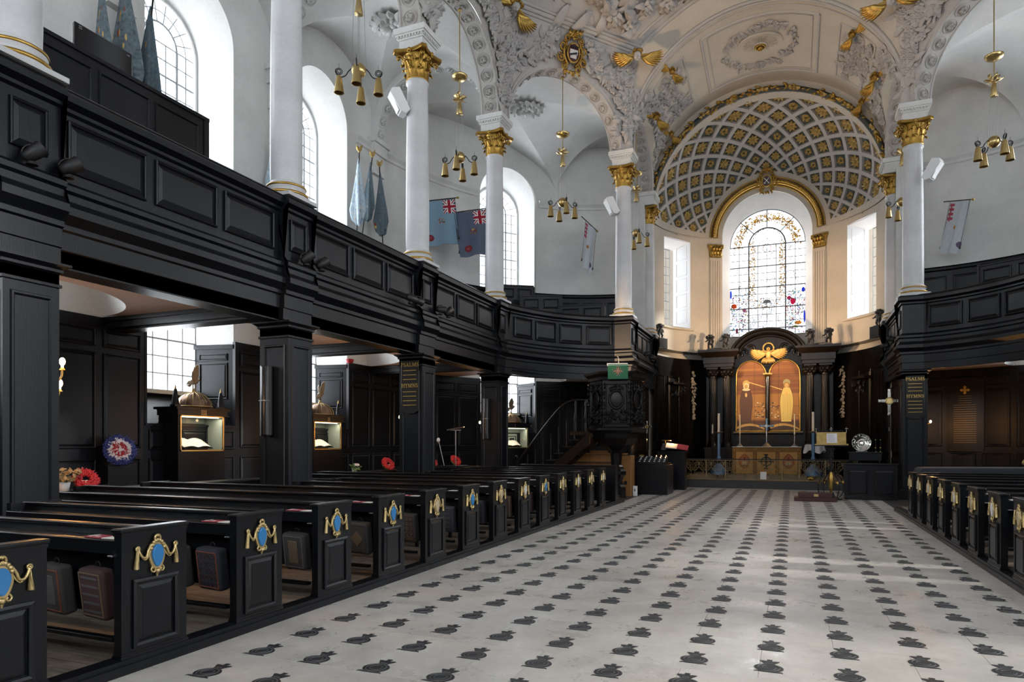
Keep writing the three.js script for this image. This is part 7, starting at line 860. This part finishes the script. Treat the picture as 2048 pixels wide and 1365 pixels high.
function cabinet(x, z, ry, num, label, lbook) {
  const C = thing('display_cabinet', label, 'cabinet', [x, 0, z], ry, 'remembrance book cabinets'); // local z faces the nave
  mesh('body', J(bx(-0.62, 0.62, 0.0, 1.4, -0.55, 0.0), bx(-0.66, 0.66, 2.14, 2.28, -0.55, 0.04), bx(-0.62, -0.56, 1.4, 2.14, -0.55, 0), bx(0.56, 0.62, 1.4, 2.14, -0.55, 0), bx(-0.72, 0.72, 2.26, 2.31, -0.58, 0.08)), M.wood, C); mesh('lining', J(bx(-0.56, 0.56, 1.4, 1.41, -0.55, 0), bx(-0.56, 0.56, 1.4, 2.14, -0.55, -0.53), bx(-0.56, -0.55, 1.4, 2.14, -0.55, 0), bx(0.55, 0.56, 1.4, 2.14, -0.55, 0), bx(-0.56, 0.56, 2.13, 2.14, -0.55, 0)), M.cabinetIn, C);
  mesh('brass_frame', J(bx(-0.58, 0.58, 1.39, 1.42, -0.01, 0.02), bx(-0.58, 0.58, 2.12, 2.15, -0.01, 0.02), bx(-0.58, -0.55, 1.39, 2.15, -0.01, 0.02), bx(0.55, 0.58, 1.39, 2.15, -0.01, 0.02)), M.brass, C); mesh('glass_front', box(1.1, 0.68, 0.004, 0, 1.76, 0.005), M.vitrine, C); mesh('numeral', text(num, 0.1).translate(0, 2.21, 0.042), M.shieldGold, C);
  mesh('copper_dome', lathe([[0.36, 2.3], [0.38, 2.34], [0.36, 2.36], [0.33, 2.46], [0.22, 2.58], [0.06, 2.65], [0, 2.655]], 32, 0, 0, -0.25), M.copper, C); mesh('dome_rib', J(Array.from({ length: 16 }, (_, i) => { const a = i * PI / 8; return tube([[0.365, 2.36, 0], [0.335, 2.46, 0], [0.225, 2.585, 0], [0.06, 2.655, 0]].map(p => [p[0] * Math.cos(a), p[1], p[0] * Math.sin(a) - 0.25]), 0.006, 8, 4); }), torus(0.375, 0.012, 0, 2.34, -0.25, PI / 2)), M.brass, C);
  mesh('eagle', tf(eagleGeo.clone(), 0, 2.75, -0.25, 0, 0.15, 0, 1.35), M.bird, C); mesh('eagle_stand', J(cyl(0.05, 0.03, 0.08, 0, 2.69, -0.25, 10)), M.brass, C);
  for (const e of [-1, 1]) { mesh('obelisk', J(cyl(0.085, 0.03, 0.36, e * 0.6, 2.49, -0.1, 4, 0, PI / 4, 0), box(0.14, 0.05, 0.14, e * 0.6, 2.33, -0.1)), M.wood, C); mesh('obelisk_flame', cyl(0.022, 0.002, 0.1, e * 0.6, 2.72, -0.1, 8), M.gold, C); }
  const tubeM = new THREE.MeshStandardMaterial({ color: 0xffffff, emissive: new THREE.Color(1, 0.95, 0.8), emissiveIntensity: 3 }); mesh('lamp_tube', rod([-0.5, 2.11, -0.06], [0.5, 2.11, -0.06], 0.012), tubeM, C);
  const l = new THREE.RectAreaLight(0xfff0d0, 45, 1.0, 0.05); l.name = 'cabinet_lamp'; C.add(l); l.position.set(0, 2.09, -0.06); l.rotation.x = -PI / 2; 
  C.updateMatrixWorld(true); const B = thing('remembrance_book', lbook, 'book', [0, 0, 0], ry, 'open remembrance books'); B.position.copy(V(0, 1.42, -0.25).applyMatrix4(C.matrixWorld)); mesh('cover', J(box(0.78, 0.015, 0.42, -0.02, 0.13, -0.02, 0.5), box(0.7, 0.1, 0.1, 0, 0.05, -0.12)), M.woodBrown, B); for (const e of [-1, 1]) { mesh('pages', (() => { const rows = []; for (let i = 0; i <= 10; i++) { const t = i / 10; rows.push([0, 1].map(v => V(e * t * 0.36, 0.03 * Math.sin(t * PI) + 0.006, (v - 0.5) * 0.38))); } return tf(quads(rows), -0.02, 0.14, -0.02, 0.5); })(), M.paper, B); }
}
cabinet(-10.62, -10.92, PI / 2, 'III', 'lit cabinet marked III with copper dome below the first aisle window', 'open remembrance book in the cabinet marked III'); cabinet(-10.62, -15.15, PI / 2, 'II', 'lit cabinet marked II with copper dome below the second aisle window', 'open remembrance book in the cabinet marked II'); cabinet(-8.45, -23.2, 0.93, 'I', 'lit cabinet in the curved aisle beyond the pulpit stair', 'open remembrance book in the cabinet beyond the pulpit stair');

// ---- hymn boards
for (const [x, z, l] of [[-7.0, -13.38, 'dark hymn board lettered PSALMS and HYMNS on the third pulpit-side pier'], [4.1, -21.58, 'dark hymn board lettered PSALMS and HYMNS on the lectern-side pier']]) { const H = thing('hymn_board', l, 'board', [x, 0, z], 0, 'hymn boards'); mesh('board', ext([[-0.22, 3.42], [0.22, 3.42], [0.22, 2.3], [0.12, 2.24], [0, 2.22], [-0.12, 2.24], [-0.22, 2.3]].map(p => p), 0.025, 0.004).translate(0, 0, 0), M.woodBrown, H); mesh('gold_lettering', J(text('PSALMS', 0.085).translate(0, 3.33, 0.03), text('HYMNS', 0.085).translate(0, 2.86, 0.03)), M.gold, H); for (const y of [3.2, 3.1, 3.0, 2.72, 2.62, 2.52, 2.42]) mesh('number_slat', bx(-0.17, 0.17, y - 0.006, y + 0.006, 0.025, 0.04), M.gold, H); }
// ---- gold-lettered memorial board with a cross in the lectern-side aisle
{ const Mb = thing('memorial_board', 'dark memorial board with a gilt cross and faint gold lines', 'board', [6.05, 1.3, -25.5], -0.3); mesh('board', J(bx(-0.5, 0.5, 0, 2.3, -0.03, 0.03), bx(-0.55, 0.55, 2.28, 2.34, -0.03, 0.05)), M.woodBrown, Mb); mesh('gilt_cross', J(box(0.19, 0.06, 0.02, 0, 1.95, 0.04), box(0.06, 0.19, 0.02, 0, 1.95, 0.04), ...[[0.09, 0], [-0.09, 0], [0, 0.09], [0, -0.09]].map(([a, b]) => box(0.07, 0.07, 0.018, a, 1.95 + b, 0.04, 0, 0, PI / 4))), M.gold, Mb); mesh('gold_lines', J(Array.from({ length: 22 }, (_, i) => box(i < 4 ? 0.34 : 0.6, 0.008, 0.004, 0, 1.76 - i * 0.07, 0.032))), M.ironGold, Mb); const t = solo('votive_drop', lathe([[0, 0], [0.045, 0.03], [0.05, 0.07], [0.02, 0.12], [0, 0.14]], 12, 5.85, 1.06, -18.75), M.goldPaint, 'small golden drop-shaped lamp on the covered piano', 'lamp'); }

// ---- hassocks hanging from the pew backs
const hassBody = rbox(0.29, 0.36, 0.11, 0.03), hassEdge = J([[-0.12, 0], [0.12, 0]].map(([x]) => rbox(0.012, 0.3, 0.01, 0.004, x, 0, 0.055)), [[0.15], [-0.15]].map(([y]) => rbox(0.25, 0.012, 0.01, 0.004, 0, y, 0.055))), hassMot = { rect: rbox(0.12, 0.22, 0.008, 0.004, 0, 0, 0.055), diamond: box(0.12, 0.12, 0.008, 0, 0.0, 0.055, 0, 0, PI / 4), discs: J(Array.from({ length: 20 }, (_, i) => torus(0.017, 0.005, -0.09 + (i % 4) * 0.06, 0.12 - Math.floor(i / 4) * 0.06, 0.056, 0, 0, 0, 10, 4))), bars: J(Array.from({ length: 5 }, (_, i) => box(0.2, 0.015, 0.008, 0, 0.12 - i * 0.06, 0.055))) };
const hc = { brown: mat({ color: L(0.045, 0.04, 0.036), roughness: 0.95 }), navy: mat({ color: L(0.024, 0.026, 0.036), roughness: 0.95 }), maroon: mat({ color: L(0.06, 0.028, 0.028), roughness: 0.95 }), slate: mat({ color: L(0.05, 0.055, 0.07), roughness: 0.95 }), tan: mat({ color: L(0.13, 0.09, 0.055), roughness: 0.95 }), rust: mat({ color: L(0.16, 0.05, 0.025), roughness: 0.95 }), grey: mat({ color: L(0.09, 0.08, 0.08), roughness: 0.95 }) };
const hcn = { brown: 'dark brown', navy: 'navy', maroon: 'maroon', slate: 'slate blue', tan: 'tan', rust: 'rust', grey: 'grey' };
function hassock(sd, k, x, body, edge, mot, motif, extra = '') { const z = -3.24 - 1.025 * k - 0.105; const H = thing('hassock', `${hcn[body]} hassock with ${motif === 'rect' ? 'oblong' : motif === 'discs' ? 'ring' : motif === 'bars' ? 'striped' : 'diamond'} pattern hanging behind the ${ORD[k + 1] ?? 'last'} ${SIDE[sd]}-side pew${extra}`, 'hassock', [sd * x, 0.5, z], 0, 'embroidered hassocks'); H.rotation.set(0.13, sd * 0.12, 0.0); mesh('cushion', hassBody, hc[body], H); mesh('piping', hassEdge, hc[edge], H); mesh('motif', hassMot[motif], hc[mot], H); mesh('hanging_loop', torus(0.03, 0.005, 0, 0.19, -0.02, 0, 0, 0, 12, 5), M.black, H); }
hassock(-1, 0, 3.98, 'brown', 'rust', 'grey', 'rect', ', inner one'); hassock(-1, 0, 3.55, 'maroon', 'tan', 'grey', 'bars', ', aisle one'); hassock(-1, 1, 3.95, 'brown', 'tan', 'tan', 'bars'); hassock(-1, 1, 3.55, 'navy', 'rust', 'maroon', 'discs'); hassock(-1, 2, 3.52, 'brown', 'grey', 'tan', 'rect'); hassock(-1, 3, 3.5, 'brown', 'navy', 'tan', 'diamond'); hassock(-1, 4, 3.5, 'brown', 'maroon', 'tan', 'discs'); hassock(-1, 5, 3.5, 'slate', 'navy', 'navy', 'bars'); hassock(-1, 6, 3.5, 'navy', 'maroon', 'maroon', 'rect'); hassock(-1, 7, 3.5, 'tan', 'navy', 'navy', 'bars'); hassock(-1, 8, 3.5, 'maroon', 'grey', 'grey', 'diamond'); hassock(-1, 9, 3.5, 'navy', 'grey', 'rust', 'rect'); hassock(-1, 10, 3.5, 'brown', 'grey', 'grey', 'rect'); hassock(-1, 11, 3.5, 'grey', 'tan', 'tan', 'rect'); hassock(-1, 12, 3.5, 'maroon', 'grey', 'rust', 'bars'); hassock(1, 5, 3.55, 'slate', 'grey', 'navy', 'rect', ' of the near group');
// ---- booklets on the ledges
for (let k = 0; k <= 8; k++) { const z = -3.24 - 1.025 * k - 0.085; if (k < 5) { const b = thing('hymn_booklet', `red and white hymn booklet on the ledge of the ${ORD[k + 1]} pulpit-side pew`, 'booklet', [-3.52, 0.897, z], 0.08 * (k % 3 - 1), 'booklets on the pew ledges'); mesh('cover', rbox(0.16, 0.008, 0.11, 0.002, 0, 0.004, 0), M.pinkRed, b); mesh('cover_print', J(box(0.03, 0.001, 0.08, -0.05, 0.009, 0), box(0.05, 0.001, 0.02, 0.02, 0.009, 0.02)), M.whitePetal, b); } const w = thing('service_sheet', `folded white service sheet on the ledge of the ${ORD[k + 1]} pulpit-side pew`, 'paper', [-3.36, 0.897, z], -0.1 * (k % 2), 'service sheets on the pew ledges'); mesh('sheet', rbox(0.13, 0.005, 0.11, 0.001, 0, 0.003, 0), M.paper, w); }
for (let k = 5; k <= 10; k++) { const w = thing('service_sheet', `folded white service sheet on the ledge of the ${ORD[k - 5]} lectern-side pew in view`, 'paper', [3.36, 0.897, -3.24 - 1.025 * k - 0.085], 0, 'service sheets on the pew ledges'); mesh('sheet', rbox(0.13, 0.005, 0.11, 0.001, 0, 0.003, 0), M.paper, w); }
// ---- wreaths and flowers along the aisle
{ const B = thing('aisle_bench', 'long low dark bench along the aisle behind the pulpit-side pews', 'bench', [-8.5, 0.03, 0]); mesh('top', rbox(0.4, 0.04, 15.6, 0.01, 0, 0.84, -11.2), M.woodPew, B); mesh('front', bx(0.1, 0.14, 0, 0.83, -3.5, -18.9), M.woodPew, B); }
const petal = leafGeo(0.07, 0.055, 0.03);
function wreath(at, nrm, rings, label, s = 1) { const W = thing('poppy_wreath', label, 'wreath', at); const z = V(...nrm).normalize(), up = V(0, 1, 0).addScaledVector(z, -z.y).normalize(); W.quaternion.setFromRotationMatrix(new THREE.Matrix4().makeBasis(up.clone().cross(z), up, z)); W.scale.setScalar(s); for (const [r, n, m, nm] of rings) { const l = []; for (let i = 0; i < n; i++) { const a = i / n * 2 * PI; for (let k = 0; k < 4; k++) l.push(onFrame(petal, V((r + rr(-0.012, 0.012)) * Math.cos(a), (r + rr(-0.012, 0.012)) * Math.sin(a), 0.015 + rr(0, 0.02)), V(0.3 * Math.cos(a), 0.3 * Math.sin(a), 1), a - PI / 2 + k * PI / 2 + rr(-0.3, 0.3), rr(0.8, 1.1))); } mesh(nm, J(l), m, W); } mesh('backing', torus(0.17, 0.035, 0, 0, -0.02, 0, 0, 0, 24, 6), M.leaf, W); return W; }
wreath([-10.72, 1.42, -9.05], [0.95, 0.25, 0.3], [[0.235, 34, M.bluePoppy, 'blue_petals'], [0.165, 26, M.whitePetal, 'white_petals'], [0.1, 16, M.red, 'red_petals'], [0.04, 8, M.whitePetal, 'centre_petals']], 'round wreath ringed blue, white and red leaning on the aisle panelling', 1.0);
solo('wreath_stand', J(bx(-11.0, -10.68, 0.03, 1.15, -9.3, -8.8), bx(-11.0, -10.9, 1.15, 1.5, -9.25, -8.85)), M.wood, 'dark wooden stand holding the tricolour wreath', 'stand');
[[-6.78, 'flat red poppy wreath with a white card beside the dried flowers'], [-5.9, 'red poppy wreath partly behind the nearest pier'], [-14.75, 'red poppy wreath on the aisle bench beyond the second pier'], [-17.0, 'red poppy wreath on the aisle bench beside the music stand'], [-18.5, 'farthest red poppy wreath on the aisle bench']].forEach(([z, l]) => { const w = wreath([-8.48, 1.02, z], [0.75, 0.6, 0.2], [[0.17, 24, M.red, 'red_petals'], [0.12, 16, M.red, 'inner_petals']], l, 0.78); mesh('card', box(0.2, 0.08, 0.006, 0.02, -0.08, 0.06), M.paper, w); });
{ const F = thing('dried_flowers', 'bunch of dried golden flowers in a white pot on the aisle bench', 'flowers', [-8.42, 0.89, -6.42]); mesh('pot', lathe([[0, 0], [0.07, 0], [0.09, 0.12], [0.08, 0.12]], 14), M.white, F); const l = []; for (let i = 0; i < 60; i++) l.push(onFrame(i % 2 ? FLOWER : LEAF, V(rr(-0.17, 0.17), 0.12 + rr(0, 0.17), rr(-0.2, 0.2)), V(rr(-1, 1), rr(0.2, 1), rr(-1, 1)), rr(0, 6), rr(0.06, 0.11))); stuff(mesh('blooms', J(l), M.dryFlower, F)); const G = thing('pot_plant', 'small green and white pot plant on the aisle bench beyond the second pier', 'plant', [-8.45, 0.89, -13.3]); mesh('pot', lathe([[0, 0], [0.05, 0], [0.06, 0.08], [0.05, 0.08]], 12), M.white, G); mesh('leaves', J(Array.from({ length: 24 }, () => onFrame(LEAF, V(rr(-0.05, 0.05), 0.09, rr(-0.05, 0.05)), V(rr(-1, 1), rr(0.2, 1), rr(-1, 1)), rr(0, 6), rr(0.08, 0.13)))), M.leaf, G); mesh('blooms', J(Array.from({ length: 9 }, () => onFrame(FLOWER, V(rr(-0.08, 0.08), 0.16, rr(-0.08, 0.08)), V(rr(-1, 1), 1, rr(-1, 1)), 0, 0.08))), M.whitePetal, G); }
// ---- microphone and music stands in the aisle
{ const S = thing('music_stand', 'slim pale music stand in the aisle between the third and fourth piers', 'stand', [-7.75, 0.03, -17.1]); mesh('pole', J(cyl(0.012, 0.012, 1.9, 0, 0.95, 0, 8), ...[0, 1, 2].map(i => rod([0, 0.3, 0], [0.25 * Math.cos(i * 2.1), 0.0, 0.25 * Math.sin(i * 2.1)], 0.01))), M.steel, S); mesh('tray', J(box(0.5, 0.02, 0.12, 0.0, 1.95, 0, 0.2, 0.2, 0.16), box(0.3, 0.02, 0.08, 0, 1.9, 0)), M.steel, S); const T = thing('microphone_stand', 'thin leaning microphone stand with a pale round head', 'microphone', [-7.8, 0.03, -16.85]); mesh('pole', rod([0.05, 0, 0], [-0.28, 1.55, 0.12], 0.009), M.steel, T); mesh('head', sph(0.06, -0.3, 1.62, 0.12, 10, 0.8, 1.1, 0.8), M.white, T); }
{ const R = thing('fire_bell', 'small red fire bell under the gallery soffit', 'bell', [-10.55, 3.93, -16.05]); mesh('dome', lathe([[0, -0.12], [0.08, -0.1], [0.11, -0.03], [0.11, 0.0]], 16), M.red, R); mesh('base', cyl(0.05, 0.05, 0.03, 0, -0.012, 0, 12), M.red, R); }
scene.traverse(o => { if (o.isMesh) { o.castShadow = true; o.receiveShadow = true; } });
renderer.render(scene, camera);
